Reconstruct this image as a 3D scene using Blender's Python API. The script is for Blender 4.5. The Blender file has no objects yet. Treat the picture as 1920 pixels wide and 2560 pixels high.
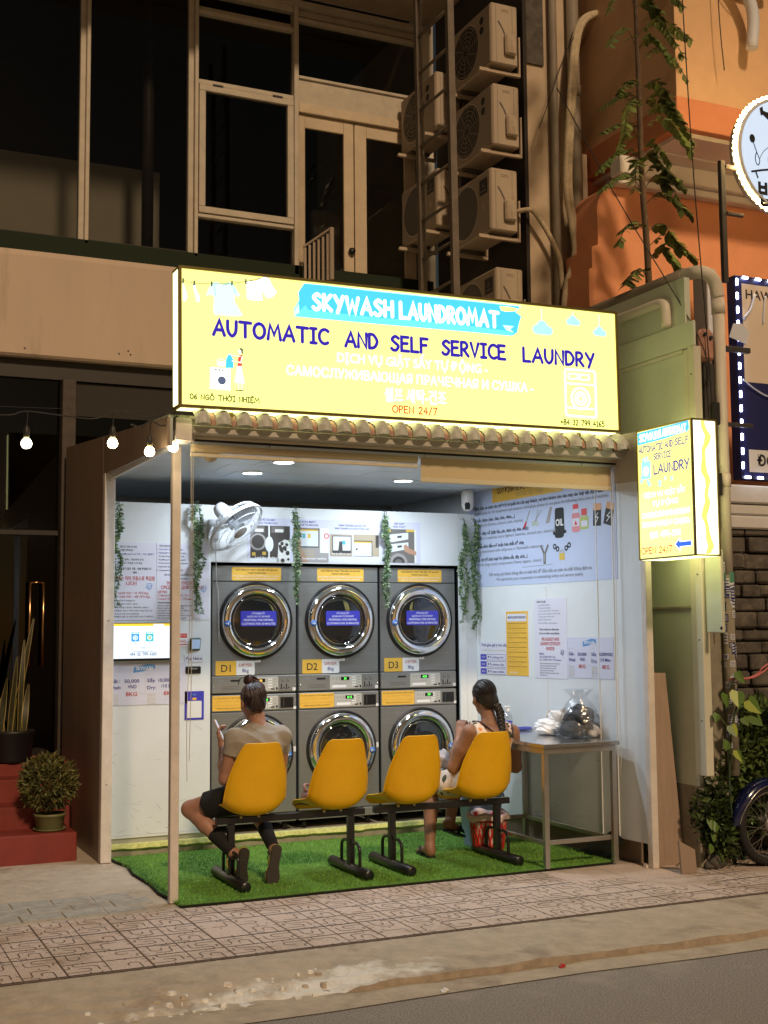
import bpy, bmesh, math, random
import numpy as np
from mathutils import Vector, Matrix
R_ = math.radians
SC = bpy.context.scene
COL = SC.collection

# ------------------------------------------------------------------ camera
cam = bpy.data.objects.new('camera', bpy.data.cameras.new('camera'))
COL.objects.link(cam)
SC.camera = cam
cam.data.sensor_fit = 'VERTICAL'
cam.data.sensor_height = 24.0
cam.data.lens = 3141.2 / 2560 * 24.0
cam.data.clip_start, cam.data.clip_end = 0.05, 500
YAW, PIT, ROL = R_(24.73), R_(5.336), R_(-0.4728)
_f = Vector((math.sin(YAW)*math.cos(PIT), math.cos(YAW)*math.cos(PIT), math.sin(PIT)))
_r = _f.cross(Vector((0, 0, 1))).normalized()
_u = _r.cross(_f)
_R = _r*math.cos(ROL) + _u*math.sin(ROL)
_U = -_r*math.sin(ROL) + _u*math.cos(ROL)
cam.matrix_world = Matrix(((_R.x, _U.x, -_f.x, 0), (_R.y, _U.y, -_f.y, 0), (_R.z, _U.z, -_f.z, 1.64), (0, 0, 0, 1)))

# ------------------------------------------------------------------ night sky, street light
w = bpy.data.worlds.new('World')
SC.world = w
w.use_nodes = True
nt = w.node_tree
bg = nt.nodes['Background']
sky = nt.nodes.new('ShaderNodeTexSky')
sky.sky_type = 'NISHITA'
sky.sun_disc = False
SUN_EL, SUN_AZ = R_(34), R_(193)
sky.sun_elevation = R_(14.0)
sky.sun_rotation = SUN_AZ
wm_ = nt.nodes.new('ShaderNodeMix'); wm_.data_type = 'RGBA'; wm_.blend_type = 'MULTIPLY'
wm_.inputs[0].default_value = 1.0
wm_.inputs[7].default_value = (1.0, 0.80, 0.60, 1)
nt.links.new(sky.outputs[0], wm_.inputs[6])
nt.links.new(wm_.outputs[2], bg.inputs[0])
bg.inputs[1].default_value = 0.011
sun = bpy.data.objects.new('sun', bpy.data.lights.new('sun', 'SUN'))
COL.objects.link(sun)
sun.data.energy = 2.0
sun.data.angle = R_(5.0)
sun.data.color = (1.0, 0.72, 0.45)
_d = Vector((0.03, 1.0, -0.78)).normalized()
sun.rotation_euler = _d.to_track_quat('-Z', 'Y').to_euler()
SC.view_settings.view_transform = 'Standard'
SC.view_settings.look = 'None'
SC.view_settings.exposure = 0.0
SC.view_settings.gamma = 1.0
SC.cycles.max_bounces = 8
SC.cycles.transparent_max_bounces = 16
SC.cycles.sample_clamp_indirect = 6.0
SC.cycles.use_denoising = True

# ------------------------------------------------------------------ materials
MATS = {}
def _nodes(name):
    m = bpy.data.materials.new(name); m.use_nodes = True
    n = m.node_tree.nodes; l = m.node_tree.links
    return m, n, l, n['Principled BSDF']

def M(name, rgb, rough=0.5, metal=0.0, var=0.0, scale=6.0, bump=0.0, bscale=60.0, spec=0.5, dirt=None, coat=0.0, detail=6.0, stretch=None, alpha=None):
    m, n, l, p = _nodes(name)
    p.inputs['Base Color'].default_value = (*rgb, 1)
    p.inputs['Roughness'].default_value = rough
    p.inputs['Metallic'].default_value = metal
    p.inputs['Specular IOR Level'].default_value = spec
    p.inputs['Coat Weight'].default_value = coat
    tc = n.new('ShaderNodeTexCoord')
    src = tc.outputs['Object']
    if stretch:
        mp = n.new('ShaderNodeMapping'); mp.inputs['Scale'].default_value = stretch
        l.new(src, mp.inputs['Vector']); src = mp.outputs[0]
    last = None
    if var or dirt:
        no = n.new('ShaderNodeTexNoise'); no.inputs['Scale'].default_value = scale; no.inputs['Detail'].default_value = detail
        no.inputs['Roughness'].default_value = 0.65
        l.new(src, no.inputs['Vector'])
        cr = n.new('ShaderNodeValToRGB')
        lo = tuple(max(0, c*(1-var)) for c in rgb); hi = tuple(min(1, c*(1+var)) for c in rgb)
        cr.color_ramp.elements[0].position = 0.3; cr.color_ramp.elements[1].position = 0.7
        cr.color_ramp.elements[0].color = (*lo, 1); cr.color_ramp.elements[1].color = (*hi, 1)
        l.new(no.outputs[0], cr.inputs[0]); last = cr.outputs[0]
        if dirt:   # (rgb, scale, threshold)
            n2 = n.new('ShaderNodeTexNoise'); n2.inputs['Scale'].default_value = dirt[1]; n2.inputs['Detail'].default_value = 9
            n2.inputs['Roughness'].default_value = 0.7
            l.new(src, n2.inputs['Vector'])
            c2 = n.new('ShaderNodeValToRGB')
            c2.color_ramp.elements[0].position = dirt[2]; c2.color_ramp.elements[1].position = min(1, dirt[2]+0.15)
            l.new(n2.outputs[0], c2.inputs[0])
            mx = n.new('ShaderNodeMix'); mx.data_type = 'RGBA'
            l.new(c2.outputs[0], mx.inputs[0]); l.new(last, mx.inputs[6]); mx.inputs[7].default_value = (*dirt[0], 1)
            last = mx.outputs[2]
        l.new(last, p.inputs['Base Color'])
    if bump:
        nb = n.new('ShaderNodeTexNoise'); nb.inputs['Scale'].default_value = bscale; nb.inputs['Detail'].default_value = 8
        l.new(src, nb.inputs['Vector'])
        b = n.new('ShaderNodeBump'); b.inputs['Strength'].default_value = bump; b.inputs['Distance'].default_value = 0.01
        l.new(nb.outputs[0], b.inputs['Height']); l.new(b.outputs[0], p.inputs['Normal'])
    if alpha is not None:
        p.inputs['Alpha'].default_value = alpha
    MATS[name] = m
    return m

def EM(name, rgb, strength):
    m, n, l, p = _nodes(name)
    p.inputs['Base Color'].default_value = (*[min(1, c*0.8) for c in rgb], 1)
    p.inputs['Roughness'].default_value = 0.35
    p.inputs['Emission Color'].default_value = (*rgb, 1)
    p.inputs['Emission Strength'].default_value = strength
    MATS[name] = m
    return m

def GLASS(name, tint, refl, rough=0.02):
    m, n, l, p = _nodes(name)
    t = n.new('ShaderNodeBsdfTransparent'); t.inputs[0].default_value = (*tint, 1)
    g = n.new('ShaderNodeBsdfGlossy'); g.inputs['Roughness'].default_value = rough
    fr = n.new('ShaderNodeFresnel'); fr.inputs[0].default_value = 1.5
    ma = n.new('ShaderNodeMath'); ma.operation = 'MULTIPLY_ADD'; ma.inputs[1].default_value = 1.0; ma.inputs[2].default_value = refl
    l.new(fr.outputs[0], ma.inputs[0])
    mx = n.new('ShaderNodeMixShader')
    l.new(ma.outputs[0], mx.inputs[0]); l.new(t.outputs[0], mx.inputs[1]); l.new(g.outputs[0], mx.inputs[2])
    l.new(mx.outputs[0], n['Material Output'].inputs[0])
    MATS[name] = m
    return m

# ------------------------------------------------------------------ object helpers
ROOTLOC = {}
def wloc(o):
    v = Vector((0, 0, 0))
    while o is not None:
        v += Vector(o.location); o = o.parent
    return v

def tag(o, label=None, cat=None, group=None, kind=None):
    if label: o['label'] = label
    if cat: o['category'] = cat
    if group: o['group'] = group
    if kind: o['kind'] = kind
    return o

def thing(name, label, cat, loc=(0, 0, 0), group=None):
    o = bpy.data.objects.new(name, None)
    o.empty_display_size = 0.1
    COL.objects.link(o); o.location = loc
    return tag(o, label, cat, group)

def copy_tree(o, parent=None):
    c = o.copy(); COL.objects.link(c)
    if parent is not None: c.parent = parent
    for ch in list(o.children): copy_tree(ch, c)
    return c

class Fr:
    """a flat local frame: origin, right, up; normal = right x up"""
    def __init__(s, o, u, v):
        s.o = Vector(o); s.u = Vector(u).normalized(); s.v = Vector(v).normalized(); s.n = s.u.cross(s.v)
    def P(s, a, b, h=0.0):
        return s.o + s.u*a + s.v*b + s.n*h

TEXT_CACHE = {}
def text_geo(t, bold=0.0):
    k = (t, bold)
    if k in TEXT_CACHE: return TEXT_CACHE[k]
    cu = bpy.data.curves.new('t', 'FONT'); cu.body = t; cu.size = 1.0; cu.fill_mode = 'FRONT'; cu.resolution_u = 3
    cu.offset = bold
    ob = bpy.data.objects.new('t', cu); COL.objects.link(ob)
    dg = bpy.context.evaluated_depsgraph_get(); dg.update()
    me = ob.evaluated_get(dg).to_mesh()
    vs = [tuple(v.co) for v in me.vertices]; fs = [tuple(p.vertices) for p in me.polygons]
    ob.evaluated_get(dg).to_mesh_clear()
    bpy.data.objects.remove(ob); bpy.data.curves.remove(cu)
    xs = [v[0] for v in vs] or [0]; ys = [v[1] for v in vs] or [0]
    TEXT_CACHE[k] = (vs, fs, min(xs), max(xs), min(ys), max(ys))
    return TEXT_CACHE[k]

class MB:
    def __init__(s): s.v = []; s.f = []; s.m = []; s.s = []
    def add(s, vs, fs, mat, sm=False):
        b = len(s.v); s.v.extend([tuple(v) for v in vs])
        for f in fs:
            s.f.append(tuple(i+b for i in f)); s.m.append(mat); s.s.append(sm)
        return s
    def box(s, x0, x1, y0, y1, z0, z1, mat, bev=0.0):
        return s.fbox(Fr((0, 0, 0), (1, 0, 0), (0, 1, 0)), x0, x1, y0, y1, z0, z1, mat, bev)
    def fbox(s, F, x0, x1, y0, y1, z0, z1, mat, bev=0.0):
        c = [(x0, x1), (y0, y1), (z0, z1)]
        if bev <= 0:
            vs = [F.P(c[0][i], c[1][j], c[2][k]) for k in (0, 1) for j in (0, 1) for i in (0, 1)]
            return s.add(vs, [(0, 2, 3, 1), (4, 5, 7, 6), (0, 1, 5, 4), (2, 6, 7, 3), (0, 4, 6, 2), (1, 3, 7, 5)], mat)
        bev = min(bev, *(abs(a[1]-a[0])*0.49 for a in c))
        vs = []; idx = {}
        for k in (0, 1):
            for j in (0, 1):
                for i in (0, 1):
                    for ax in range(3):
                        p = [c[0][i], c[1][j], c[2][k]]; b3 = (i, j, k)
                        for a in range(3):
                            if a != ax: p[a] += bev if b3[a] == 0 else -bev
                        idx[(i, j, k, ax)] = len(vs); vs.append(F.P(*p))
        fs = []
        for ax in range(3):
            a, b = [(1, 2), (2, 0), (0, 1)][ax]
            for sd in (0, 1):
                q = []
                for (p, r) in ((0, 0), (1, 0), (1, 1), (0, 1)):
                    t = [0, 0, 0]; t[ax] = sd; t[a] = p; t[b] = r; q.append(idx[(*t, ax)])
                fs.append(tuple(q) if sd else tuple(q[::-1]))
        for ax in range(3):
            a, b = [(1, 2), (2, 0), (0, 1)][ax]
            for p in (0, 1):
                for r in (0, 1):
                    t0 = [0, 0, 0]; t0[a] = p; t0[b] = r; t1 = list(t0); t1[ax] = 1
                    q = (idx[(*t0, a)], idx[(*t1, a)], idx[(*t1, b)], idx[(*t0, b)])
                    fs.append(q if (p ^ r) else q[::-1])
        for k in (0, 1):
            for j in (0, 1):
                for i in (0, 1):
                    q = (idx[(i, j, k, 0)], idx[(i, j, k, 1)], idx[(i, j, k, 2)])
                    fs.append(q if (i ^ j ^ k) else q[::-1])
        return s.add(vs, fs, mat)
    def tube(s, pts, r, mat, n=8, closed=False, caps=True, flat=None):
        P = [Vector(p) for p in pts]; N = len(P)
        rs = list(r) if isinstance(r, (list, tuple)) else [r]*N
        up = None; vs = []
        for i in range(N):
            if closed: t = (P[(i+1) % N]-P[i-1])
            else: t = P[min(i+1, N-1)]-P[max(i-1, 0)]
            t = t.normalized() if t.length > 1e-9 else Vector((0, 0, 1))
            if up is None:
                up = Vector((0, 0, 1)) if abs(t.z) < 0.9 else Vector((1, 0, 0))
            up = (up - t*up.dot(t)); up = up.normalized() if up.length > 1e-6 else t.orthogonal().normalized()
            sd = t.cross(up)
            for k in range(n):
                a = 2*math.pi*(k+0.5)/n
                vs.append(P[i] + (sd*math.cos(a) + up*math.sin(a))*rs[i])
        fs = []
        for i in range(N if closed else N-1):
            j = (i+1) % N
            for k in range(n):
                k2 = (k+1) % n
                fs.append((i*n+k, i*n+k2, j*n+k2, j*n+k))
        s.add(vs, fs, mat, n > 4)
        if caps and not closed:
            b = len(s.v)-len(vs)
            for f in (tuple(range(n))[::-1], tuple((N-1)*n+k for k in range(n))):
                s.f.append(tuple(i+b for i in f)); s.m.append(mat); s.s.append(False)
        return s
    def cyl(s, a, b, r, mat, n=16, r2=None):
        return s.tube([a, b], [r, r if r2 is None else r2], mat, n)
    def lathe(s, prof, c, ax, mat, n=32, sm=True, arc=None):
        ax = Vector(ax).normalized(); u = ax.orthogonal().normalized(); v = ax.cross(u); c = Vector(c)
        vs = []
        for (r, h) in prof:
            for k in range(n):
                a = 2*math.pi*k/n
                vs.append(c + ax*h + (u*math.cos(a)+v*math.sin(a))*r)
        fs = []
        for i in range(len(prof)-1):
            for k in range(n):
                k2 = (k+1) % n
                fs.append((i*n+k, i*n+k2, (i+1)*n+k2, (i+1)*n+k))
        return s.add(vs, fs, mat, sm)
    def poly(s, pts, mat):
        return s.add(pts, [tuple(range(len(pts)))], mat)
    def prism(s, F, pts, h0, h1, mat):
        n = len(pts)
        ar = sum(pts[i][0]*pts[(i+1) % n][1]-pts[(i+1) % n][0]*pts[i][1] for i in range(n))
        if ar < 0: pts = pts[::-1]
        vs = [F.P(a, b, h0) for a, b in pts] + [F.P(a, b, h1) for a, b in pts]
        fs = [tuple(range(n))[::-1], tuple(range(n, 2*n))] + [(i, (i+1) % n, n+(i+1) % n, n+i) for i in range(n)]
        return s.add(vs, fs, mat)
    # flat printed shapes on a frame, h above the surface
    def rect(s, F, a0, a1, b0, b1, h, mat):
        return s.add([F.P(a0, b0, h), F.P(a1, b0, h), F.P(a1, b1, h), F.P(a0, b1, h)], [(0, 1, 2, 3)], mat)
    def rrect(s, F, a0, a1, b0, b1, h, mat, r=0.01, n=4):
        pts = []
        for cx, cy, st in ((a1-r, b1-r, 0), (a0+r, b1-r, 1), (a0+r, b0+r, 2), (a1-r, b0+r, 3)):
            for k in range(n+1):
                t = math.pi/2*(st+k/n); pts.append(F.P(cx+r*math.cos(t), cy+r*math.sin(t), h))
        return s.poly(pts, mat)
    def shape(s, F, pts, h, mat):
        n = len(pts)
        ar = sum(pts[i][0]*pts[(i+1) % n][1]-pts[(i+1) % n][0]*pts[i][1] for i in range(n))
        return s.poly([F.P(a, b, h) for a, b in (pts if ar > 0 else pts[::-1])], mat)
    def disc(s, F, a, b, r, h, mat, n=24, ry=None):
        return s.poly([F.P(a+r*math.cos(2*math.pi*k/n), b+(ry or r)*math.sin(2*math.pi*k/n), h) for k in range(n)], mat)
    def ring(s, F, a, b, r0, r1, h, mat, n=28):
        vs = [F.P(a+r*math.cos(2*math.pi*k/n), b+r*math.sin(2*math.pi*k/n), h) for r in (r0, r1) for k in range(n)]
        return s.add(vs, [(k, n+k, n+(k+1) % n, (k+1) % n) for k in range(n)], mat)
    def line(s, F, pts, wd, h, mat, closed=False, caps=True):
        """a pen stroke with round ends, every piece a hair above the last so no two lie in one plane"""
        pts = [Vector((p[0], p[1])) for p in pts]
        N = len(pts); seq = range(N if closed else N-1)
        vl = []; vr = []
        for i in range(N):
            a = pts[i-1] if (i > 0 or closed) else pts[i]
            b = pts[(i+1) % N] if (i < N-1 or closed) else pts[i]
            d1 = (pts[i]-a); d2 = (b-pts[i])
            d1 = d1.normalized() if d1.length > 1e-9 else d2.normalized()
            d2 = d2.normalized() if d2.length > 1e-9 else d1
            t = (d1+d2); t = t.normalized() if t.length > 1e-6 else d1
            nn = Vector((-t.y, t.x)); k = max(0.5, nn.dot(Vector((-d1.y, d1.x))))
            vl.append(pts[i]+nn*(wd/2/k)); vr.append(pts[i]-nn*(wd/2/k))
        vs = [F.P(p.x, p.y, h) for p in vl]+[F.P(p.x, p.y, h) for p in vr]
        s.add(vs, [(N+i, N+(i+1) % N, (i+1) % N, i) for i in seq], mat)
        if caps and not closed:
            for e, o in ((0, 1), (N-1, N-2)):
                d = (pts[e]-pts[o]); a0 = math.atan2(d.y, d.x)
                s.poly([F.P(pts[e].x+wd/2*math.cos(a0-math.pi/2+math.pi*k/6), pts[e].y+wd/2*math.sin(a0-math.pi/2+math.pi*k/6), h) for k in range(7)], mat)
        return s
    def text(s, F, t, a, b, size, h, mat, align='l', width=None, bold=0.0, shear=0.0):
        """size = cap height scale; (a,b) = baseline start; width squeezes the line to that length"""
        vs, fs, x0, x1, y0, y1 = text_geo(t, bold)
        k = size/0.73
        kx = k if width is None else width/max(1e-6, (x1-x0))
        W = (x1-x0)*kx
        o = a if align == 'l' else (a-W/2 if align == 'c' else a-W)
        return s.add([F.P(o+(v[0]-x0)*kx+shear*v[1]*k, b+v[1]*k, h) for v in vs], fs, mat)
    def build(s, name, par=None, label=None, origin=None, cat=None, group=None, kind=None, bev=None, autosmooth=True):
        me = bpy.data.meshes.new(name)
        V = np.array(s.v, dtype=float).reshape(-1, 3)
        if par is not None: o = wloc(par); loc = (0, 0, 0)
        else:
            if origin is None:
                lo = V.min(0); hi = V.max(0); origin = ((lo[0]+hi[0])/2, (lo[1]+hi[1])/2, lo[2])
            o = Vector(origin); loc = origin
        V = V-np.array(o)
        me.from_pydata(V.tolist(), [], s.f)
        names = []
        for m in s.m:
            if m not in names: names.append(m)
        for m in names: me.materials.append(MATS[m])
        ix = {m: i for i, m in enumerate(names)}
        me.polygons.foreach_set('material_index', [ix[m] for m in s.m])
        me.polygons.foreach_set('use_smooth', s.s)
        me.update()
        ob = bpy.data.objects.new(name, me); COL.objects.link(ob)
        ob.location = loc
        if par is not None: ob.parent = par
        return tag(ob, label, cat, group, kind)

XY = Fr((0, 0, 0), (1, 0, 0), (0, 1, 0))
def arc(cx, cy, r, a0, a1, n=10, ry=None):
    return [(cx+r*math.cos(R_(a0+(a1-a0)*k/n)), cy+(ry or r)*math.sin(R_(a0+(a1-a0)*k/n))) for k in range(n+1)]
def smooth(pts, n=5):
    """Catmull-Rom through the points"""
    P = [Vector(p) for p in pts]; out = []
    for i in range(len(P)-1):
        a = P[max(i-1, 0)]; b = P[i]; c = P[i+1]; d = P[min(i+2, len(P)-1)]
        for k in range(n):
            t = k/n
            out.append(0.5*((2*b)+(c-a)*t+(2*a-5*b+4*c-d)*t*t+(3*b-a-3*c+d)*t**3))
    out.append(P[-1])
    return out
# ------------------------------------------------------------------ a round marker-pen alphabet, drawn as strokes
def _S(*p): return ('s', p)
def _L(*p): return ('l', p)
def _el(cx, cy, rx, ry, a0=90, a1=450): return ('l', [(cx+rx*math.cos(R_(a0+(a1-a0)*k/16)), cy+ry*math.sin(R_(a0+(a1-a0)*k/16))) for k in range(17)])
_hat = _L((.2, 1.14), (.36, 1.3), (.52, 1.14))
GL = {
 'A': (.78, _L((0, 0), (.42, 1), (.78, 0)), _L((.15, .34), (.66, .34))),
 'U': (.64, _S((0, 1), (.02, .35), (.3, 0), (.58, .3), (.62, 1))),
 'T': (.80, _L((0, 1), (.8, .98)), _L((.4, .98), (.4, 0))),
 'O': (.80, _el(.4, .5, .4, .5)),
 'M': (.94, _L((0, 0), (.16, 1), (.46, .3), (.76, 1), (.94, 0))),
 'I': (.42, _L((0, 1), (.42, 1)), _L((.21, 1), (.21, 0)), _L((0, 0), (.42, 0))),
 'C': (.62, _el(.42, .5, .42, .5, 50, 305)),
 'N': (.64, _L((0, 0), (.02, 1), (.62, 0), (.64, 1))),
 'D': (.64, _L((0, 0), (0, 1)), _S((0, 1), (.36, .94), (.63, .5), (.4, .08), (0, 0))),
 'S': (.56, _S((.55, .88), (.3, 1), (.05, .78), (.25, .56), (.53, .33), (.4, .04), (.15, 0), (0, .12))),
 'E': (.55, _L((.52, 1), (0, 1), (0, 0), (.55, 0)), _L((0, .53), (.45, .55))),
 'L': (.52, _L((0, 1), (0, 0), (.52, 0))),
 'F': (.52, _L((.52, 1), (0, 1), (0, 0)), _L((0, .52), (.42, .54))),
 'R': (.58, _L((0, 0), (0, 1)), _S((0, 1), (.35, .98), (.5, .74), (.3, .5), (0, .45)), _L((.2, .46), (.58, 0))),
 'V': (.64, _L((0, 1), (.32, 0), (.64, 1))),
 'Y': (.66, _L((0, 1), (.34, .48)), _L((.66, 1), (.22, -.08))),
 'W': (.95, _L((0, 1), (.22, 0), (.47, .72), (.72, 0), (.95, 1))),
 'P': (.52, _L((0, 0), (0, 1)), _S((0, 1), (.4, .97), (.5, .72), (.3, .48), (0, .44))),
 'G': (.68, _S((.6, .84), (.36, 1), (.06, .68), (.1, .2), (.4, 0), (.62, .16), (.64, .42)), _L((.36, .42), (.68, .42))),
 'H': (.62, _L((0, 0), (0, 1)), _L((.62, 0), (.62, 1)), _L((0, .5), (.62, .52))),
 'K': (.58, _L((0, 0), (0, 1)), _L((.54, 1), (.02, .46), (.58, 0))),
 'B': (.56, _L((0, 0), (0, 1)), _S((0, 1), (.4, .95), (.42, .65), (0, .53)), _S((0, .53), (.5, .42), (.5, .1), (0, 0))),
 '0': (.60, _el(.3, .5, .3, .5)), '1': (.34, _L((0, .78), (.2, 1), (.2, 0)), _L((.02, 0), (.38, 0))),
 '2': (.54, _S((0, .8), (.25, 1), (.5, .78), (.3, .4), (0, 0)), _L((0, 0), (.54, 0))),
 '3': (.50, _S((.02, .9), (.28, 1), (.46, .78), (.2, .54)), _S((.2, .54), (.5, .34), (.3, 0), (0, .08))),
 '4': (.58, _L((.4, 0), (.4, 1), (0, .34), (.58, .34))), '5': (.52, _L((.48, 1), (.06, 1), (.04, .58)), _S((.04, .58), (.36, .62), (.52, .32), (.3, 0), (0, .08))),
 '6': (.52, _S((.42, 1), (.08, .6), (.04, .2), (.28, 0), (.52, .24), (.3, .5), (.05, .3))),
 '7': (.54, _L((0, 1), (.54, 1), (.2, 0))),
 '8': (.54, _el(.27, .75, .21, .25), _el(.27, .25, .27, .25)), '9': (.52, _el(.25, .7, .23, .3), _S((.48, .72), (.44, .3), (.2, 0))),
 '+': (.5, _L((0, .45), (.5, .45)), _L((.25, .2), (.25, .7))), '/': (.42, _L((0, -.1), (.42, 1.05))), '-': (.34, _L((0, .45), (.34, .45))),
 ' ': (.36,), ':': (.1, _L((.05, .1), (.05, .14)), _L((.05, .6), (.05, .64))),
 'Ô': (.80, _el(.4, .45, .4, .45), _L((.2, 1.08), (.4, 1.3), (.6, 1.08))),
 'Ờ': (.88, _el(.4, .45, .4, .45), _S((.66, .8), (.86, .9), (.86, 1.08)), _L((.24, 1.3), (.46, 1.08))),
 'Ệ': (.55, _L((.52, .95), (0, .95), (0, 0), (.55, 0)), _L((0, .5), (.45, .52)), _hat, _L((.27, -.22), (.28, -.2))),
}
def pen(mb, F, t, a, b, size, h, mat, width=None, wd=0.14, gap=0.2, align='l', dz=0.00012):
    """write t with pen strokes; size = cap height, wd = pen width in cap heights"""
    tot = sum(GL[c][0] for c in t)+gap*(len(t)-1)
    k = size if width is None else width/tot
    x = a if align == 'l' else (a-tot*k/2 if align == 'c' else a-tot*k)
    q = 0
    for c in t:
        for kind, p in GL[c][1:]:
            p = smooth([Vector((u, v)) for u, v in p], 5) if kind == 's' else p
            pts = [(x+q_[0]*k, b+q_[1]*size) for q_ in p]
            mb.line(F, pts, wd*size, h+dz*(q % 4), mat); q += 1
        x += (GL[c][0]+gap)*k
    return mb

# ------------------------------------------------------------------ colours of the place
M('tile_pink', (.58, .465, .40), .75, var=.2, scale=60, bump=.35, bscale=110, dirt=((.36, .27, .20), 1.7, .52))
M('groove', (.085, .058, .045), .9)
M('concrete', (.45, .38, .30), .85, var=.16, scale=9, bump=.5, bscale=35, dirt=((.27, .21, .155), 2.2, .55))
M('concrete_rim', (.34, .275, .21), .9, var=.25, scale=14, bump=.7, bscale=30)
M('chalky', (.80, .79, .77), .8, var=.15, scale=30, bump=.8, bscale=25, dirt=((.45, .37, .29), 9, .53))
M('old_paver', (.36, .34, .30), .85, var=.22, scale=16, bump=.4, bscale=60, dirt=((.25, .20, .155), 3.0, .55))
M('asphalt', (.32, .295, .28), .85, var=.7, scale=120, bump=1.0, bscale=160, dirt=((.42, .375, .335), 1.8, .55))
M('carpet_base', (.10, .22, .03), .95, var=.3, scale=25)
M('grass_a', (.20, .46, .06), .8); M('grass_b', (.30, .58, .11), .8); M('grass_c', (.11, .30, .035), .8)
M('carpet_hem', (.008, .012, .006), .9)
M('wall_white', (.73, .775, .82), .42, var=.035, scale=3, dirt=((.62, .65, .67), 1.7, .60))
M('wall_grey', (.40, .42, .42), .55, var=.04, scale=3)
M('ceiling_panel', (.58, .66, .73), .32, var=.03, scale=2)
M('seam_dark', (.02, .02, .02), .8)
M('brown_panel', (.27, .20, .145), .5, var=.12, scale=4, stretch=(1, 1, .25))
M('post_white', (.66, .60, .55), .5, var=.10, scale=12)
M('trim_white', (.74, .75, .75), .4)
M('tile_clay', (.52, .52, .47), .45, var=.2, scale=30, dirt=((.34, .22, .16), 9, .64))
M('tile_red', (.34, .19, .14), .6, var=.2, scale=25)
M('header_grey', (.48, .44, .38), .5, var=.08, scale=5)
M('blind_tan', (.58, .47, .29), .7, var=.06, scale=30, stretch=(1, 1, 8))
M('blind_bar', (.62, .56, .42), .45)
M('cord', (.55, .52, .46), .7)
M('plinth', (.36, .34, .28), .8, var=.2, scale=12)
M('skirt_grey', (.42, .43, .41), .6)
M('yellow_edge', (.62, .62, .22), .7, var=.3, scale=30)
M('black_gap', (.006, .006, .007), .6)
M('sign_frame', (.22, .17, .05), .35, metal=.6)
EM('sign_yellow', (1.0, .955, .27), 1.3)
EM('sign_side', (1.0, .97, .42), 2.8)
EM('sign_blue', (.055, .50, 1.0), 1.2); EM('sign_cyan', (.12, .80, 1.0), 1.2); EM('sign_pale', (.50, .97, 1.0), 1.3)
EM('sign_white', (1, 1, .93), 1.7); EM('sign_cloud', (.33, .84, .95), 1.2)
EM('sign_navy', (.035, .02, .62), .55); EM('sign_ink', (.03, .09, .015), .5); EM('sign_red', (.55, .05, .03), .8)
EM('sign_line', (.10, .16, .10), .6); EM('sign_royal', (.012, .13, .80), .9); EM('sign_skin', (1, .9, .75), 1.2); EM('sign_scarlet', (.9, .07, .06), .9); EM('sign_drum', (.09, .13, .25), .8)
EM('strip_white', (1, .98, .80), 2.2); EM('strip_lime', (.86, .83, .17), 1.15)
EM('lamp_disc', (.93, .97, 1.0), 14.0)
M('lamp_rim', (.8, .8, .8), .4)
EM('bulb_glow', (1.0, .78, .45), 26.0); EM('bulb_glow_cool', (1.0, .90, .66), 20.0)
M('socket', (.02, .018, .016), .5); M('wire', (.012, .011, .011), .6); M('bulb_neck', (.55, .52, .25), .5)
M('steel_dark', (.25, .255, .255), .42, metal=.5, var=.09, scale=3, stretch=(1, 1, 30))
M('steel_panel', (.29, .295, .29), .40, metal=.5, var=.05, scale=3, stretch=(1, 1, 30))
M('chrome', (.86, .86, .88), .055, metal=1.0)
M('gasket', (.012, .012, .014), .4)
M('door_glass', (.010, .011, .012), .03, spec=.9, coat=.6)
M('drum_metal', (.07, .07, .075), .35, metal=.6)
M('panel_silver', (.58, .58, .55), .4, metal=.3)
M('slot_black', (.008, .008, .009), .35)
EM('display_green', (.12, 1.0, .10), 2.2); M('display_black', (.012, .016, .012), .25)
EM('display_amber', (1.0, .55, .08), 2.0)
M('label_amber', (.80, .48, .07), .45, var=.04, scale=20); M('label_white', (.78, .80, .83), .45); M('label_blue', (.055, .055, .50), .35)
M('ink', (.015, .015, .03), .6); M('ink_blue', (.03, .04, .26), .6); M('ink_red', (.50, .05, .05), .6); M('ink_grey', (.25, .27, .32), .6)
M('ink_white', (.85, .86, .90), .5); M('ink_amber', (.55, .36, .10), .6); M('ink_pale', (.62, .60, .48), .6)
M('paper', (.70, .71, .84), .45); M('paper_cool', (.64, .66, .82), .45); M('paper_lilac', (.52, .60, .83), .45)
M('banner_blue', (.12, .32, .68), .5); M('badge_blue', (.05, .17, .55), .4)
M('pic_dark', (.06, .055, .055), .5); M('pic_grey', (.34, .33, .33), .5); M('pic_steel', (.17, .16, .155), .5); M('pic_wood', (.42, .36, .27), .5)
M('pic_skin', (.48, .28, .19), .5); M('pic_screen', (.70, .78, .84), .4); M('pic_white', (.78, .80, .82), .5); M('pic_teal', (.10, .45, .55), .5); M('pic_amber', (.70, .48, .08), .5)
M('pic_blue', (.07, .35, .72), .5); M('pic_pink', (.70, .26, .30), .5); M('pic_lime', (.48, .55, .16), .5)
M('mark_red', (.72, .05, .05), .5); M('mark_copper', (.72, .36, .16), .5)
EM('screen_white', (.80, .90, 1.0), .95); EM('screen_amber', (1.0, .62, .04), .9); EM('screen_blue', (.03, .34, .80), .8); EM('screen_ink', (.02, .05, .18), .5); EM('screen_teal', (.05, .55, .60), .8)
M('tv_black', (.012, .012, .013), .3)
M('reader_case', (.05, .075, .045), .4); EM('reader_screen', (.24, .33, .50), .7)
M('fan_white', (.50, .52, .55), .35); M('fan_blade', (.33, .37, .43), .25); M('fan_hub', (.32, .30, .29), .4)
M('cam_white', (.75, .75, .76), .35)
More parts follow.
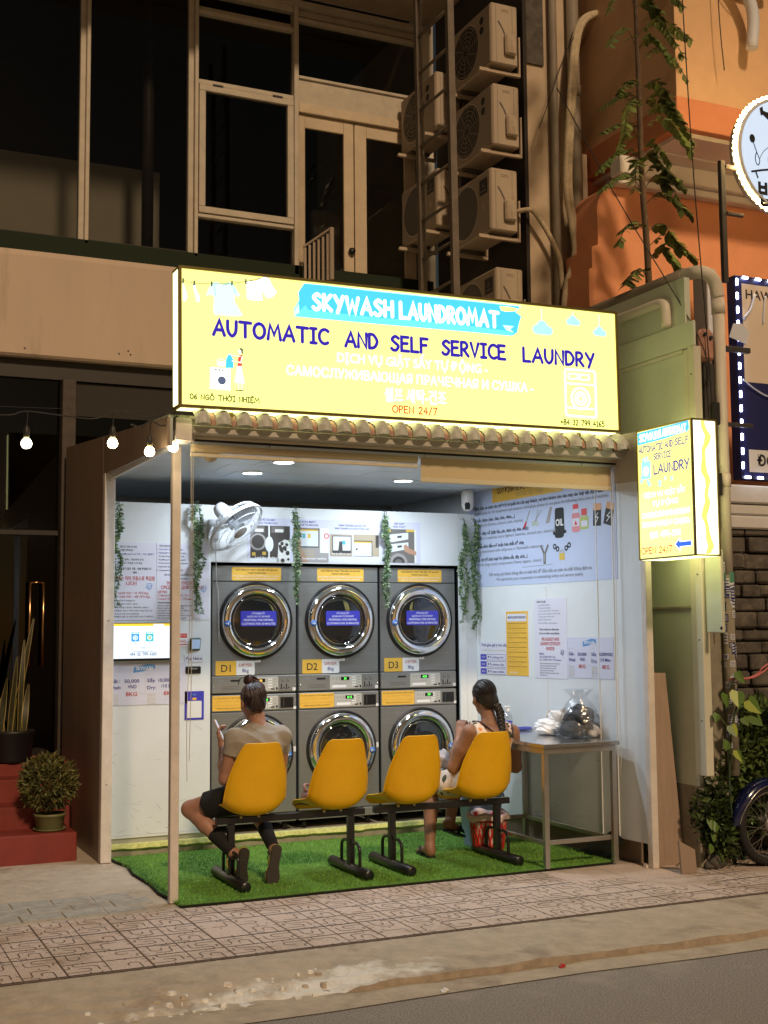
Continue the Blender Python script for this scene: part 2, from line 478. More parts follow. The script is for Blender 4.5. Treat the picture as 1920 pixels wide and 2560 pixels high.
M('leaf_garland_a', (.17, .27, .13), .6); M('leaf_garland_b', (.34, .44, .26), .6); M('leaf_garland_c', (.07, .13, .06), .6); M('vine_stem', (.03, .06, .025), .7)
M('seat_yellow', (.84, .465, .006), .42, var=.05, scale=7, spec=.4, bump=.05, bscale=180)
M('bench_black', (.012, .012, .013), .32, var=.2, scale=20, spec=.6)
M('bolt_brass', (.70, .55, .25), .35, metal=.6)
M('skin_a', (.36, .185, .125), .55, var=.14, scale=26, bump=.12, bscale=240); M('skin_b', (.28, .135, .08), .55, var=.16, scale=24, bump=.12, bscale=240)
M('hair_a', (.018, .009, .009), .42, var=.5, scale=50, stretch=(6, 6, 1)); M('hair_b', (.014, .011, .010), .45, var=.4, scale=50, stretch=(6, 6, 1))
M('hair_red', (.045, .012, .012), .42, var=.4, scale=50)
M('tee', (.30, .265, .225), .9, var=.10, scale=14, bump=.6, bscale=16)
M('shorts_black', (.008, .008, .010), .8, bump=.3, bscale=20); M('sock_black', (.008, .008, .009), .9)
M('sole_dark', (.045, .038, .032), .8, bump=.4, bscale=120); M('shoe_dark', (.03, .028, .027), .7); M('shoe_edge', (.45, .30, .05), .7)
M('sandal_navy', (.015, .02, .04), .6); M('flipflop_black', (.01, .01, .01), .7)
M('strap_brown', (.045, .018, .014), .7)
M('lips', (.30, .09, .08), .5); M('eye_white', (.7, .7, .68), .3); M('iris', (.012, .008, .006), .3)
M('phone_case', (.55, .42, .34), .4); EM('phone_screen', (.6, .7, .9), .5)
M('bag_brown', (.20, .075, .035), .5, var=.2, scale=12, bump=.3, bscale=30); M('bag_print', (.28, .14, .12), .6, var=.5, scale=30)
M('bundle_grey', (.36, .34, .38), .7, var=.5, scale=22)
M('steel_table', (.50, .48, .45), .32, metal=.85, var=.1, scale=6); M('steel_top', (.50, .50, .50), .18, metal=.9, var=.06, scale=5)
M('bag_white', (.82, .82, .84), .5); M('laundry_dark', (.075, .08, .095), .8, var=.3, scale=9, bump=.6, bscale=12); M('laundry_pale', (.62, .56, .52), .8)
M('basket_red', (.72, .035, .03), .4); M('liner', (.78, .60, .55), .5, var=.1, scale=20)
M('bin_blue', (.42, .52, 1.0), .5, var=.06, scale=4)
M('bottle_blue', (.05, .05, .42), .2); M('cloth_blue', (.04, .06, .36), .6)
M('red_paint', (.20, .027, .018), .6, var=.15, scale=6, dirt=((.12, .025, .018), 4, .6)); M('red_carpet', (.10, .012, .010), .9)
M('terracotta_green', (.15, .15, .06), .55, var=.15, scale=9); M('soil', (.03, .022, .016), .95)
M('bush_a', (.10, .095, .022), .6); M('bush_b', (.15, .14, .035), .6); M('bush_c', (.055, .055, .016), .6)
M('snake_leaf', (.04, .04, .018), .5, var=.4, scale=25); M('snake_edge', (.34, .26, .08), .5); M('pot_black', (.01, .01, .011), .5)
M('fascia_cream', (.54, .42, .32), .75, var=.06, scale=2.5, bump=.2, bscale=50, dirt=((.42, .32, .235), 2.2, .56), stretch=(1.2, 1.2, .22))
M('frame_cream', (.50, .435, .345), .6, var=.12, scale=8, dirt=((.38, .28, .19), 3, .60)); M('frame_dark', (.028, .024, .02), .5); M('door_cream', (.58, .46, .32), .6, var=.10, scale=6, dirt=((.46, .27, .12), 2.0, .60))
M('soffit_board', (.30, .235, .17), .75, var=.12, scale=5)
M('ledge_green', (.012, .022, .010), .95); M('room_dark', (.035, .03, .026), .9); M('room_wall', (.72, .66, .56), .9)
M('knob_black', (.01, .01, .01), .4); M('rail_cream', (.42, .33, .25), .6); M('column_brown', (.055, .04, .03), .6, var=.3, scale=14)
M('brass', (.55, .33, .16), .25, metal=1.0)
GLASS('pane_dark', (.68, .68, .66), .0); GLASS('pane_door', (.10, .10, .10), .02)
M('ladder_steel', (.15, .115, .085), .6, var=.2, scale=10)
M('ac_case', (.44, .35, .26), .55, var=.05, scale=6, dirt=((.26, .18, .115), 4, .55), stretch=(1, 1, .4)); M('ac_front', (.33, .26, .19), .6); M('ac_black', (.02, .02, .022), .6); M('ac_dark', (.10, .085, .07), .6); M('bracket', (.46, .36, .26), .6)
M('pier_tan', (.52, .40, .28), .8, var=.08, scale=4); M('pipe_grey', (.25, .205, .155), .6, var=.08, scale=8); M('lagging', (.52, .42, .28), .8, var=.18, scale=25, bump=.6, bscale=60)
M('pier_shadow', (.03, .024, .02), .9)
M('orange_wall', (.82, .34, .17), .75, var=.05, scale=5, bump=.15, bscale=70); M('orange_band', (.66, .25, .115), .75, var=.05, scale=5)
M('ochre_wall', (.70, .43, .235), .8, var=.05, scale=5, bump=.35, bscale=70); M('soffit_white', (.80, .74, .68), .7)
M('sheet_green', (.56, .60, .49), .45, var=.06, scale=3, dirt=((.38, .43, .32), 2.0, .62)); M('sheet_edge', (.60, .58, .46), .5, var=.05, scale=6)
M('stone_wall', (.085, .072, .058), .85, var=.45, scale=9, bump=1.0, bscale=22, dirt=((.17, .145, .115), 5, .54)); M('render_white', (.60, .58, .56), .7, var=.06, scale=6)
M('old_render', (.26, .23, .17), .9, var=.25, scale=7, bump=.4, bscale=30); M('duct_white', (.62, .56, .47), .5, var=.1, scale=5)
M('board_navy', (.012, .014, .09), .5); M('board_cream', (.68, .56, .44), .5); M('board_white', (.70, .70, .72), .5)
EM('led_white', (.72, .80, 1.0), 16.0); EM('led_warm', (1.0, .66, .26), 95.0); EM('round_face', (.56, .71, .93), .80); M('mark_black', (.012, .012, .012), .6)
M('bracket_dark', (.05, .042, .038), .5, var=.3, scale=20); M('tape_white', (.62, .64, .72), .6)
M('clay_pink', (.42, .22, .16), .7, var=.2, scale=20)
M('ply', (.33, .235, .175), .75, var=.16, scale=5, stretch=(12, 12, 1)); M('slab_brown', (.30, .215, .16), .7, var=.08, scale=6)
M('sticker_white', (.62, .63, .66), .5); M('sticker_navy', (.03, .04, .16), .5); M('sticker_green', (.10, .30, .20), .5)
M('ribbon_pink', (.58, .16, .16), .6)
M('bark', (.085, .055, .035), .9, var=.3, scale=30)
M('tree_leaf_a', (.11, .16, .04), .5); M('tree_leaf_b', (.15, .20, .05), .5); M('tree_leaf_c', (.045, .065, .018), .5)
M('ivy_a', (.075, .115, .028), .45); M('ivy_b', (.13, .18, .045), .45); M('ivy_c', (.035, .055, .015), .45); M('pothos_lime', (.30, .36, .05), .4); M('pothos_green', (.09, .16, .03), .4)
M('tyre', (.014, .013, .013), .8, bump=.3, bscale=80); M('rim_steel', (.55, .54, .52), .25, metal=.95); M('hub_steel', (.32, .31, .30), .45, metal=.8); M('moto_blue', (.006, .010, .055), .2, coat=.6); M('moto_black', (.012, .012, .012), .4)
M('litter_red', (.5, .03, .03), .6)
def GRP_plastic():
    m, n, l, p = _nodes('clear_plastic')
    t = n.new('ShaderNodeBsdfTransparent'); t.inputs[0].default_value = (.93, .94, .95, 1)
    g = n.new('ShaderNodeBsdfGlossy'); g.inputs['Roughness'].default_value = .12
    no = n.new('ShaderNodeTexNoise'); no.inputs['Scale'].default_value = 14
    tc = n.new('ShaderNodeTexCoord'); l.new(tc.outputs['Object'], no.inputs['Vector'])
    b = n.new('ShaderNodeBump'); b.inputs['Strength'].default_value = 1.0; b.inputs['Distance'].default_value = .03
    l.new(no.outputs[0], b.inputs['Height']); l.new(b.outputs[0], g.inputs['Normal'])
    mx = n.new('ShaderNodeMixShader'); mx.inputs[0].default_value = .16
    l.new(t.outputs[0], mx.inputs[1]); l.new(g.outputs[0], mx.inputs[2]); l.new(mx.outputs[0], n['Material Output'].inputs[0])
    MATS['clear_plastic'] = m
GRP_plastic()
def GRP_apron():
    m = M('apron_mix', (.45, .38, .30), .85, var=.16, scale=9, bump=.6, bscale=35, dirt=((.27, .21, .155), 2.2, .55))
    n, l = m.node_tree.nodes, m.node_tree.links; p = n['Principled BSDF']; tc = [q for q in n if q.type == 'TEX_COORD'][0]
    old = p.inputs['Base Color'].links[0].from_socket
    def math_(op, a, b, c=None):
        q = n.new('ShaderNodeMath'); q.operation = op
        for i, x in enumerate((a, b, c)):
            if x is None: continue
            if isinstance(x, (int, float)): q.inputs[i].default_value = x
            else: l.new(x, q.inputs[i])
        return q.outputs[0]
    sp = n.new('ShaderNodeSeparateXYZ'); l.new(tc.outputs['Object'], sp.inputs[0])
    cx = math_('MULTIPLY_ADD', sp.outputs[1], 1.6, 2.10-5.68*1.6)
    ex = math_('DIVIDE', math_('SUBTRACT', sp.outputs[0], cx), .62); ey = math_('DIVIDE', math_('SUBTRACT', sp.outputs[1], 5.69), .20)
    r2_ = math_('ADD', math_('MULTIPLY', ex, ex), math_('MULTIPLY', ey, ey))
    a_ = n.new('ShaderNodeTexNoise'); a_.inputs['Scale'].default_value = 5; a_.inputs['Detail'].default_value = 12; a_.inputs['Roughness'].default_value = .72; l.new(tc.outputs['Object'], a_.inputs['Vector'])
    v = math_('SUBTRACT', math_('MULTIPLY', a_.outputs[0], 3.4), math_('MULTIPLY', r2_, .55))
    mr = n.new('ShaderNodeMapRange'); mr.inputs[1].default_value = .95; mr.inputs[2].default_value = 1.6; mr.inputs[3].default_value = 0; mr.inputs[4].default_value = .92; l.new(v, mr.inputs[0])
    mx = n.new('ShaderNodeMix'); mx.data_type = 'RGBA'; l.new(mr.outputs[0], mx.inputs[0]); l.new(old, mx.inputs[6]); mx.inputs[7].default_value = (.80, .79, .77, 1)
    l.new(mx.outputs[2], p.inputs['Base Color'])
GRP_apron()
def GRP_floral():
    m, n, l, p = _nodes('floral')
    tc = n.new('ShaderNodeTexCoord')
    base = (.74, .58, .46, 1); last = None
    for sc, th, colr in ((18, .20, (.06, .07, .035, 1)), (15, .11, (.72, .25, .06, 1)), (17, .10, (.12, .045, .02, 1))):
        mp = n.new('ShaderNodeMapping'); mp.inputs['Location'].default_value = (sc, sc*.37, sc*.7); mp.inputs['Scale'].default_value = (1, 1, .75)
        l.new(tc.outputs['Object'], mp.inputs[0])
        nz = n.new('ShaderNodeTexNoise'); nz.inputs['Scale'].default_value = 30
        l.new(tc.outputs['Object'], nz.inputs['Vector'])
        mv = n.new('ShaderNodeMix'); mv.data_type = 'VECTOR'; mv.inputs[0].default_value = .035
        l.new(mp.outputs[0], mv.inputs[4]); l.new(nz.outputs['Color'], mv.inputs[5])
        v = n.new('ShaderNodeTexVoronoi'); v.inputs['Scale'].default_value = sc
        l.new(mv.outputs[1], v.inputs['Vector'])
        lt = n.new('ShaderNodeMath'); lt.operation = 'LESS_THAN'; lt.inputs[1].default_value = th*1.9
        l.new(v.outputs['Distance'], lt.inputs[0])
        mx = n.new('ShaderNodeMix'); mx.data_type = 'RGBA'
        l.new(lt.outputs[0], mx.inputs[0])
        if last is None: mx.inputs[6].default_value = base
        else: l.new(last, mx.inputs[6])
        mx.inputs[7].default_value = colr; last = mx.outputs[2]
    l.new(last, p.inputs['Base Color']); p.inputs['Roughness'].default_value = .8
    MATS['floral'] = m
GRP_floral()
rnd = random.Random(7)
# ================================================================== ground
mb = MB()
mb.rect(XY, -70, 70, -70, 5.46, -.070, 'asphalt'); mb.rect(XY, -70, -9, 5.46, 70, -.070, 'asphalt')
mb.build('road', origin=(0, 0, -.070), label='worn grey asphalt road in front of the pavement', kind='structure')
mb = MB()
mb.box(-9, 40, 7.46, 30, -.2, -.004, 'concrete'); mb.box(-9, 40, 6.24, 7.46, -.2, -.006, 'groove')
# rows of moulded tiles, each with its maze of grooves
MAZE = [[(0, .24), (.5, .24), (.58, .32), (.58, .44), (.5, .52), (.3, .52)], [(.24, 1), (.24, .8), (.32, .74), (.7, .74), (.78, .66), (.78, .3)], [(1, .5), (.9, .5)], [(.5, 0), (.5, .1)], [(.78, .12), (.78, 0)], [(.0, .62), (.12, .62), (.12, .82)]]
TX, TY = 1.203, 6.26
for i in range(-24, 40):
    for j in range(3):
        x0 = TX+.4205*i; y0 = TY+.398*j
        if x0 > 8: continue
        z = rnd.uniform(-.0012, .0006)
        mb.box(x0+.004, x0+.4165, y0+.004, y0+.394, -.05, z, 'tile_pink', .003)
        if x0 > 4.3 and j > 0 and rnd.random() < .75: continue
        k = rnd.choice((0, 1, 2, 3)) if rnd.random() < .35 else (i+j) % 2*2
        for sub in range(4):
            su, sv = (sub % 2)*.5, (sub//2)*.5; k2 = (0, 1, 3, 2)[sub] if rnd.random() < .85 else rnd.randint(0, 3)
            for ln in MAZE:
                if rnd.random() < .10: continue
                pts = []
                for u, v in ln:
                    for _ in range(k2): u, v = 1-v, u
                    pts.append((x0+.004+(su+u*.5)*.4125, y0+.004+(sv+v*.5)*.39))
                mb.line(XY, pts, .0055, z+.0012, 'groove', caps=False)
        mb.line(XY, [(x0+.21, y0+.006), (x0+.21, y0+.39)], .005, z+.0014, 'groove', caps=False)
        if rnd.random() < .8: mb.line(XY, [(x0+.006, y0+.199), (x0+.415, y0+.199)], .008, z+.0017, 'groove', caps=False)
        mb.line(XY, [(x0, y0+.0), (x0+.42, y0+.0)], .008, .0012, 'groove', caps=False)
# old grey pavers to the left of the mat
for j in range(3):
    for i in range(9):
        x0 = -.05+i*.245+(j % 2)*.08; y0 = 7.50+j*.19
        if x0 > 1.86: continue
        z = rnd.uniform(0, .005)
        mb.box(x0+.005, x0+.24, y0+.005, y0+.185, -.04, z, 'old_paver', .004)
mb.build('pavement', origin=(0, 0, 0), label='pink maze-patterned pavement tiles with worn concrete and grey pavers', kind='structure')
# concrete apron running down to a broken kerb lip
mb = MB()
nx, ny = 420, 30
xs = [-9+49*i/nx if False else (-3+11*i/nx) for i in range(nx+1)]
def lip(x): return 5.63-.02*max(0, min(1, (x-3.2)/1.5)) + .010*math.sin(x*5.3)+.006*math.sin(x*17.1)
V = []; F_ = []
for i, x in enumerate(xs):
    for j in range(ny+1):
        t = j/ny; y = 6.243+(lip(x)-6.243)*t
        edge = max(0, min(1, (x-2.35)/.25))          # on the left the lip has crumbled into a ramp
        zz = -.006-.026*t*edge + (1-edge)*(-.067*t**1.6) + .006*math.sin(x*9+t*5)*t*math.sin(x*3.1) + rnd.uniform(-.002, .002)*(1 if j else 0)
        if edge < .9: zz += .012*math.sin(x*23+y*31)*math.sin(x*13-y*17)*t
        V.append((x, y, zz))
for i in range(nx):
    for j in range(ny):
        F_.append((i*(ny+1)+j, i*(ny+1)+j+1, (i+1)*(ny+1)+j+1, (i+1)*(ny+1)+j))
b0 = len(V)
for i, x in enumerate(xs):
    V.append((x, lip(x)-.012+rnd.uniform(-.008, .008), -.10))
mb.add(V[:b0], F_, 'apron_mix', True)
lo = [V[i*(ny+1)+ny] for i in range(nx+1)]
mb.add(lo+V[b0:], [(i, nx+1+i, nx+2+i, i+1) for i in range(nx)], 'concrete_rim', True)
mb.rect(XY, -9, -3, 5.63, 6.243, -.03, 'concrete'); mb.rect(XY, 8, 40, 5.63, 6.243, -.03, 'concrete')
# gutter strip between the lip and the asphalt
xs2 = [-9+i*.35 for i in range(140)]
mb.add([(x, 5.78, -.066) for x in xs2]+[(x, 5.42-.02*max(0, min(1, (x-2)/2))+.02*math.sin(x*2.3)+rnd.uniform(-.012, .012), -.065) for x in xs2], [(i, 140+i, 141+i, i+1) for i in range(139)], 'concrete')
mb.build('apron', origin=(0, 0, 0), label='sandy concrete apron with a crumbled kerb lip', kind='structure')
# pale limewashed rubble patch on the broken lip
mb = MB()
for i in range(60):
    t = rnd.random(); x = 1.25+t*1.3+rnd.gauss(0, .08); y = 5.52+.12*t+.32*rnd.random()
    r = rnd.uniform(.008, .028); n = rnd.randint(5, 8); z0 = -.006-.067*max(0, (6.243-y)/.613)**1.6
    pts = [(r*rnd.uniform(.6, 1.2)*math.cos(2*math.pi*k/n), r*rnd.uniform(.6, 1.1)*math.sin(2*math.pi*k/n)) for k in range(n)]
    hh = r*rnd.uniform(.3, .7)
    mb.add([(x, y, z0+hh)]+[(x+a*.7, y+b*.7, z0+hh*.8) for a, b in pts]+[(x+a*1.1, y+b*1.1, z0-.02) for a, b in pts],
           [(0, 1+k, 1+(k+1) % n) for k in range(n)]+[(1+k, 1+n+k, 1+n+(k+1) % n, 1+(k+1) % n) for k in range(n)], rnd.choice(('chalky', 'chalky', 'concrete')))
mb.build('rubble', label='pale chalky rubble smeared over the broken kerb', kind='stuff')
for x, y, s_, m_, lb, c_ in ((3.53, 5.56, .022, 'litter_red', 'scrap of red litter lying in the gutter', 'litter'), (2.80, 5.44, .025, 'label_white', 'scrap of white paper lying on the asphalt', 'litter')):
    mb = MB(); F = Fr((x, y, -.062), (1, .2, .05), (-.2, 1, .1))
    mb.prism(F, [(-s_, -.008), (-.3*s_, -.014), (s_, -.004), (.7*s_, .010), (-.6*s_, .012)], 0, .006, m_); mb.prism(F, [(-.4*s_, -.006), (.5*s_, -.008), (.1*s_, .012)], .006, .014, m_)
    mb.build('litter', label=lb, cat=c_)

# ================================================================== green turf mat
mb = MB()
edgepts = [(2.09, 7.47), (2.5, 7.452), (3.2, 7.462), (4.0, 7.45), (4.7, 7.458), (5.17, 7.47), (5.24, 7.56), (5.15, 9.26), (2.05, 9.26), (2.06, 9.1), (2.10, 8.9), (2.065, 8.6), (2.085, 8.2), (2.06, 7.9), (2.085, 7.7)]
mb.prism(XY, edgepts, -.003, .012, 'carpet_hem')
mb.prism(XY, [(3.65+(x-3.65)*.994, 8.36+(y-8.36)*.992) for x, y in edgepts], .010, .016, 'carpet_base')
def inside(x, y): return 2.08+.012*math.sin(y*9) < x < 5.21 and 7.468 < y < 9.255
gv = []; gf = []; gm = []
for k in range(42000):
    x = rnd.uniform(2.06, 5.22); y = 7.46+1.8*rnd.random()**1.25
    if not inside(x, y): continue
    h = rnd.uniform(.008, .02); a = rnd.uniform(0, 6.283); wd = rnd.uniform(.0012, .0028); lx = rnd.gauss(0, .006); ly = rnd.gauss(-.003, .006)
    dx, dy = math.cos(a)*wd, math.sin(a)*wd; b = len(gv)
    gv += [(x-dx, y-dy, .014), (x+dx, y+dy, .014), (x+lx, y+ly, .014+h)]; gf.append((b, b+1, b+2)); ww = math.sin(x*3.1+1)+math.sin(y*4.3+x)+math.sin(x*7.3+y*5.1)+.8*math.sin(x*17-y*13); gm.append('grass_c' if ww+rnd.gauss(0, .8) > 1.3 else ('grass_a', 'grass_a', 'grass_b', 'grass_c')[k % 4])
b = len(mb.v); mb.v += gv; mb.f += [tuple(i+b for i in f) for f in gf]; mb.m += gm; mb.s += [False]*len(gf)
# the back right corner curls up the wall
cu = []
for i in range(9):
    t = i/8; y = 7.52+t*.9
    for j in range(5):
        s_ = j/4; hgt = .20*s_**1.5*max(0, 1-abs(t-.12)*2.2) ; cu.append((5.17+.10*s_-.02*t*s_, y-.05*s_*(1-t), .012+hgt))
mb.add(cu, [(i*5+j, i*5+j+1, (i+1)*5+j+1, (i+1)*5+j) for i in range(8) for j in range(4)], 'carpet_hem', True)
mb.build('turf_mat', label='bright green artificial turf mat covering the kiosk floor', cat='mat')

# ================================================================== the open-fronted kiosk
KX0, KX1, KZ = 2.0, 5.33, 2.79
kiosk = thing('laundry_kiosk', 'white walled open-fronted kiosk with a brown side wall and clay tile eave', 'kiosk', (3.6, 8.9, 0))
# left side wall, brown outside, and the fascia that carries on to the front post
mb = MB(); FX = Fr((0, 0, 0), (0, 1, 0), (0, 0, 1))     # plane X=0, normal +X
def side_poly(pts, x0, x1, m_out, m_in, mb):
    mb.prism(Fr((x0, 0, 0), (0, 1, 0), (0, 0, 1)), pts, 0, (x1-x0)*.5, m_out)
    mb.prism(Fr((x0+(x1-x0)*.5, 0, 0), (0, 1, 0), (0, 0, 1)), pts, 0, (x1-x0)*.5, m_in)
side_poly([(9.20, 0), (10.66, -.003), (10.66, 3.19), (9.20, 3.075)], 1.965, 2.0, 'brown_panel', 'wall_white', mb)
mb.build('side_wall', kiosk, label='brown outer wall on the left')
mb = MB()
side_poly([(7.40, 2.76), (9.198, 2.79), (9.198, 3.075), (7.40, 2.935)], 1.966, 2.0, 'brown_panel', 'wall_grey', mb)
mb.box(2.001, 2.03, 7.45, 9.19, 2.752, 2.784, 'trim_white')
mb.build('fascia', kiosk)
mb = MB(); mb.box(1.962, 2.04, 9.12, 9.197, 0, 2.795, 'post_white', .004)
for z in (2.74, 1.72, .55): mb.cyl((2.0, 9.121, z), (2.0, 9.116, z), .006, 'ink_grey', 8)
mb.build('post', kiosk)
mb = MB(); mb.box(2.058, 2.112, 7.606, 7.66, 0, 2.93, 'post_white', .004); mb.build('post', kiosk)
# right side wall (slightly splayed), bottom edge lifted off the ground at the front
RA, RB = Vector((5.33, 7.1, 0)), Vector((5.08, 9.7, 0)); RT = (RB-RA).normalized()
FR_ = Fr((RA.x, RA.y, 0)+RT*0 if False else RA, -RT, (0, 0, 1))       # facing the camera side; u runs to the street
FRIN = Fr(RA, -RT, (0, 0, 1))
mb = MB()
mb.fbox(FRIN, -3.57, -.36, .158, KZ+.03, -.04, 0, 'wall_white'); mb.fbox(FRIN, -.359, -.142, .158, 2.672, -.04, 0, 'wall_white')
for a in (-.44, -.62): mb.fbox(FRIN, a-.004, a+.004, .16, 2.66, 0, .006, 'trim_white')
mb.fbox(FRIN, -2.20, -2.196, .16, 2.6, 0, .003, 'ink_pale'); mb.fbox(FRIN, -1.23, -1.227, .16, 1.96, 0, .002, 'ink_pale')
for k in range(34):
    a, b, ln = -rnd.uniform(.3, 2.1), .17+.9*rnd.random()**2.5, rnd.uniform(.01, .09); an = rnd.gauss(0, .5)
    mb.line(FRIN, [(a, b), (a+ln*.5*math.cos(an), b+ln*.5*math.sin(an)+rnd.uniform(-.004, .004)), (a+ln*math.cos(an), b+ln*math.sin(an))], rnd.uniform(.0012, .003), .0008, 'wall_grey' if k % 3 else 'ink_pale')
mb.build('side_wall', kiosk, label='white inner wall on the right')
mb = MB(); mb.fbox(FRIN, -.40, -.11, 2.674, 3.02, -.05, .006, 'header_grey'); mb.build('fascia', kiosk)
mb = MB(); mb.fbox(FRIN, -.141, -.088, 0, 2.672, -.045, .012, 'post_white', .004); mb.fbox(FRIN, -.17, -.142, 0, .02, 0, .03, 'post_white'); mb.build('post', kiosk)
mb = MB(); mb.fbox(FRIN, -3.5, -.30, 0, .15, -.09, -.06, 'brown_panel'); mb.build('skirting', kiosk)
# back wall, plinth, white surround of the machines
mb = MB(); mb.box(2.0, 5.16, 10.66, 10.70, 0, KZ+.02, 'wall_grey'); mb.build('back_wall', kiosk)
mb = MB()
mb.box(2.03, 5.13, 9.262, 10.655, .0, .098, 'plinth')
n = 60
ev = []
for i in range(n+1):
    x = 2.05+3.05*i/n; d = rnd.uniform(-.006, .006); e = rnd.uniform(-.005, .005)
    ev += [(x, 9.30, .1015), (x, 9.236+d, .1015+e*.3), (x, 9.230+d, .072+e), (x, 9.255, .058+e)]
mb.add(ev, [(i*4+j, i*4+j+1, (i+1)*4+j+1, (i+1)*4+j) for i in range(n) for j in range(3)], 'yellow_edge')
mb.build('plinth', kiosk)
mb = MB()
mb.box(2.041, 2.812, 9.28, 9.30, .16, 2.603, 'wall_white'); mb.box(2.041, 2.812, 9.274, 9.30, .14, .158, 'trim_white'); mb.box(2.041, 2.812, 9.29, 9.31, .10, .139, 'skirt_grey')
mb.box(2.814, 4.957, 9.28, 9.30, 2.172, 2.601, 'wall_white'); mb.box(2.814, 4.957, 9.276, 9.288, 2.164, 2.171, 'trim_white')
mb.box(4.959, 5.118, 9.28, 9.30, .10, 2.599, 'wall_white'); mb.box(5.02, 5.026, 9.276, 9.279, .11, 2.55, 'trim_white')
mb.box(2.78, 5.0, 9.92, 9.95, .1, 2.2, 'black_gap'); mb.box(2.801, 2.812, 9.302, 9.92, .1, 2.17, 'black_gap'); mb.box(4.96, 4.97, 9.302, 9.92, .1, 2.17, 'black_gap'); mb.box(2.813, 4.958, 9.302, 9.92, 2.175, 2.19, 'black_gap')
for k in range(26):
    a, b, ln = rnd.uniform(2.06, 2.78), .17+.8*rnd.random()**2, rnd.uniform(.01, .08); an = rnd.gauss(0, .6)
    mb.line(Fr((0, 9.28, 0), (1, 0, 0), (0, 0, 1)), [(a, b), (a+ln*math.cos(an), b+ln*math.sin(an))], rnd.uniform(.0012, .003), .0008, 'wall_grey')
mb.build('machine_surround', kiosk)
# ceiling of wide panels with thin seams
mb = MB()
mb.box(2.001, 5.34, 7.48, 10.659, KZ+.02, KZ+.035, 'seam_dark')
ys = [7.48, 7.92, 8.28, 8.66, 9.04, 9.42, 9.80, 10.18, 10.655]
for j in range(len(ys)-1):
    off = (0, .55)[j % 2]; xs = [2.003, 2.65+off*.3, 3.75+off, 5.0, 5.34]
    for i in range(len(xs)-1):
        mb.box(xs[i]+.004, xs[i+1]-.004, ys[j]+.004, ys[j+1]-.004, KZ, KZ+.018, 'ceiling_panel')
mb.build('ceiling', kiosk)
mb = MB()
mb.prism(Fr((2.0, 0, 0), (0, 1, 0), (0, 0, 1)), [(7.5, 2.86), (10.70, 2.86), (10.70, 3.15), (7.5, 2.97)], 0, 3.3, 'sheet_green')
mb.build('roof', kiosk)
# header over the opening
mb = MB()
mb.box(2.12, 5.30, 7.365, 7.52, 2.842, 2.89, 'header_grey', .004); mb.box(2.12, 5.30, 7.42, 7.52, 2.891, 2.93, 'header_grey'); mb.box(2.12, 5.30, 7.47, 7.55, 2.822, 2.843, 'blind_bar', .003)
mb.box(2.12, 5.30, 7.475, 7.53, 2.808, 2.820, 'seam_dark'); mb.box(2.02, 2.12, 7.40, 7.56, 2.80, 2.935, 'post_white')
mb.build('header', kiosk)
# rolled clay-tile eave
mb = MB()
prof = [Vector(p) for p in ((7.80, 3.05), (7.62, 3.02), (7.50, 2.998), (7.44, 2.985), (7.40, 2.972), (7.37, 2.955), (7.352, 2.935), (7.345, 2.915), (7.342, 2.893))]
prof = smooth(prof, 4); NP = len(prof)
pit = .1345; NX = 10; x0 = 2.115; NT = 24
for t in range(NT):
    vs = []; dead = rnd.uniform(-.004, .004)
    for i in range(NX+1):
        s_ = i/NX
        for j, p in enumerate(prof):
            tg = (prof[min(j+1, NP-1)]-prof[max(j-1, 0)]).normalized(); nn = Vector((tg.y, -tg.x)) if tg.y*1-0 > 0 else Vector((tg.y, -tg.x))
            nn = Vector((-abs(tg.y), abs(tg.x)))
            a = math.sin(math.pi*min(1, s_/.72))**.7*.042 if s_ < .72 else 0
            a += .0045*(1 if (j*.9+abs(s_-.36)*14) % 3.2 < 1.5 else 0) if (s_ < .66 and 10 < j < 27) else 0
            q = p+nn*a
            vs.append((x0+(t+s_)*pit+dead, q.x-.012*(s_ < .72), q.y))
    for i in range(NX):
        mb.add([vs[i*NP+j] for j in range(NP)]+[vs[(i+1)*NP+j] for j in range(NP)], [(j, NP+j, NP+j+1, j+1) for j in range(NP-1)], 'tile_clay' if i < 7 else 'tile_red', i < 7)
    # the blunt front end of each roll
    fx = x0+t*pit+dead
    mb.box(fx+.004, fx+.088, 7.334, 7.352, 2.888, 2.93, 'tile_clay', .004)
mb.box(2.11, 5.345, 7.40, 7.46, 2.932, 2.95, 'header_grey')
mb.build('roof_tiles', kiosk, label='row of rolled clay tiles under the sign')

# ---- things fixed in the opening
mb = MB(); t = thing('roller_blind', 'tan roller blind rolled right up at the left of the opening', 'blind', (2.93, 7.5, 2.73))
mb.tube([(2.15, 7.51, 2.775), (3.70, 7.51, 2.775)], .030, 'blind_tan', 14); mb.build('roll', t)
mb = MB(); mb.box(2.14, 3.705, 7.495, 7.515, 2.715, 2.738, 'blind_bar', .003); mb.build('bottom_bar', t)
mb = MB()
for dx in (0, .012): mb.tube(smooth([(2.135+dx, 7.47, 2.84), (2.137+dx, 7.47, 2.2), (2.13+dx*1.5, 7.475, 1.5), (2.118+dx*1.8, 7.47, 1.1), (2.122+dx, 7.47, .86 if dx else .74)], 4), .0022, 'cord', 5)
mb.box(2.118, 2.15, 7.44, 7.47, 2.80, 2.88, 'post_white', .006); mb.build('pull_cord', t)
t = thing('roller_blind', 'tan roller blind pulled a little way down on the right', 'blind', (4.51, 7.5, 2.63))
mb = MB(); mb.box(3.732, 5.262, 7.505, 7.509, 2.655, 2.80, 'blind_tan'); mb.build('fabric', t); mb = MB()
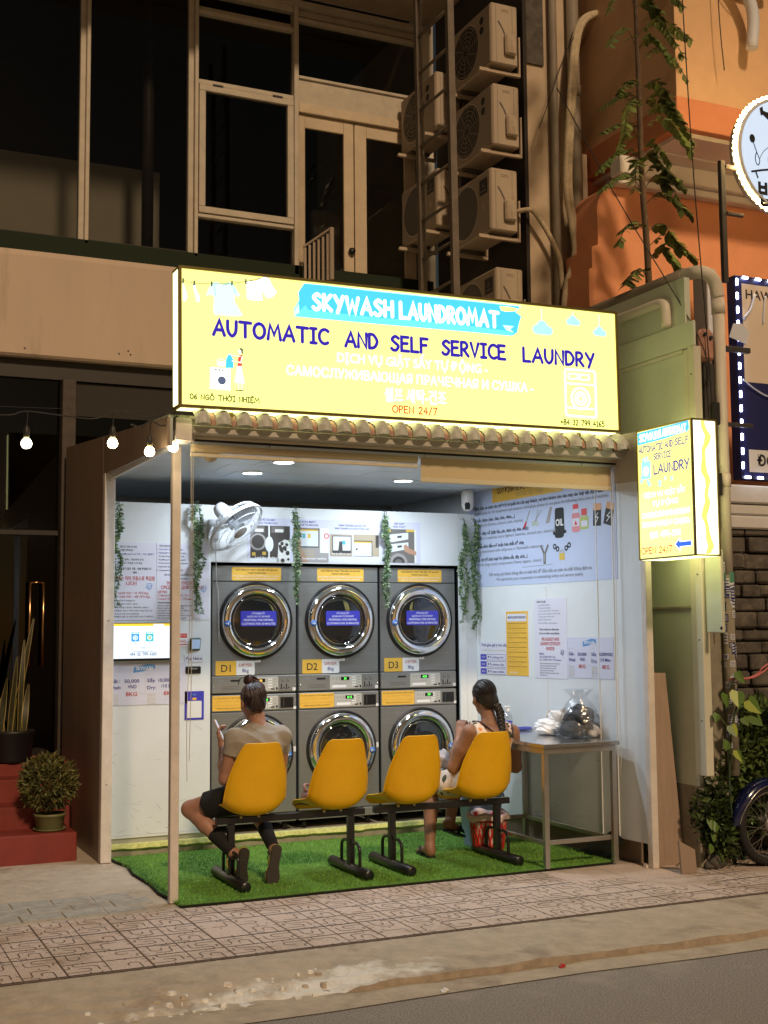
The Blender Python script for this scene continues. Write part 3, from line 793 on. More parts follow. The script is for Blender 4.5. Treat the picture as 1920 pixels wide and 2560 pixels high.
for dx in (0, .02): mb.tube(smooth([(5.245+dx*.6, 7.47, 2.80), (5.24+dx, 7.468, 2.0), (5.236+dx, 7.466, 1.2), (5.238+dx*1.5, 7.464, .8), (5.23+dx, 7.462, .62 if dx else .72)], 4), .0022, 'cord', 5)
mb.build('pull_cord', t)
mb = MB(); mb.box(3.728, 5.264, 7.498, 7.516, 2.622, 2.654, 'blind_bar', .003); mb.build('bottom_bar', t)
mb = MB(); mb.tube([(3.735, 7.512, 2.80), (5.26, 7.512, 2.80)], .02, 'blind_tan', 12); mb.build('roll', t)

def downlight(x, y, lb):
    t = thing('ceiling_light', lb, 'ceiling light', (x, y, KZ), 'round downlights in the kiosk ceiling')
    mb = MB(); mb.lathe([(.082, 0), (.082, -.008), (.070, -.010)], (x, y, KZ), (0, 0, 1), 'lamp_rim', 28); mb.build('rim', t)
    mb = MB(); mb.lathe([(.070, -.008), (.05, -.0085), (.001, -.009)], (x, y, KZ), (0, 0, 1), 'lamp_disc', 28); mb.build('diffuser', t)
    la = bpy.data.objects.new('lamp', bpy.data.lights.new('lamp', 'AREA')); COL.objects.link(la)
    la.data.shape = 'DISK'; la.data.size = .13; la.data.energy = 13.0; la.data.color = (.80, .91, 1.0)
    la.parent = t; la.location = (0, 0, -.014)
downlight(2.949, 8.035, 'glowing round downlight nearest the street on the left')
downlight(2.938, 8.67, 'glowing round downlight farther back, above the wall fan')
downlight(4.183, 8.722, 'glowing round downlight right of centre, beside the half-drawn blind')
downlight(4.183, 8.03, 'glowing round downlight hidden behind the half-drawn blind')
mb = MB(); mb.lathe([(.055, 0), (.055, -.02), (.05, -.05), (.035, -.075), (.012, -.087), (.001, -.088)], (2.30, 7.60, KZ-.002), (0, 0, 1), 'blind_tan', 24)
mb.build('sensor_dome', label='small tan dome sensor on the kiosk ceiling behind the rolled blind', cat='sensor')
# ================================================================== the big lit sign
def outline(mb, F, pts, h, fill, pen_m=None, wd=.004, closed=True):
    if fill: mb.shape(F, pts, h, fill)
    if pen_m: mb.line(F, pts, wd, h+.0006, pen_m, closed=closed)
t = thing('light_box_sign', 'long yellow lit sign over the kiosk reading automatic and self service laundry', 'sign', (3.61, 7.38, 2.99))
SX0, SX1, SZ0, SZ1 = 2.01, 5.215, 2.985, 3.855
tilt = .009
FS = Fr((SX0, 7.30, SZ0), (1, 0, tilt), (-tilt, 0, 1)); SW, SH = SX1-SX0, .872
FB = Fr((SX0, 7.30, SZ0), (1, 0, tilt), (-tilt, 0, 1))
mb = MB(); mb.fbox(FB, .018, SW-.018, .018, SH-.018, -.02, -.004, 'sign_yellow'); mb.build('face', t)
mb = MB(); mb.fbox(FB, -.002, .002, .02, SH-.02, -.128, -.03, 'sign_side'); mb.build('side_panel', t)
mb = MB(); mb.fbox(FB, SW-.004, SW, .02, SH-.02, -.128, -.03, 'sign_side'); mb.build('side_panel', t)
mb = MB(); mb.fbox(FB, .02, SW-.02, -.002, .002, -.128, -.03, 'sign_side'); mb.build('bottom_panel', t)
mb = MB()
for a0, a1, b0, b1 in ((0, SW, 0, .017), (0, SW, SH-.017, SH), (0, .017, .0171, SH-.0171), (SW-.017, SW, .0171, SH-.0171)):
    mb.fbox(FB, a0, a1, b0, b1, -.026, .004, 'sign_frame')
    mb.fbox(FB, a0, a1, b0, b1, -.15, -.132, 'sign_frame')
for a in (0, SW-.017):
    for b in (0, SH-.017): mb.fbox(FB, a, a+.017, b, b+.017, -.131, -.027, 'sign_frame')
mb.fbox(FB, .004, SW-.004, .004, SH-.004, -.148, -.136, 'sign_frame'); mb.fbox(FB, .02, SW-.004, SH-.006, SH-.002, -.132, -.027, 'sign_frame'); mb.fbox(FB, SW-.03, SW-.026, .02, SH-.02, -.132, -.027, 'sign_frame')
for a in (.35, 1.25, 2.2, 2.9): mb.fbox(FB, a-.015, a+.015, -.07, -.003, -.11, -.07, 'sign_frame')
mb.build('frame', t)
def S(X, Zc): return (X-SX0, Zc-SZ0-tilt*(X-SX0))
def SP(*p): return [S(p[i], p[i+1]) for i in range(0, len(p), 2)]
h = 0.0
# blue brush banner
mb = MB()
mb.shape(FS, SP(2.825, 3.832, 3.3, 3.838, 4.0, 3.845, 4.41, 3.848, 4.40, 3.82, 4.375, 3.80, 4.42, 3.775, 4.40, 3.72, 4.385, 3.66, 4.345, 3.632, 3.9, 3.627, 3.3, 3.618, 2.76, 3.612, 2.755, 3.66, 2.79, 3.72, 2.785, 3.77), h, 'sign_blue')
mb.shape(FS, SP(2.76, 3.612, 3.3, 3.618, 3.9, 3.627, 4.345, 3.632, 4.35, 3.66, 3.9, 3.672, 3.3, 3.658, 2.85, 3.662, 2.83, 3.69), h+.0006, 'sign_cyan')
mb.shape(FS, SP(2.825, 3.834, 3.3, 3.840, 4.0, 3.847, 4.42, 3.850, 4.42, 3.842, 4.0, 3.839, 3.3, 3.832), h+.0008, 'sign_pale')
mb.shape(FS, SP(4.27, 3.70, 4.30, 3.665, 4.36, 3.655, 4.33, 3.675, 4.36, 3.70), h+.0012, 'sign_pale')
mb.shape(FS, SP(4.25, 3.83, 4.26, 3.80, 4.30, 3.795, 4.37, 3.805, 4.40, 3.825, 4.33, 3.833), h+.0012, 'sign_yellow')
mb.shape(FS, SP(2.757, 3.615, 2.792, 3.64, 2.785, 3.70, 2.762, 3.66), h+.0012, 'sign_pale')
pen(mb, FS, 'SKYWASH', *S(2.885, 3.672), .098, h+.002, 'sign_white', width=.555, wd=.245, gap=.30)
pen(mb, FS, 'LAUNDROMAT', *S(3.50, 3.676), .100, h+.002, 'sign_white', width=.735, wd=.245, gap=.30)
mb.build('banner', t)
mb = MB()
for s_, x0, x1, z in (('AUTOMATIC', 2.222, 2.985, 3.447), ('AND', 3.10, 3.335, 3.452), ('SELF', 3.425, 3.70, 3.455), ('SERVICE', 3.80, 4.29, 3.459), ('LAUNDRY', 4.425, 5.01, 3.464)):
    mb = MB(); pen(mb, FS, s_, *S(x0+.005, z), .092, h+.001, 'sign_navy', width=x1-x0-.012, wd=.24, gap=.24); mb.build('headline_word', t)
mb = MB()
pen(mb, FS, '06 NGÔ THỜI NHIỆM', *S(2.078, 3.038), .031, h+.001, 'sign_ink', width=.44, wd=.2, gap=.22)
mb.build('address_line', t)
mb = MB()
pen(mb, FS, 'OPEN 24/7', *S(3.43, 3.044), .044, h+.001, 'sign_red', width=.322, wd=.18, gap=.22)
mb.build('opening_hours', t, label='small red opening hours')
mb = MB()
pen(mb, FS, '+84 32 799 4165', *S(4.715, 3.044), .036, h+.001, 'sign_ink', width=.36, wd=.2, gap=.22)
mb.build('phone_number', t)
mb = MB()
mb.text(FS, 'DỊCH VỤ GIẶT SẤY TỰ ĐỘNG -', *S(3.045, 3.345), .062, h+.001, 'sign_white', width=1.10, bold=.016)
mb.build('faint_line', t)
mb = MB()
mb.text(FS, 'САМОСЛУЖИВАЮЩАЯ ПРАЧЕЧНАЯ И СУШКА -', *S(2.70, 3.235), .062, h+.001, 'sign_white', width=1.80, bold=.016)
mb.build('faint_line', t)
mb = MB()
mb.text(FS, '셀프 세탁-건조', *S(3.375, 3.12), .075, h+.001, 'sign_white', width=.45, bold=.016)
mb.build('faint_line', t)
mb = MB()
# outlined washing machine at the right
mb.line(FS, SP(4.775, 3.435, 5.00, 3.438, 5.012, 3.425, 5.012, 3.12, 5.0, 3.108, 4.775, 3.108, 4.762, 3.12, 4.762, 3.42), .013, h+.001, 'sign_white', closed=True)
mb.line(FS, SP(4.77, 3.335, 5.005, 3.338), .010, h+.0012, 'sign_white'); mb.line(FS, SP(4.77, 3.165, 5.005, 3.168), .010, h+.0014, 'sign_white')
for a in (4.79, 4.885): mb.line(FS, SP(a, 3.405, a+.075, 3.407, a+.075, 3.372, a, 3.37), .009, h+.0016, 'sign_white', closed=True)
for r, w_ in ((.074, .013), (.044, .012), (.022, .010)):
    mb.line(FS, [(S(4.885, 3.235)[0]+r*math.cos(k*math.pi/12), S(4.885, 3.235)[1]+r*math.sin(k*math.pi/12)) for k in range(24)], w_, h+.0018, 'sign_white', closed=True)
mb.build('machine_outline', t)
# pictures
mb = MB()
ln = smooth([Vector(S(x, z)) for x, z in ((2.033, 3.765), (2.10, 3.755), (2.21, 3.762), (2.33, 3.778), (2.43, 3.80), (2.53, 3.832))], 4)
mb.line(FS, ln, .004, h+.001, 'sign_line')
for x, z in ((2.035, 3.765), (2.105, 3.758), (2.215, 3.765), (2.345, 3.783), (2.435, 3.803)): mb.shape(FS, SP(x-.006, z-.018, x+.006, z-.018, x+.007, z+.012, x-.004, z+.014), h+.0022, 'sign_line')
outline(mb, FS, SP(2.034, 3.752, 2.058, 3.70, 2.064, 3.66, 2.05, 3.632, 2.034, 3.635), h+.0006, 'sign_white', 'sign_line', .003)
outline(mb, FS, SP(2.095, 3.745, 2.115, 3.748, 2.122, 3.71, 2.142, 3.675, 2.140, 3.64, 2.122, 3.635, 2.115, 3.66, 2.105, 3.70), h+.0006, 'sign_white', 'sign_line', .003)
outline(mb, FS, SP(2.245, 3.775, 2.285, 3.765, 2.33, 3.785, 2.355, 3.775, 2.40, 3.705, 2.37, 3.70, 2.358, 3.715, 2.365, 3.66, 2.415, 3.585, 2.37, 3.575, 2.235, 3.572, 2.228, 3.60, 2.232, 3.69, 2.20, 3.695, 2.18, 3.685, 2.215, 3.765), h+.0006, 'sign_pale')
mb.line(FS, SP(2.275, 3.772, 2.29, 3.764, 2.31, 3.768, 2.325, 3.784), .0035, h+.0022, 'sign_line'); mb.line(FS, SP(2.232, 3.75, 2.24, 3.69), .003, h+.0024, 'sign_line'); mb.line(FS, SP(2.358, 3.78, 2.366, 3.71), .003, h+.0024, 'sign_line')
outline(mb, FS, SP(2.435, 3.80, 2.50, 3.815, 2.56, 3.845, 2.59, 3.84, 2.615, 3.79, 2.645, 3.755, 2.61, 3.715, 2.575, 3.705, 2.54, 3.755, 2.55, 3.69, 2.49, 3.683, 2.44, 3.688, 2.44, 3.74), h+.0006, 'sign_white', 'sign_line', .0035)
mb.line(FS, SP(2.44, 3.788, 2.50, 3.795, 2.565, 3.835), .003, h+.0026, 'sign_line')
mb.build('clothes_line', t, label='drawn clothes line with socks, pale shirt and shorts')
mb = MB()
# woman with a basket beside a machine
outline(mb, FS, SP(2.205, 3.245, 2.335, 3.243, 2.333, 3.105, 2.20, 3.108), h+.0006, 'sign_white', 'sign_line', .0025)
mb.line(FS, SP(2.218, 3.243, 2.216, 3.108), .002, h+.0024, 'sign_line'); mb.ring(FS, *S(2.278, 3.165), .034, .037, h+.0026, 'sign_line'); mb.disc(FS, *S(2.278, 3.165), .026, h+.0024, 'sign_drum')
for x in (2.24, 2.262, 2.284): mb.disc(FS, *S(x, 3.229), .006, h+.0024, 'sign_line', 10)
mb.line(FS, SP(2.30, 3.228, 2.32, 3.228), .003, h+.0026, 'sign_line')
outline(mb, FS, SP(2.252, 3.252, 2.295, 3.252, 2.30, 3.285, 2.248, 3.285), h+.0007, 'sign_white', 'sign_line', .002); mb.line(FS, SP(2.25, 3.285, 2.26, 3.30, 2.288, 3.298, 2.298, 3.285), .003, h+.0026, 'sign_blue')
for x in (2.262, 2.274, 2.286): mb.line(FS, SP(x, 3.256, x, 3.28), .003, h+.0028, 'sign_blue')
mb.shape(FS, SP(2.302, 3.245, 2.352, 3.248, 2.352, 3.30, 2.335, 3.328, 2.32, 3.33, 2.305, 3.30), h+.0024, 'sign_blue')
outline(mb, FS, SP(2.375, 3.265, 2.405, 3.265, 2.425, 3.155, 2.36, 3.158), h+.0007, 'sign_white', 'sign_line', .002)
for k in range(6): mb.line(FS, SP(2.367, 3.175+k*.015, 2.40+.01*(k % 2), 3.178+k*.015, 2.418-k*.002, 3.172+k*.015), .0018, h+.0028, 'sign_line')
mb.shape(FS, SP(2.378, 3.262, 2.406, 3.264, 2.412, 3.335, 2.385, 3.335), h+.0026, 'sign_scarlet')
for p in ((2.395, 3.325, 2.35, 3.325, 2.325, 3.334), (2.41, 3.325, 2.40, 3.285, 2.345, 3.292)): mb.line(FS, SP(*p), .011, h+.0030, 'sign_line'); mb.line(FS, SP(*p), .008, h+.0034, 'sign_skin')
mb.disc(FS, *S(2.396, 3.354), .013, h+.003, 'sign_skin', 14, .017); mb.shape(FS, SP(2.388, 3.372, 2.40, 3.378, 2.414, 3.372, 2.414, 3.335, 2.404, 3.345, 2.402, 3.362), h+.0036, 'sign_line')
for x in (2.382, 2.405): mb.line(FS, SP(x, 3.156, x+.004, 3.115), .006, h+.0030, 'sign_skin'); mb.line(FS, SP(x-.012, 3.11, x+.008, 3.113), .007, h+.0034, 'sign_line')
mb.build('laundry_drawing', t, label='drawing of a woman loading a washing machine')
# clouds on strings
for x, z, k in ((4.585, 3.695, 1.0), (4.84, 3.775, .70), (5.06, 3.718, .68)):
    mb = MB(); mb.line(FS, SP(x, z+.03*k, x, 3.845), .004, h+.001, 'sign_pale')
    mb.shape(FS, SP(*[c for a, b in arc(x-.045*k, z, .032*k, 90, 270, 6)+arc(x+.055*k, z-.002*k, .030*k, -90, 80, 6)+arc(x+.0*k, z+.025*k, .042*k, 20, 165, 6) for c in (a, b)]), h+.0016, 'sign_cloud'); mb.build('cloud', t)

# ================================================================== the small hanging sign
t = thing('light_box_sign', 'small upright yellow lit sign with a blue arrow hung on the kiosk corner', 'sign', (5.46, 7.0, 2.115))
FQ = Fr((5.352, 7.305, 2.118), (0, -1, 0), (0, 0, 1)); QW, QH, QD = .608, .908, .208
mb = MB(); mb.fbox(FQ, .012, QW-.02, .012, QH-.012, -.012, -.003, 'sign_yellow'); mb.build('face', t)
FE = Fr((5.352, 7.305-QW, 2.118), (1, 0, 0), (0, 0, 1))
mb = MB(); mb.fbox(FE, .016, QD-.014, .014, QH-.014, -.012, -.003, 'strip_white'); 
pts = []
for k in range(19):
    z = .014+(QH-.028)*k/18; pts.append((.082+.016*math.sin(k*.9)+.010*math.sin(k*2.1), z))
mb.shape(FE, pts+[(p[0]+.042+.012*math.sin(i*1.3), p[1]) for i, p in list(enumerate(pts))[::-1]], 0, 'strip_lime')
mb.build('side_panel', t, label='white lit end panel with a yellow streak')
mb = MB(); mb.box(5.364, 5.55, 6.715, 7.29, 2.117, 2.121, 'sign_side'); mb.build('bottom_panel', t)
mb = MB(); mb.box(5.546, 5.558, 6.712, 7.29, 2.125, 3.01, 'sign_side'); mb.build('face', t)
mb = MB()
for F, W_ in ((FQ, QW), (FE, QD)):
    for a0, a1, b0, b1 in ((0, W_, 0, .011), (0, W_, QH-.011, QH), (0, .011, .0111, QH-.0111), (W_-.011, W_, .0111, QH-.0111)):
        mb.fbox(F, a0, a1, b0, b1, -.011 if F is FE else -.013, .003, 'sign_frame')
mb.box(5.366, 5.548, 6.712, 7.292, 3.012, 3.02, 'sign_frame'); mb.box(5.366, 5.544, 7.293, 7.30, 2.122, 3.01, 'sign_frame')
mb.build('frame', t)
def Q(Y, Zc): return (7.305-Y, Zc-2.118)
def QP(*p): return [Q(p[i], p[i+1]) for i in range(0, len(p), 2)]
mb = MB()
mb.shape(FQ, QP(7.288, 3.008, 7.0, 3.010, 6.73, 3.014, 6.722, 2.96, 6.74, 2.945, 7.0, 2.928, 7.285, 2.922), h, 'sign_blue')
pen(mb, FQ, 'SKYWASH', *Q(7.262, 2.943), .046, h+.001, 'sign_white', width=.215, wd=.25, gap=.3); pen(mb, FQ, 'LAUNDROMAT', *Q(7.03, 2.948), .046, h+.001, 'sign_white', width=.275, wd=.25, gap=.3)
mb.build('banner', t)
mb = MB()
pen(mb, FQ, 'AUTOMATIC', *Q(7.275, 2.862), .042, h+.001, 'sign_navy', width=.265, wd=.17); pen(mb, FQ, 'AND', *Q(6.985, 2.866), .042, h+.001, 'sign_navy', width=.085, wd=.17); pen(mb, FQ, 'SELF', *Q(6.873, 2.868), .042, h+.001, 'sign_navy', width=.14, wd=.17)
pen(mb, FQ, 'SERVICE', *Q(7.110, 2.800), .038, h+.001, 'sign_navy', width=.19, wd=.17); pen(mb, FQ, 'LAUNDRY', *Q(7.11, 2.700), .060, h+.001, 'sign_navy', width=.375, wd=.17)
mb.build('headline', t, label='dark blue hand-style lettering')
mb = MB()
pen(mb, FQ, 'OPEN 24/7', *Q(7.275, 2.158), .042, h+.001, 'sign_red', width=.335, wd=.17)
mb.build('opening_hours', t, label='red opening hours')
mb = MB()
mb.shape(FQ, QP(6.91, 2.205, 6.85, 2.250, 6.85, 2.222, 6.728, 2.222, 6.728, 2.182, 6.85, 2.182, 6.85, 2.155), h+.0006, 'sign_white'); mb.shape(FQ, QP(6.90, 2.205, 6.855, 2.238, 6.855, 2.217, 6.734, 2.217, 6.734, 2.188, 6.855, 2.188, 6.855, 2.168), h+.0014, 'sign_royal')
mb.build('arrow', t, label='blue arrow with a white edge')
for tx, Y0, Y1, z in (('DỊCH VỤ GIẶT SẤY', 7.23, 6.78, 2.545), ('TỰ ĐỘNG', 7.14, 6.86, 2.48), ('САМОСЛУЖИВАЮЩАЯ', 7.255, 6.745, 2.405), ('ПРАЧЕЧНАЯ И СУШКА', 7.255, 6.745, 2.34), ('셀프 세탁-건조', 7.18, 6.84, 2.265)):
    mb = MB(); mb.text(FQ, tx, *Q(Y0, z), .036, h+.001, 'sign_white', width=Y0-Y1, bold=.02); mb.build('faint_line', t)
mb = MB(); mb.rrect(FQ, *QP(7.25, 2)[0][:1], Q(7.15, 2)[0], Q(7, 2.675)[1], Q(7, 2.80)[1], h+.0006, 'sign_cloud', .012)
mb.disc(FQ, *Q(7.20, 2.73), .034, h+.0012, 'sign_white'); mb.line(FQ, QP(7.222, 2.72, 7.215, 2.745, 7.195, 2.755), .004, h+.002, 'sign_cloud')
for Y, z in ((7.245, 2.69), (7.18, 2.655), (7.165, 2.635), (7.225, 2.812), (7.19, 2.818), (7.255, 2.665)): mb.disc(FQ, *Q(Y, z), .014, h+.0016, 'sign_cloud', 12)
mb.build('machine_drawing', t)
for Y, z, k in ((7.05, 2.625, 1), (6.99, 2.655, .6), (6.92, 2.645, .7)): mb = MB(); mb.shape(FQ, QP(*[c for a, b in arc(Y-.022*k, z, .015*k, -90, 90, 5)+arc(Y, z+.010*k, .018*k, 30, 150, 5)+arc(Y+.024*k, z, .015*k, 90, 270, 5) for c in (a, b)]), h+.0012, 'sign_cloud'); mb.build('cloud', t)
t.location = Vector(t.location)+Vector((-.092, -.12, -.016))   # hung clear of the wall end
# ================================================================== the stacked machines
DX0, DP, DY = 2.833, .7085, 9.315
MW = .688
def door_ring(par, F, cu, cv, lower):
    c = F.P(cu, cv, 0); ax = F.n
    mb = MB()
    mb.lathe([(.302, -.002), (.300, .008), (.294, .014), (.286, .012), (.284, -.004)], c, ax, 'gasket', 64)
    d = mb.build('door', par)
    mb = MB()
    mb.lathe([(.2845, .004), (.281, .022), (.272, .036), (.258, .045), (.240, .049), (.224, .046), (.212, .038), (.206, .026), (.204, .012)], c, ax, 'chrome', 72)
    mb.build('ring', d)
    mb = MB()
    mb.lathe([(.2035, .014), (.20, .022), (.193, .019), (.188, .010), (.183, .012), (.15, .0185), (.10, .0235), (.05, .026), (.0005, .027)], c, ax, 'door_glass', 64)
    mb.lathe([(.1885, .016), (.1865, .019), (.1845, .016)], c, ax, 'chrome', 64)
    mb.build('glass', d)
    mb = MB(); s_ = 1 if lower else -1
    bu, bv = cu+s_*.246, cv-.02
    mb.lathe([(.026, .0500), (.026, .0515), (.0005, .0520)], F.P(bu, bv, 0), ax, 'badge_blue', 24)
    mb.line(F, [(bu-.013, bv), (bu+.013, bv)], .005, .0535, 'label_white'); mb.line(F, [(bu+s_*-.004, bv+.010), (bu+s_*-.014, bv), (bu+s_*-.004, bv-.010)], .004, .0538, 'label_white')
    mb.build('pull_badge', d)
    return d
def panel_box(mb, F, a0, a1, b0, b1, mat='steel_dark', h=0.0, bev=.006): mb.fbox(F, a0, a1, b0, b1, -.03, h, mat, bev)
def silver_panel(par, F, a0, a1, b0, b1, txt, col='display_green'):
    mb = MB(); mb.fbox(F, a0, a1, b0, b1, .0005, .005, 'panel_silver', .002); H_ = b1-b0
    for k in range(4):
        mb.rrect(F, a1-.085, a1-.050, b1-.022-k*H_*.19, b1-.014-k*H_*.19, .0056, 'ink_white', .003); mb.line(F, [(a1-.042, b1-.018-k*H_*.19), (a1-.014, b1-.018-k*H_*.19)], .003, .0056, 'ink_grey')
    for k in range(3): mb.line(F, [(a0+.03+k*.025, b1-.02), (a0+.03+k*.025, b1-.034)], .004, .0056, 'ink_grey')
    mb.line(F, [(a0+.02, b0+.045), (a0+.15, b0+.045)], .002, .0056, 'ink_grey'); mb.rect(F, a0+.02, a0+.14, b0+.012, b0+.032, .0056, 'ink_white')
    mb.disc(F, a1-.012, b0+.018, .008, .0058, 'ink', 14, .011); mb.rrect(F, a1-.062, a1-.030, b0+.010, b0+.020, .0058, 'ink', .003)
    p = mb.build('control_panel', par)
    mb = MB(); u0 = a0+.095; mb.rect(F, u0, u0+.072, b1-.040, b1-.013, .0058, 'display_black')
    mb.text(F, txt, u0+.036, b1-.035, .017, .0066, col, 'c', bold=.012); mb.build('display', p)
    return p
def screws(mb, F, pts):
    for a, b in pts: mb.lathe([(.006, 0), (.006, .003), (.0005, .004)], F.P(a, b, .0), F.n, 'chrome', 10)
def upper(i, num, disp, col):
    F = Fr((DX0+DP*i, DY, 1.158), (1, 0, 0), (0, 0, 1))
    t = thing('tumble_dryer', 'grey front-loading dryer number %s, stacked on top of a washer, %s' % (num, ('leftmost of the row', 'middle of the row', 'rightmost of the row')[i]), 'dryer', (DX0+DP*i+MW/2, DY+.3, 1.158), 'upper dryers of the stacked machines')
    mb = MB(); mb.box(DX0+DP*i, DX0+DP*i+MW, DY+.022, DY+.58, 1.158, 2.142, 'steel_dark')
    panel_box(mb, F, 0, MW, .137, .857); panel_box(mb, F, 0, MW, .861, .984); mb.build('cabinet', t)
    mb = MB(); panel_box(mb, F, 0, MW, .003, .134, 'steel_panel', .003)
    screws(mb, F, [(.012, .055), (MW-.012, .055)])
    for k in (0, 1, 2): mb.line(F, [(.08+.0, .03+.012*k), (.22, .03+.012*k)], .0016, .0038, 'gasket')
    mb.disc(F, .072, .098, .010, .0038, 'ink_grey', 14); mb.line(F, [(.09, .094), (.10, .104)], .005, .0038, 'ink_grey'); mb.rect(F, .15, .225, .091, .105, .0038, 'gasket')
    mb.build('front_band', t)
    silver_panel(t, F, .262, .537, .013, .122, disp, col)
    mb = MB(); mb.fbox(F, .549, .650, .018, .116, .0035, .0055, 'steel_panel'); 
    for u in (.562, .604):
        mb.line(F, [(u, .032), (u, .062)], .010, .0062, 'ink'); mb.line(F, [(u-.008, .030), (u+.008, .030)], .005, .0066, 'ink'); mb.shape(F, [(u+.012, .030), (u+.030, .030), (u+.021, .048)], .0062, 'ink'); mb.line(F, [(u+.004, .078), (u+.004, .104)], .004, .0062, 'ink')
        mb.text(F, '8', u+.014, .080, .014, .0062, 'ink')
    mb.rect(F, .655, .680, .012, .036, .004, 'label_white'); mb.text(F, 'L', .662, .017, .013, .0046, 'ink')
    mb.build('lint_diagram', t)
    d = door_ring(t, F, .354, .555, False)
    mb = MB(); mb.rrect(F, .220, .512, .515, .632, .0300, 'label_blue', .012)
    for s_, b, k in (('ĐỀ NGHỊ SẤY', .607, .013), ('QUẦN ÁO TỪ 30 PHÚT', .583, .013), ('PROPOSAL FOR DRYING', .555, .016), ('CLOTHING FOR 30 MINUTES', .526, .016)):
        mb.text(F, s_, .366, b, k, .0308, 'ink_white', 'c', width={.607: .11, .583: .19, .555: .24, .526: .275}[b], bold=.012)
    mb.build('notice_label', d)
    mb = MB(); mb.rrect(F, .158, .562, .868, .972, .0008, 'label_amber', .012)
    mb.text(F, 'NHỚ BẤM NÚT START TRÊN MÁY SẤY SAU KHI', .36, .945, .013, .0016, 'ink', 'c', width=.34, bold=.01); mb.text(F, 'THANH TOÁN XONG', .36, .922, .012, .0016, 'ink', 'c', width=.15, bold=.01)
    mb.text(F, "Don't forget to press the START button on the dryer", .36, .900, .011, .0016, 'ink_white', 'c', width=.385, bold=.008); mb.text(F, 'after you have transferred your payment', .36, .880, .011, .0016, 'ink_white', 'c', width=.34, bold=.008)
    mb.build('sticker', t, label='amber reminder sticker')
    mb = MB(); mb.rrect(F, .030, .345, .140, .250, .0008, 'label_white', .010); mb.rect(F, .030, .196, .140, .250, .0014, 'label_amber')
    mb.text(F, num, .113, .168, .056, .0022, 'ink', 'c', bold=.006); mb.text(F, 'DRYER', .27, .205, .024, .0022, 'ink_red', 'c', width=.105); mb.text(F, '8kg', .27, .162, .028, .0022, 'ink_blue', 'c')
    mb.build('number_plate', t, label='amber and white plate reading %s' % num)
    mb = MB(); mb.rect(F, .345, .392, .236, .272, .0022, 'label_white'); mb.line(F, [(.368, .246), (.368, .262)], .003, .0028, 'ink_grey'); mb.build('tag', t)
def lower(i, disp, col):
    F = Fr((DX0+DP*i, DY, .168), (1, 0, 0), (0, 0, 1))
    t = thing('washing_machine', 'grey front-loading washer under the dryer marked D%d' % (i+1), 'washing machine', (DX0+DP*i+MW/2, DY+.3, .1), 'lower machines of the stacks')
    mb = MB(); mb.box(DX0+DP*i, DX0+DP*i+MW, DY+.022, DY+.58, .168, 1.150, 'steel_dark'); panel_box(mb, F, 0, MW, .07, .848); panel_box(mb, F, 0, MW, .0, .066, 'steel_panel')
    for u in (.07, MW-.07): mb.cyl((DX0+DP*i+u, DY+.08, .098), (DX0+DP*i+u, DY+.08, .168), .022, 'gasket', 12); mb.cyl((DX0+DP*i+u, DY+.5, .098), (DX0+DP*i+u, DY+.5, .168), .022, 'gasket', 12)
    mb.build('cabinet', t)
    mb = MB(); panel_box(mb, F, 0, MW, .852, .980, 'steel_panel', .003); screws(mb, F, [(.012, .92), (MW-.012, .92)]); mb.build('front_band', t)
    silver_panel(t, F, .300, .537, .864, .964, disp, col)
    mb = MB(); mb.fbox(F, .555, .662, .872, .953, .002, .006, 'gasket'); mb.fbox(F, .563, .654, .878, .947, .006, .0065, 'slot_black'); mb.line(F, [(.58, .882), (.58, .944)], .002, .0072, 'steel_panel'); mb.rect(F, .662, .684, .858, .880, .004, 'label_white'); mb.build('coin_box', t)
    mb = MB(); mb.rrect(F, .006, .298, .862, .975, .0038, 'label_amber', .012)
    for b, s_, w_ in ((.953, 'VUI LÒNG KIỂM TRA KỸ ĐỒ TRƯỚC KHI GIẶT', .27), (.930, 'CHỌN CHẾ ĐỘ GIẶT VÀ BẤM START', .24), (.898, 'CHECK ALL POCKETS BEFORE WASHING', .26), (.876, 'PRESS START AFTER PAYMENT', .22)):
        mb.text(F, s_, .152, b, .009, .0046, 'ink_amber' if b in (.930, .898) else 'ink', 'c', width=w_)
    mb.build('sticker', t, label='amber instruction sticker')
    door_ring(t, F, .362, .535, True)
    mb = MB(); mb.rect(F, .655, .682, .53, .57, .0022, 'label_white'); mb.build('tag', t)
for i, (n_, d_, c_) in enumerate((('D1', '30', 'display_amber'), ('D2', '20', 'display_green'), ('D3', 'A30', 'display_green'))): upper(i, n_, d_, c_)
for i, (d_, c_) in enumerate((('8:20', 'display_green'), ('8:15', 'display_green'), ('7:P', 'display_green'))): lower(i, d_, c_)
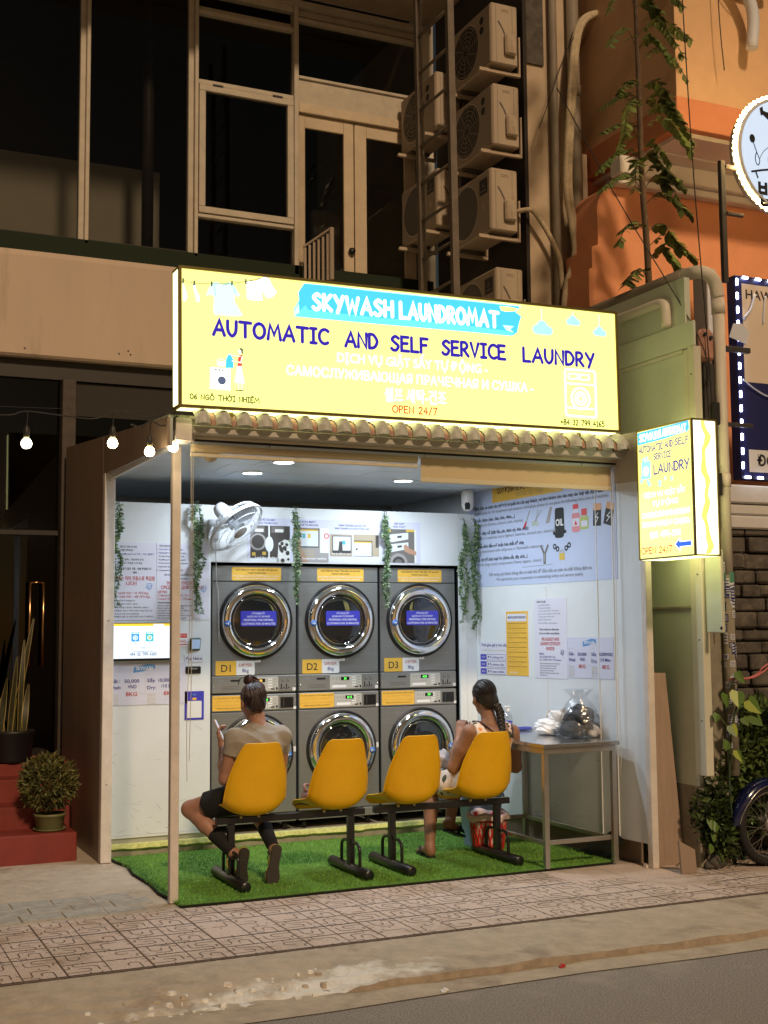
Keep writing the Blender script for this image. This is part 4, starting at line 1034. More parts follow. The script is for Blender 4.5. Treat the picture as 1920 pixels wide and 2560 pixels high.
# ================================================================== printed sheets, screens and fittings on the walls
FP = Fr((0, 9.2795, 0), (1, 0, 0), (0, 0, 1))      # the white panels round the machines; a = world X, b = world Z
def sheet(name, label, cat, F, a0, a1, b0, b1, mat, draw, group=None, th=.003):
    mb = MB(); mb.fbox(F, a0, a1, b0, b1, .0002, th, mat)
    draw(mb, th+.0008)
    o = F.P((a0+a1)/2, b0, 0)
    return mb.build(name, origin=tuple(o), label=label, cat=cat, group=group)
def para(mb, F, rows, h):
    for r in rows:
        s_, a, b, k, m = r[:5]; w_ = r[5] if len(r) > 5 else None; al = r[6] if len(r) > 6 else 'l'; bo = r[7] if len(r) > 7 else .006
        mb.text(F, s_, a, b, k, h, m, al, width=w_, bold=bo)
def mascot(mb, F, a, b, k, h, m):      # a plain smiling washing machine
    mb.line(F, [(a-.5*k, b-.6*k), (a+.5*k, b-.6*k), (a+.5*k, b+.6*k), (a-.5*k, b+.6*k)], .12*k, h, m, closed=True)
    mb.line(F, [(a+.3*k*math.cos(q*.524), b-.1*k+.3*k*math.sin(q*.524)) for q in range(12)], .1*k, h+.0003, m, closed=True)
    mb.line(F, [(a+.5*k, b), (a+.9*k, b+.3*k)], .12*k, h+.0003, m); mb.line(F, [(a-.5*k, b), (a-.85*k, b-.3*k)], .12*k, h+.0003, m); mb.line(F, [(a, b-.6*k), (a+.05*k, b-1.0*k)], .12*k, h+.0003, m)
# --- left panel: two text posters side by side
def d1(mb, h):
    para(mb, FP, [('1. 옷을 넣고 문을 닫으세요', 2.10, 2.262, .013, 'ink', .14), ('2. 기계를 선택하세요', 2.10, 2.236, .013, 'ink', .11), ('   • Visa/MasterCard 카드 - 카드 결제기', 2.10, 2.208, .013, 'ink_blue', .27),
        ('   • 현금 결제 - 직원에게 문의', 2.10, 2.166, .013, 'ink', .19), ('3. START 버튼을 누르세요', 2.10, 2.140, .013, 'ink', .18), ('세제 추가 없이 사용 - 자동 투입됩니다', 2.225, 2.098, .014, 'ink', .25, 'c', .02), ('세요', 2.225, 2.070, .013, 'ink', None, 'c', .02),
        ('세제는 이미 자동으로 투입됩', 2.225, 2.020, .026, 'ink_red', .30, 'c', .02), ('니다!!', 2.20, 1.982, .026, 'ink_red', .08, 'c', .02),
        ('가격: 50,000 VND / 1회 (최대 8kg)', 2.06, 1.916, .016, 'ink_red', .27), ('건조: 10,000 VND / 10분 (최대 8kg)', 2.06, 1.890, .016, 'ink_red', .28),
        ('* 세탁 시간은 약 30분입니다', 2.06, 1.862, .010, 'ink', .17), ('* 건조 시간은 사용자가 선택할 수 있습니다', 2.06, 1.838, .010, 'ink', .19), ('* 문이 완전히 닫혔는지 확인하고 시작해 주세요 감사합니다', 2.06, 1.812, .010, 'ink', .27),
        ('* 귀중품은 반드시 주머니에서 꺼내 주십시오', 2.06, 1.788, .010, 'ink', .30), ('* 기계 사용 중 문제가 생기면 연락하세요', 2.06, 1.764, .010, 'ink', .20), ('* 세탁물은 끝난 뒤 바로 찾아가 주시기 바랍니다', 2.06, 1.744, .010, 'ink', .31)], h)
    mascot(mb, FP, 2.335, 1.975, .032, h, 'banner_blue')
sheet('wall_poster', 'Korean text poster with a red line, leftmost on the white panel above the screen', 'poster', FP, 2.047, 2.386, 1.722, 2.30, 'paper', d1)
def d2(mb, h):
    R = [('ЧТО НУЖНО ДЕЛАТЬ', 2.41, 2.272, .014, 'ink', .15, 'l', .02), ('1. Положите вещи в машину', 2.395, 2.248, .013, 'ink_blue', .2), ('2. Выберите машину на экране', 2.395, 2.222, .013, 'ink_blue', .22), ('• Если оплачиваете картой', 2.40, 2.196, .013, 'ink', .2), ('   Visa/MasterCard - терминал', 2.40, 2.170, .013, 'ink', .21),
         ('• Если оплачиваете наличными', 2.40, 2.144, .013, 'ink', .23), ('   спросите кассира', 2.40, 2.118, .013, 'ink', .14), ('3. Нажмите кнопку START', 2.395, 2.090, .013, 'ink', .2), ('НЕ НУЖНО ДОБАВЛЯТЬ ПОРОШОК', 2.59, 2.055, .014, 'ink', .28, 'c', .02), ('МОЮЩЕЕ', 2.59, 2.028, .013, 'ink', None, 'c', .02),
         ('ВНУТРИ УЖЕ ЕСТЬ', 2.59, 1.990, .024, 'ink_red', .24, 'c', .02), ('СРЕДСТВО ДЛЯ СТИРКИ', 2.59, 1.956, .024, 'ink_red', .33, 'c', .02), ('ЦЕНЫ', 2.40, 1.926, .018, 'ink_red', None, 'l', .02), ('Стирка 50,000 VND / 8 кг', 2.40, 1.900, .018, 'ink_red', .25), ('Сушка 10,000 VND / 10 мин', 2.40, 1.874, .018, 'ink_red', .26), ('Примечание', 2.40, 1.848, .012, 'ink', None, 'l', .03)]
    for k, s_ in enumerate(('Время стирки около тридцати минут', 'Время сушки выбираете сами', 'Проверьте карманы перед стиркой', 'Закройте дверцу до щелчка', 'Заберите вещи сразу после сушки', 'Не перегружайте машину')): R.append((s_, 2.40, 1.826-.0185*k, .011, 'ink', (.27, .2, .25, .19, .26, .22)[k]))
    para(mb, FP, R, h); mascot(mb, FP, 2.755, 1.96, .032, h, 'banner_blue')
sheet('wall_poster', 'Russian text poster with a red line, between the hanging leaves and the front post', 'poster', FP, 2.39, 2.80, 1.722, 2.302, 'paper', d2)
def d3(mb, h, a0=2.047, b0=1.10, k=1.0, F=FP):
    mb.shape(F, [(a0+x*k, b0+z*k) for x, z in ((.175, .235), (.25, .245), (.30, .265), (.34, .262), (.338, .292), (.28, .298), (.22, .283), (.178, .276))], h, 'banner_blue')
    q = lambda s_, x, z, c_, m, w_=None: mb.text(F, s_, a0+x*k, b0+z*k, c_*k, h+.001, m, 'l', width=w_*k if w_ else None, bold=.01)
    pen(mb, F, 'SKYWASH', a0+.195*k, b0+.256*k, .022*k, h+.001, 'ink_white', width=.125*k, wd=.2)
    q('Giặt :', .0, .165, .026, 'ink_blue', .075); q('Wash:', .0, .118, .026, 'ink_blue', .085); q('50,000', .11, .163, .026, 'ink_blue', .11); q('VND', .135, .122, .026, 'ink_blue', .065); q('8KG', .12, .066, .030, 'ink_red', .085)
    q('Sấy', .28, .165, .026, 'ink_blue', .06); q('Dry:', .28, .112, .026, 'ink_blue', .065); q('10,000VND', .365, .165, .026, 'ink_blue', .165); q('/10 Mins', .385, .122, .026, 'ink_blue', .12); q('8KG', .405, .066, .030, 'ink_red', .085)
    for x, in ((.268,), (.0,)): mb.line(F, [(a0+x*k, b0+.09*k), (a0+x*k, b0+.222*k), (a0+(x+.06)*k, b0+.222*k)], .002*k, h+.001, 'ink_pale')
    mb.line(F, [(a0+.21*k, b0+.085*k), (a0+.266*k, b0+.085*k)], .002*k, h+.001, 'ink_pale')
    for x in (.005, .285):
        mb.line(F, [(a0+x*k, b0+.005*k), (a0+(x+.055)*k, b0+.005*k), (a0+(x+.055)*k, b0+.078*k), (a0+x*k, b0+.078*k)], .004*k, h+.001, 'ink_pale', closed=True); mb.ring(F, a0+(x+.028)*k, b0+.034*k, .014*k, .019*k, h+.0013, 'ink_pale', 16); mb.line(F, [(a0+(x+.008)*k, b0+.065*k), (a0+(x+.045)*k, b0+.065*k)], .004*k, h+.0013, 'ink_pale')
sheet('price_poster', 'pale price list for washing and drying, under the wall screen', 'poster', FP, 2.046, 2.63, 1.098, 1.405, 'paper_cool', d3)
# --- touch screen
t = thing('wall_screen', 'flat touch screen showing a white page with two blue machine icons', 'screen', (2.29, 9.26, 1.425))
mb = MB(); mb.fbox(FP, 2.044, 2.532, 1.424, 1.703, .006, .04, 'tv_black', .004); mb.fbox(FP, 2.2, 2.4, 1.45, 1.65, .0002, .007, 'tv_black'); mb.build('housing', t)
mb = MB(); h_ = .041
mb.rect(FP, 2.050, 2.526, 1.441, 1.697, h_, 'screen_white'); mb.rect(FP, 2.050, 2.526, 1.679, 1.697, h_+.001, 'screen_amber'); mb.rrect(FP, 2.36, 2.44, 1.681, 1.694, h_+.002, 'screen_white', .004)
for x in (2.225, 2.332):
    mb.rrect(FP, x-.029, x+.029, 1.566, 1.636, h_+.001, 'screen_blue' if x < 2.3 else 'screen_teal', .006); mb.rect(FP, x-.024, x+.024, 1.622, 1.632, h_+.002, 'screen_white'); mb.ring(FP, x, 1.593, .012, .019, h_+.002, 'screen_white', 18); mb.disc(FP, x, 1.593, .008, h_+.002, 'screen_amber' if x > 2.3 else 'screen_white', 12)
    mb.text(FP, 'Giặt' if x < 2.3 else 'Sấy', x, 1.550, .008, h_+.001, 'screen_ink', 'c')
mb.text(FP, 'Chọn máy', 2.29, 1.662, .008, h_+.001, 'screen_ink', 'c'); mb.text(FP, 'Hotline', 2.285, 1.515, .010, h_+.001, 'screen_ink', 'c'); mb.line(FP, [(2.21, 1.492), (2.36, 1.492)], .002, h_+.001, 'screen_ink')
pen(mb, FP, '+84 32 799 4165', 2.285, 1.463, .021, h_+.001, 'screen_ink', width=.20, wd=.15, align='c'); mb.build('display', t)
# --- payment corner
t = thing('card_reader', 'small square card reader with a lit blue-grey screen', 'card reader', (2.69, 9.26, 1.49))
FRr = Fr((2.690, 9.255, 1.537), (1, .22, 0), (.04, -.2, 1))
mb = MB(); mb.fbox(FRr, -.046, .046, -.048, .048, -.025, .0, 'reader_case', .008); mb.fbox(FRr, -.02, .02, -.03, .02, -.045, -.024, 'reader_case'); mb.build('case', t)
mb = MB(); mb.rrect(FRr, -.034, .036, -.032, .040, .0012, 'reader_screen', .004); mb.build('display', t)
sheet('notice_label', 'white label reading Pay Here under the card reader', 'label', FP, 2.612, 2.755, 1.405, 1.458, 'paper', lambda mb, h: mb.text(FP, 'Pay Here', 2.683, 1.422, .024, h, 'ink', 'c', width=.125, bold=.006))
def d4(mb, h):
    mb.rect(FP, 2.567, 2.628, 1.59, 1.622, h-.0003, 'mark_red'); mb.text(FP, 'CẤM HÚT', 2.597, 1.60, .014, h+.0005, 'ink_white', 'c', width=.05); mb.rect(FP, 2.567, 2.628, 1.535, 1.542, h-.0003, 'mark_red'); mb.text(FP, 'THUỐC', 2.597, 1.556, .016, h+.0005, 'mark_red', 'c', width=.05)
sheet('notice_label', 'small red and white notice half hidden by the front post', 'label', FP, 2.565, 2.630, 1.52, 1.624, 'label_white', d4)
t = thing('banknote_slot', 'black banknote slot let into the white panel', 'slot', (2.677, 9.27, 1.318))
mb = MB(); mb.fbox(FP, 2.617, 2.737, 1.320, 1.374, .0002, .012, 'gasket', .006); mb.build('housing', t)
mb = MB(); mb.fbox(FP, 2.635, 2.72, 1.340, 1.362, .0125, .014, 'slot_black'); mb.prism(FP, [(2.645, 1.362), (2.655, 1.350), (2.70, 1.350), (2.71, 1.362)], .0142, .017, 'steel_panel'); mb.build('mouth', t)
def d5(mb, h):
    mb.rrect(FP, 2.63, 2.744, .990, 1.115, h, 'label_white', .006); mb.rrect(FP, 2.672, 2.704, 1.122, 1.140, h, 'label_amber', .003)
    for r in (.008, .014, .020): mb.line(FP, arc(2.688, 1.150, r, 40, 140, 6), .003, h+.0005, 'banner_blue')
sheet('payment_card', 'blue payment card with a blank white square, below the banknote slot', 'card', FP, 2.613, 2.762, .975, 1.188, 'label_blue', d5)
# --- picture strip above the machines
def cap(mb, a, b, s1, s2, w_, h): mb.text(FP, s1, a, b+.024, .017, h, 'ink_blue', 'c', width=w_*.8, bold=.012); mb.text(FP, s2, a, b, .015, h, 'ink_blue', 'c', width=w_, bold=.012)
def picture_strip(mb, h):
    F = FP
    cap(mb, 3.268, 2.468, 'BỎ ĐỒ VÀO MÁY', 'LOAD THE MACHINE', .165, h); cap(mb, 3.60, 2.462, 'CHỌN MÁY', 'CHOOSE THE MACHINE', .19, h); cap(mb, 3.99, 2.442, 'THANH TOÁN BẰNG QR HOẶC THẺ', 'BANK TRANSFER OR CONTACTLESS CARD', .30, h); cap(mb, 4.41, 2.468, 'BẤM "START"', 'PRESS "START"', .115, h)
    # loading
    mb.rect(F, 3.128, 3.455, 2.172, 2.455, h, 'pic_dark'); h2 = h+.0005
    for a in (3.135, 3.30): mb.rect(F, a, a+.11, 2.40, 2.452, h2, 'pic_steel'); mb.rect(F, a+.03, a+.10, 2.405, 2.43, h2+.0004, 'pic_white')
    mb.ring(F, 3.19, 2.328, .052, .068, h2, 'pic_grey'); mb.rect(F, 3.275, 3.288, 2.2, 2.455, h2, 'pic_white'); mb.disc(F, 3.283, 2.31, .034, h2+.0004, 'pic_screen', 18, .062); mb.rect(F, 3.14, 3.17, 2.22, 2.245, h2, 'pic_amber'); mb.rect(F, 3.225, 3.255, 2.225, 2.25, h2, 'pic_amber')
    mb.rect(F, 3.128, 3.36, 2.172, 2.20, h2, 'pic_screen')
    r2 = random.Random(3)
    mb.shape(F, [(3.35, 2.172), (3.36, 2.32), (3.41, 2.35), (3.455, 2.34), (3.455, 2.172)], h2, 'pic_white'); mb.disc(F, 3.415, 2.385, .028, h2+.0004, 'pic_dark', 14)
    for k in range(14): mb.disc(F, 3.37+.08*r2.random(), 2.18+.14*r2.random(), .010+.008*r2.random(), h2+.0008+.0001*k, 'pic_dark', 8)
    mb.text(F, 'Load the machine', 3.165, 2.196, .018, h2+.003, 'ink_white', 'l', width=.185, bold=.02)
    # choosing
    mb.rect(F, 3.48, 3.783, 2.174, 2.447, h, 'pic_grey'); mb.rect(F, 3.49, 3.70, 2.29, 2.44, h2, 'pic_dark'); mb.rect(F, 3.494, 3.694, 2.30, 2.434, h2+.0004, 'pic_screen'); mb.rect(F, 3.494, 3.694, 2.422, 2.434, h2+.0008, 'pic_amber')
    for k, m in enumerate(('pic_blue', 'pic_teal', 'pic_amber')): mb.rect(F, 3.515+k*.045, 3.54+k*.045, 2.365, 2.40, h2+.0008, m)
    mb.rect(F, 3.71, 3.783, 2.25, 2.447, h2, 'pic_white'); mb.ring(F, 3.765, 2.385, .014, .022, h2+.0004, 'mark_red', 18)
    for k in range(3): mb.rect(F, 3.56, 3.66, 2.255-k*.022, 2.268-k*.022, h2, 'pic_wood')
    mb.shape(F, [(3.50, 2.36), (3.535, 2.37), (3.55, 2.33), (3.545, 2.29), (3.585, 2.22), (3.61, 2.174), (3.56, 2.174), (3.53, 2.24), (3.51, 2.31)], h2+.0012, 'pic_skin'); mb.text(F, 'Choose your machine', 3.545, 2.196, .018, h2+.003, 'ink_white', 'l', width=.215, bold=.02)
    # paying
    mb.rect(F, 3.795, 3.986, 2.224, 2.401, h, 'pic_wood'); mb.rect(F, 3.815, 3.98, 2.25, 2.39, h2, 'pic_dark'); mb.rect(F, 3.822, 3.974, 2.272, 2.384, h2+.0004, 'pic_screen'); mb.rect(F, 3.90, 3.93, 2.32, 2.35, h2+.0008, 'pic_teal'); mb.shape(F, [(3.865, 2.265), (3.875, 2.345), (3.90, 2.345), (3.905, 2.265)], h2+.0012, 'pic_dark'); mb.text(F, 'Pay by QR or card', 3.81, 2.24, .013, h2+.003, 'ink_white', 'l', width=.165, bold=.02)
    mb.rect(F, 4.002, 4.226, 2.228, 2.404, h, 'pic_wood'); mb.rect(F, 4.002, 4.165, 2.228, 2.355, h2, 'pic_dark'); mb.rect(F, 4.002, 4.158, 2.232, 2.347, h2+.0004, 'pic_screen'); mb.rect(F, 4.002, 4.158, 2.335, 2.347, h2+.0008, 'pic_amber'); mb.disc(F, 4.028, 2.285, .009, h2+.0008, 'pic_dark', 12); mb.rect(F, 4.195, 4.222, 2.30, 2.40, h2, 'pic_dark')
    # pressing start
    mb.rect(F, 4.291, 4.562, 2.18, 2.456, h, 'pic_steel'); mb.rect(F, 4.291, 4.33, 2.43, 2.456, h2, 'pic_amber'); mb.rect(F, 4.47, 4.545, 2.436, 2.456, h2, 'pic_amber'); mb.rect(F, 4.545, 4.562, 2.18, 2.456, h2, 'pic_white')
    for b in (2.345, 2.265): mb.shape(F, [(4.32, b), (4.49, b+.03), (4.49, b+.085), (4.32, b+.065)], h2, 'pic_screen'); mb.shape(F, [(4.39, b+.038), (4.43, b+.043), (4.43, b+.06), (4.39, b+.055)], h2+.0004, 'pic_dark')
    mb.shape(F, [(4.445, 2.32), (4.47, 2.335), (4.50, 2.30), (4.56, 2.275), (4.56, 2.245), (4.50, 2.255), (4.455, 2.275)], h2+.0008, 'pic_skin'); mb.line(F, arc(4.40, 2.175, .07, 5, 175, 12), .025, h2+.0008, 'pic_grey', caps=False); mb.line(F, arc(4.40, 2.178, .045, 5, 175, 10), .02, h2+.001, 'pic_dark', caps=False)
sheet('picture_strip', 'long white strip with four how-to photographs above the machines', 'poster', FP, 3.105, 4.60, 2.174, 2.515, 'paper_cool', picture_strip, th=.0025)
# --- right wall: a = -distance from the street edge, b = height
def W(s_, z): return (-s_, z)
def d6(mb, h):
    F = FRIN; H = h
    mb.shape(F, [W(1.885, 2.665), W(1.90, 2.64), W(1.85, 2.64), W(1.86, 2.58), W(.99, 2.61), W(1.0, 2.66)], H, 'label_amber') if False else None
    mb.shape(F, [W(1.93, 2.672), W(1.93, 2.80), W(1.0, 2.80), W(1.0, 2.682)], H, 'label_amber')
    R = [('QUY ĐỊNH VỀ ĐỒ VẬT HẠN CHẾ', 1.86, 2.745, .040, 'ink', .72, 'l', .02), ('RESTRICTED ITEMS', 1.60, 2.697, .034, 'ink_amber', .36, 'l', .02),
     ('Để đảm bảo an toàn cho thiết bị và quần áo của quý khách, vui lòng không cho vào máy các loại vật dụng sau:', 2.25, 2.630, .028, 'ink', 1.72, 'l', .018), ('To ensure safety for the equipment and customer belongings, please do not place the following items into the machine:', 2.25, 2.588, .026, 'ink_grey', 1.78),
     ('• Vật sắc nhọn (dao, kéo, kim, ghim,...)', 2.24, 2.528, .028, 'ink', .62, 'l', .018), ('Sharp objects (knives, scissors, pins, staples)', 2.23, 2.488, .026, 'ink_grey', .72),
     ('• Vật dễ cháy nổ (bật lửa, pin, bình xịt, hóa chất)', 2.24, 2.418, .028, 'ink', .80, 'l', .018), ('Flammable or explosive items (lighters, batteries, aerosol cans, chemicals)', 2.23, 2.378, .026, 'ink_grey', 1.14),
     ('• Quần áo dính dầu mỡ hoặc hóa chất dễ cháy', 2.24, 2.308, .028, 'ink', .74, 'l', .018), ('Items contaminated with oil/grease or flammable substances', 2.23, 2.268, .026, 'ink_grey', .98),
     ('• Đồ có chi tiết kim loại lớn (khóa sắt, dây xích...)', 2.24, 2.198, .028, 'ink', .78, 'l', .018), ('Items with large metal components (heavy zippers, chains)', 2.23, 2.158, .026, 'ink_grey', .95),
     ('Rất mong quý khách thông cảm và tuân thủ để đảm bảo an toàn và chất lượng dịch vụ.', 1.99, 2.070, .028, 'ink_grey', 1.32, 'l', .016), ('We appreciate your cooperation in maintaining safety and service quality.', 1.89, 2.028, .026, 'ink_grey', 1.12)]
    for r in R: para(mb, F, [(r[0], -r[1])+tuple(r[2:])], H+.0008)
    mb.line(F, [W(1.53, 2.122), W(1.14, 2.130)], .004, H, 'ink_grey')
    # knife, scissors, stapler
    mb.line(F, [W(1.50, 2.435), W(1.47, 2.475)], .022, H, 'mark_red'); mb.line(F, [W(1.465, 2.48), W(1.42, 2.565)], .010, H+.0004, 'pic_grey')
    for p in ((1.36, 2.47, 1.27, 2.555), (1.34, 2.48, 1.31, 2.56)): mb.line(F, [W(p[0], p[1]), W(p[2], p[3])], .008, H, 'pic_grey')
    for a, b in ((1.375, 2.46), (1.33, 2.455)): mb.ring(F, -a, b, .012, .019, H+.0004, 'pic_lime', 14)
    mb.shape(F, [W(1.22, 2.45), W(1.17, 2.45), W(1.13, 2.57), W(1.16, 2.575)], H, 'pic_grey')
    # oil drum
    mb.shape(F, [W(*p) for p in ((1.105, 2.385), (1.10, 2.545), (1.085, 2.557), (1.005, 2.557), (.99, 2.545), (.985, 2.385), (.965, 2.378), (.962, 2.362), (.995, 2.352), (.995, 2.335), (1.02, 2.325), (1.08, 2.325), (1.105, 2.335), (1.105, 2.35), (1.128, 2.355), (1.128, 2.375))], H, 'mark_black'); mb.text(F, 'OIL', -1.045, 2.42, .052, H+.0008, 'ink_white', 'c', width=.095, bold=.03)
    # bottles
    mb.rrect(F, -.895, -.80, 2.355, 2.50, H, 'pic_pink', .02); mb.rrect(F, -.875, -.82, 2.50, 2.53, H+.0002, 'paper', .008); mb.rrect(F, -.88, -.815, 2.53, 2.568, H+.0005, 'mark_red', .008); mb.rrect(F, -.89, -.805, 2.40, 2.46, H+.0006, 'paper', .005); mb.shape(F, [W(.868, 2.41), W(.828, 2.41), W(.848, 2.445)], H+.0012, 'mark_red')
    mb.rrect(F, -.80, -.70, 2.37, 2.47, H+.0004, 'pic_lime', .02); mb.rrect(F, -.782, -.718, 2.475, 2.525, H+.0005, 'mark_red', .008); mb.rrect(F, -.785, -.712, 2.39, 2.435, H+.0009, 'paper', .005)
    # batteries
    for a, an in ((.605, -.06), (.49, -.28)):
        B_ = Fr(F.P(-a, 2.385, 0), F.u*math.cos(an)+F.v*math.sin(an), F.v*math.cos(an)-F.u*math.sin(an)); mb.rrect(B_, -.045, .045, 0, .135, H+.0004, 'mark_black', .006); mb.rrect(B_, -.043, .043, .115, .165, H+.001, 'mark_copper', .006); mb.line(B_, [(.008, .095), (-.016, .062), (.014, .062), (-.010, .025)], .007, H+.0014, 'ink_white')
    # zip, chain and padlock
    mb.line(F, [W(1.28, 2.275), W(1.245, 2.215), W(1.245, 2.145)], .022, H, 'pic_steel'); mb.line(F, [W(1.195, 2.275), W(1.232, 2.215), W(1.235, 2.145)], .022, H+.0004, 'pic_steel'); mb.line(F, [W(1.24, 2.16), W(1.24, 2.21)], .014, H+.0008, 'pic_grey')
    for a, b in ((1.11, 2.262), (1.075, 2.242), (.935, 2.264), (.97, 2.243)): mb.ring(F, -a, b, .010, .022, H, 'mark_black', 12)
    mb.line(F, arc(-1.022, 2.205, .025, 0, 180, 8), .008, H+.0004, 'pic_grey'); mb.rrect(F, -1.055, -.99, 2.155, 2.208, H+.0008, 'pic_amber', .008)
sheet('wall_poster', 'large pale blue poster of restricted items on the right wall', 'poster', FRIN, -2.278, -.392, 1.985, 2.795, 'paper_lilac', d6)
def d7(mb, h):
    mb.rect(FRIN, -1.75, -1.492, 1.695, 1.755, h, 'paper'); mb.text(FRIN, 'IMPORTANT SAFETY INSTRUCTIONS', -1.62, 1.718, .018, h+.0008, 'ink', 'c', width=.235, bold=.02)
    r2 = random.Random(5); b = 1.675
    while b > 1.30:
        mb.text(FRIN, 'To reduce the risk of fire or injury to persons read all the', -1.745, b, .009, h, 'ink', 'l', width=.25); b -= .017
        mb.text(FRIN, ('instructions before using', 'keep away', 'do not reach into the machine', 'never')[r2.randint(0, 3)], -1.745, b, .009, h, 'ink_amber', 'l', width=r2.uniform(.06, .2)); b -= .021
    mb.text(FRIN, 'SAVE THESE', -1.73, 1.28, .016, h, 'ink_white', 'l')
sheet('safety_poster', 'tall amber safety instruction poster on the right wall', 'poster', FRIN, -1.765, -1.475, 1.265, 1.775, 'label_amber', d7)
def d8(mb, h):
    R = [('HOW TO USE', -1.35, 1.835, .016, 'ink', .11, 'l', .02)]
    for k, s_ in enumerate(('1. Load the machine', '2. Choose the machine', '• If you pay with a Visa card', '   use the card reader on the wall', '• If you pay with cash', '   ask the attendant')): R.append((s_, -1.34, 1.812-.0225*k, .013, 'ink_grey', (.15, .16, .26, .28, .2, .17)[k]))
    R += [('3. Press START on the machine', -1.34, 1.672, .013, 'ink_grey', .24), ('Don\'t add your detergent', -1.20, 1.622, .017, 'ink', .24, 'c', .02), ('it is in the machine', -1.20, 1.592, .017, 'ink', .25, 'c', .02), ('WE ALREADY HAVE', -1.19, 1.542, .026, 'ink_red', .22, 'c', .02), ('LAUNDRY DETERGENT', -1.19, 1.508, .026, 'ink_red', .25, 'c', .02), ('INSIDE', -1.19, 1.470, .026, 'ink_red', .10, 'c', .02),
          ('PRICE', -1.33, 1.434, .016, 'ink_blue', None, 'l', .02), ('Wash 50,000 VND / 8 kg', -1.33, 1.412, .015, 'ink_blue', .2), ('Dry 10,000 VND / 10 minutes', -1.33, 1.390, .015, 'ink_blue', .27)]
    for k in range(6): R.append((('Note: the wash takes about 30 minutes', 'choose the drying time yourself', 'check that pockets are empty', 'close the door firmly', 'take your clothes out when done', 'thank you')[k], -1.325, 1.364-.018*k, .010, 'ink', (.25, .21, .2, .17, .23, .09)[k]))
    para(mb, FRIN, R, h); mascot(mb, FRIN, -1.045, 1.455, .028, h, 'ink_blue')
sheet('wall_poster', 'white how-to poster with red lines on the right wall, beside the amber one', 'poster', FRIN, -1.385, -.985, 1.255, 1.868, 'paper', d8)
sheet('price_poster', 'pale price list on the right wall above the white plastic bag', 'poster', FRIN, -.982, -.455, 1.268, 1.57, 'paper_cool', lambda mb, h: d3(mb, h, -.965, 1.28, .94, FRIN))
def d9(mb, h):
    mb.text(FRIN, 'Thời gian gợi ý cho sấy', -2.12, 1.495, .021, h, 'ink_blue', 'l', width=.36, bold=.015); mb.text(FRIN, 'Recommendations for Drying', -2.10, 1.455, .017, h, 'ink_pale', 'l', width=.32, bold=.01)
    for k, (a, s_) in enumerate((('20-30', 'Đồ mỏng nhẹ'), ('30-40', 'Đồ cotton dày'), ('40-50', 'Đồ jean khăn'))):
        b = 1.385-.058*k; mb.rrect(FRIN, -2.135, -2.05, b-.002, b+.044, h, 'label_blue', .006); mb.text(FRIN, a, -2.092, b+.014, .014, h+.0008, 'ink_white', 'c', width=.05); mb.text(FRIN, s_, -2.03, b+.012, .018, h, 'ink_blue', 'l', width=.23, bold=.015); mb.line(FRIN, [(-2.045, b-.002), (-1.78, b-.002), (-1.78, b+.044), (-2.045, b+.044)], .0025, h, 'ink_blue', closed=True)
sheet('wall_poster', 'white drying-time chart with three blue tabs, in the right wall corner', 'poster', FRIN, -2.15, -1.77, 1.262, 1.53, 'paper', d9)

# --- wall fan
fc = Vector((2.905, 8.93, 2.40)); fn = Vector((.46, -.52, -.72)).normalized()
t = thing('wall_fan', 'white oscillating wall fan tilted down over the seats', 'fan', tuple(fc))
fu = fn.orthogonal().normalized(); 
fu = (Vector((0, 0, 1))-fn*fn.z).normalized(); fv = fn.cross(fu); Rf = .232
def fp(r, a, h): return fc+(fu*math.cos(a)+fv*math.sin(a))*r+fn*h
mb = MB()
for k in range(48):
    a = 2*math.pi*k/48
    mb.tube([fp(.055, a, .045), fp(.12, a+.05, .047), fp(.19, a+.1, .036), fp(Rf, a+.12, .0)], .0011, 'fan_white', 4, caps=False)
for r, h_, q in ((Rf, 0, .006), (.19, .037, .002), (.13, .048, .002), (.055, .046, .004)): mb.tube([fp(r, 2*math.pi*k/48, h_) for k in range(48)], q, 'fan_white', 6, closed=True)
mb.build('front_cage', t)
mb = MB()
for k in range(44):
    a = 2*math.pi*k/44
    mb.tube([fp(Rf, a, -.012), fp(.215, a, -.06), fp(.15, a, -.095), fp(.06, a, -.105)], .0011, 'fan_white', 4, caps=False)
for r, h_, q in ((Rf, -.012, .006), (.215, -.06, .002), (.15, -.095, .002)): mb.tube([fp(r, 2*math.pi*k/48, h_) for k in range(48)], q, 'fan_white', 6, closed=True)
mb.build('rear_cage', t)
mb = MB()
for b in range(3):
    rows = []
    for i in range(7):
        r = .03+.175*i/6
        for j in range(7):
            w_ = (j/6-.5)*(1.0+.35*math.sin(math.pi*i/6)); a = 2*math.pi*b/3+w_*.95
            rows.append(fp(r, a, -.035-.035*math.sin(w_*1.6)))
    mb.add(rows, [(i*7+j, i*7+j+1, (i+1)*7+j+1, (i+1)*7+j) for i in range(6) for j in range(6)], 'fan_blade', True)
mb.lathe([(.04, -.06), (.04, -.02), (.001, -.012)], fc, fn, 'fan_blade', 20); mb.build('blades', t)
mb = MB(); mb.lathe([(.058, .046), (.054, .054), (.001, .058)], fc, fn, 'fan_hub', 28); mb.text(Fr(fc+fn*.0592, -fv, fu), 'FAN', 0, -.006, .012, .0, 'panel_silver', 'c') if False else None
mb.build('badge', t)
mb = MB(); mb.lathe([(.058, -.10), (.060, -.13), (.058, -.20), (.045, -.235), (.02, -.245), (.001, -.246)], fc, fn, 'fan_white', 28); mb.build('motor', t)
mb = MB(); p = fc-fn*.17
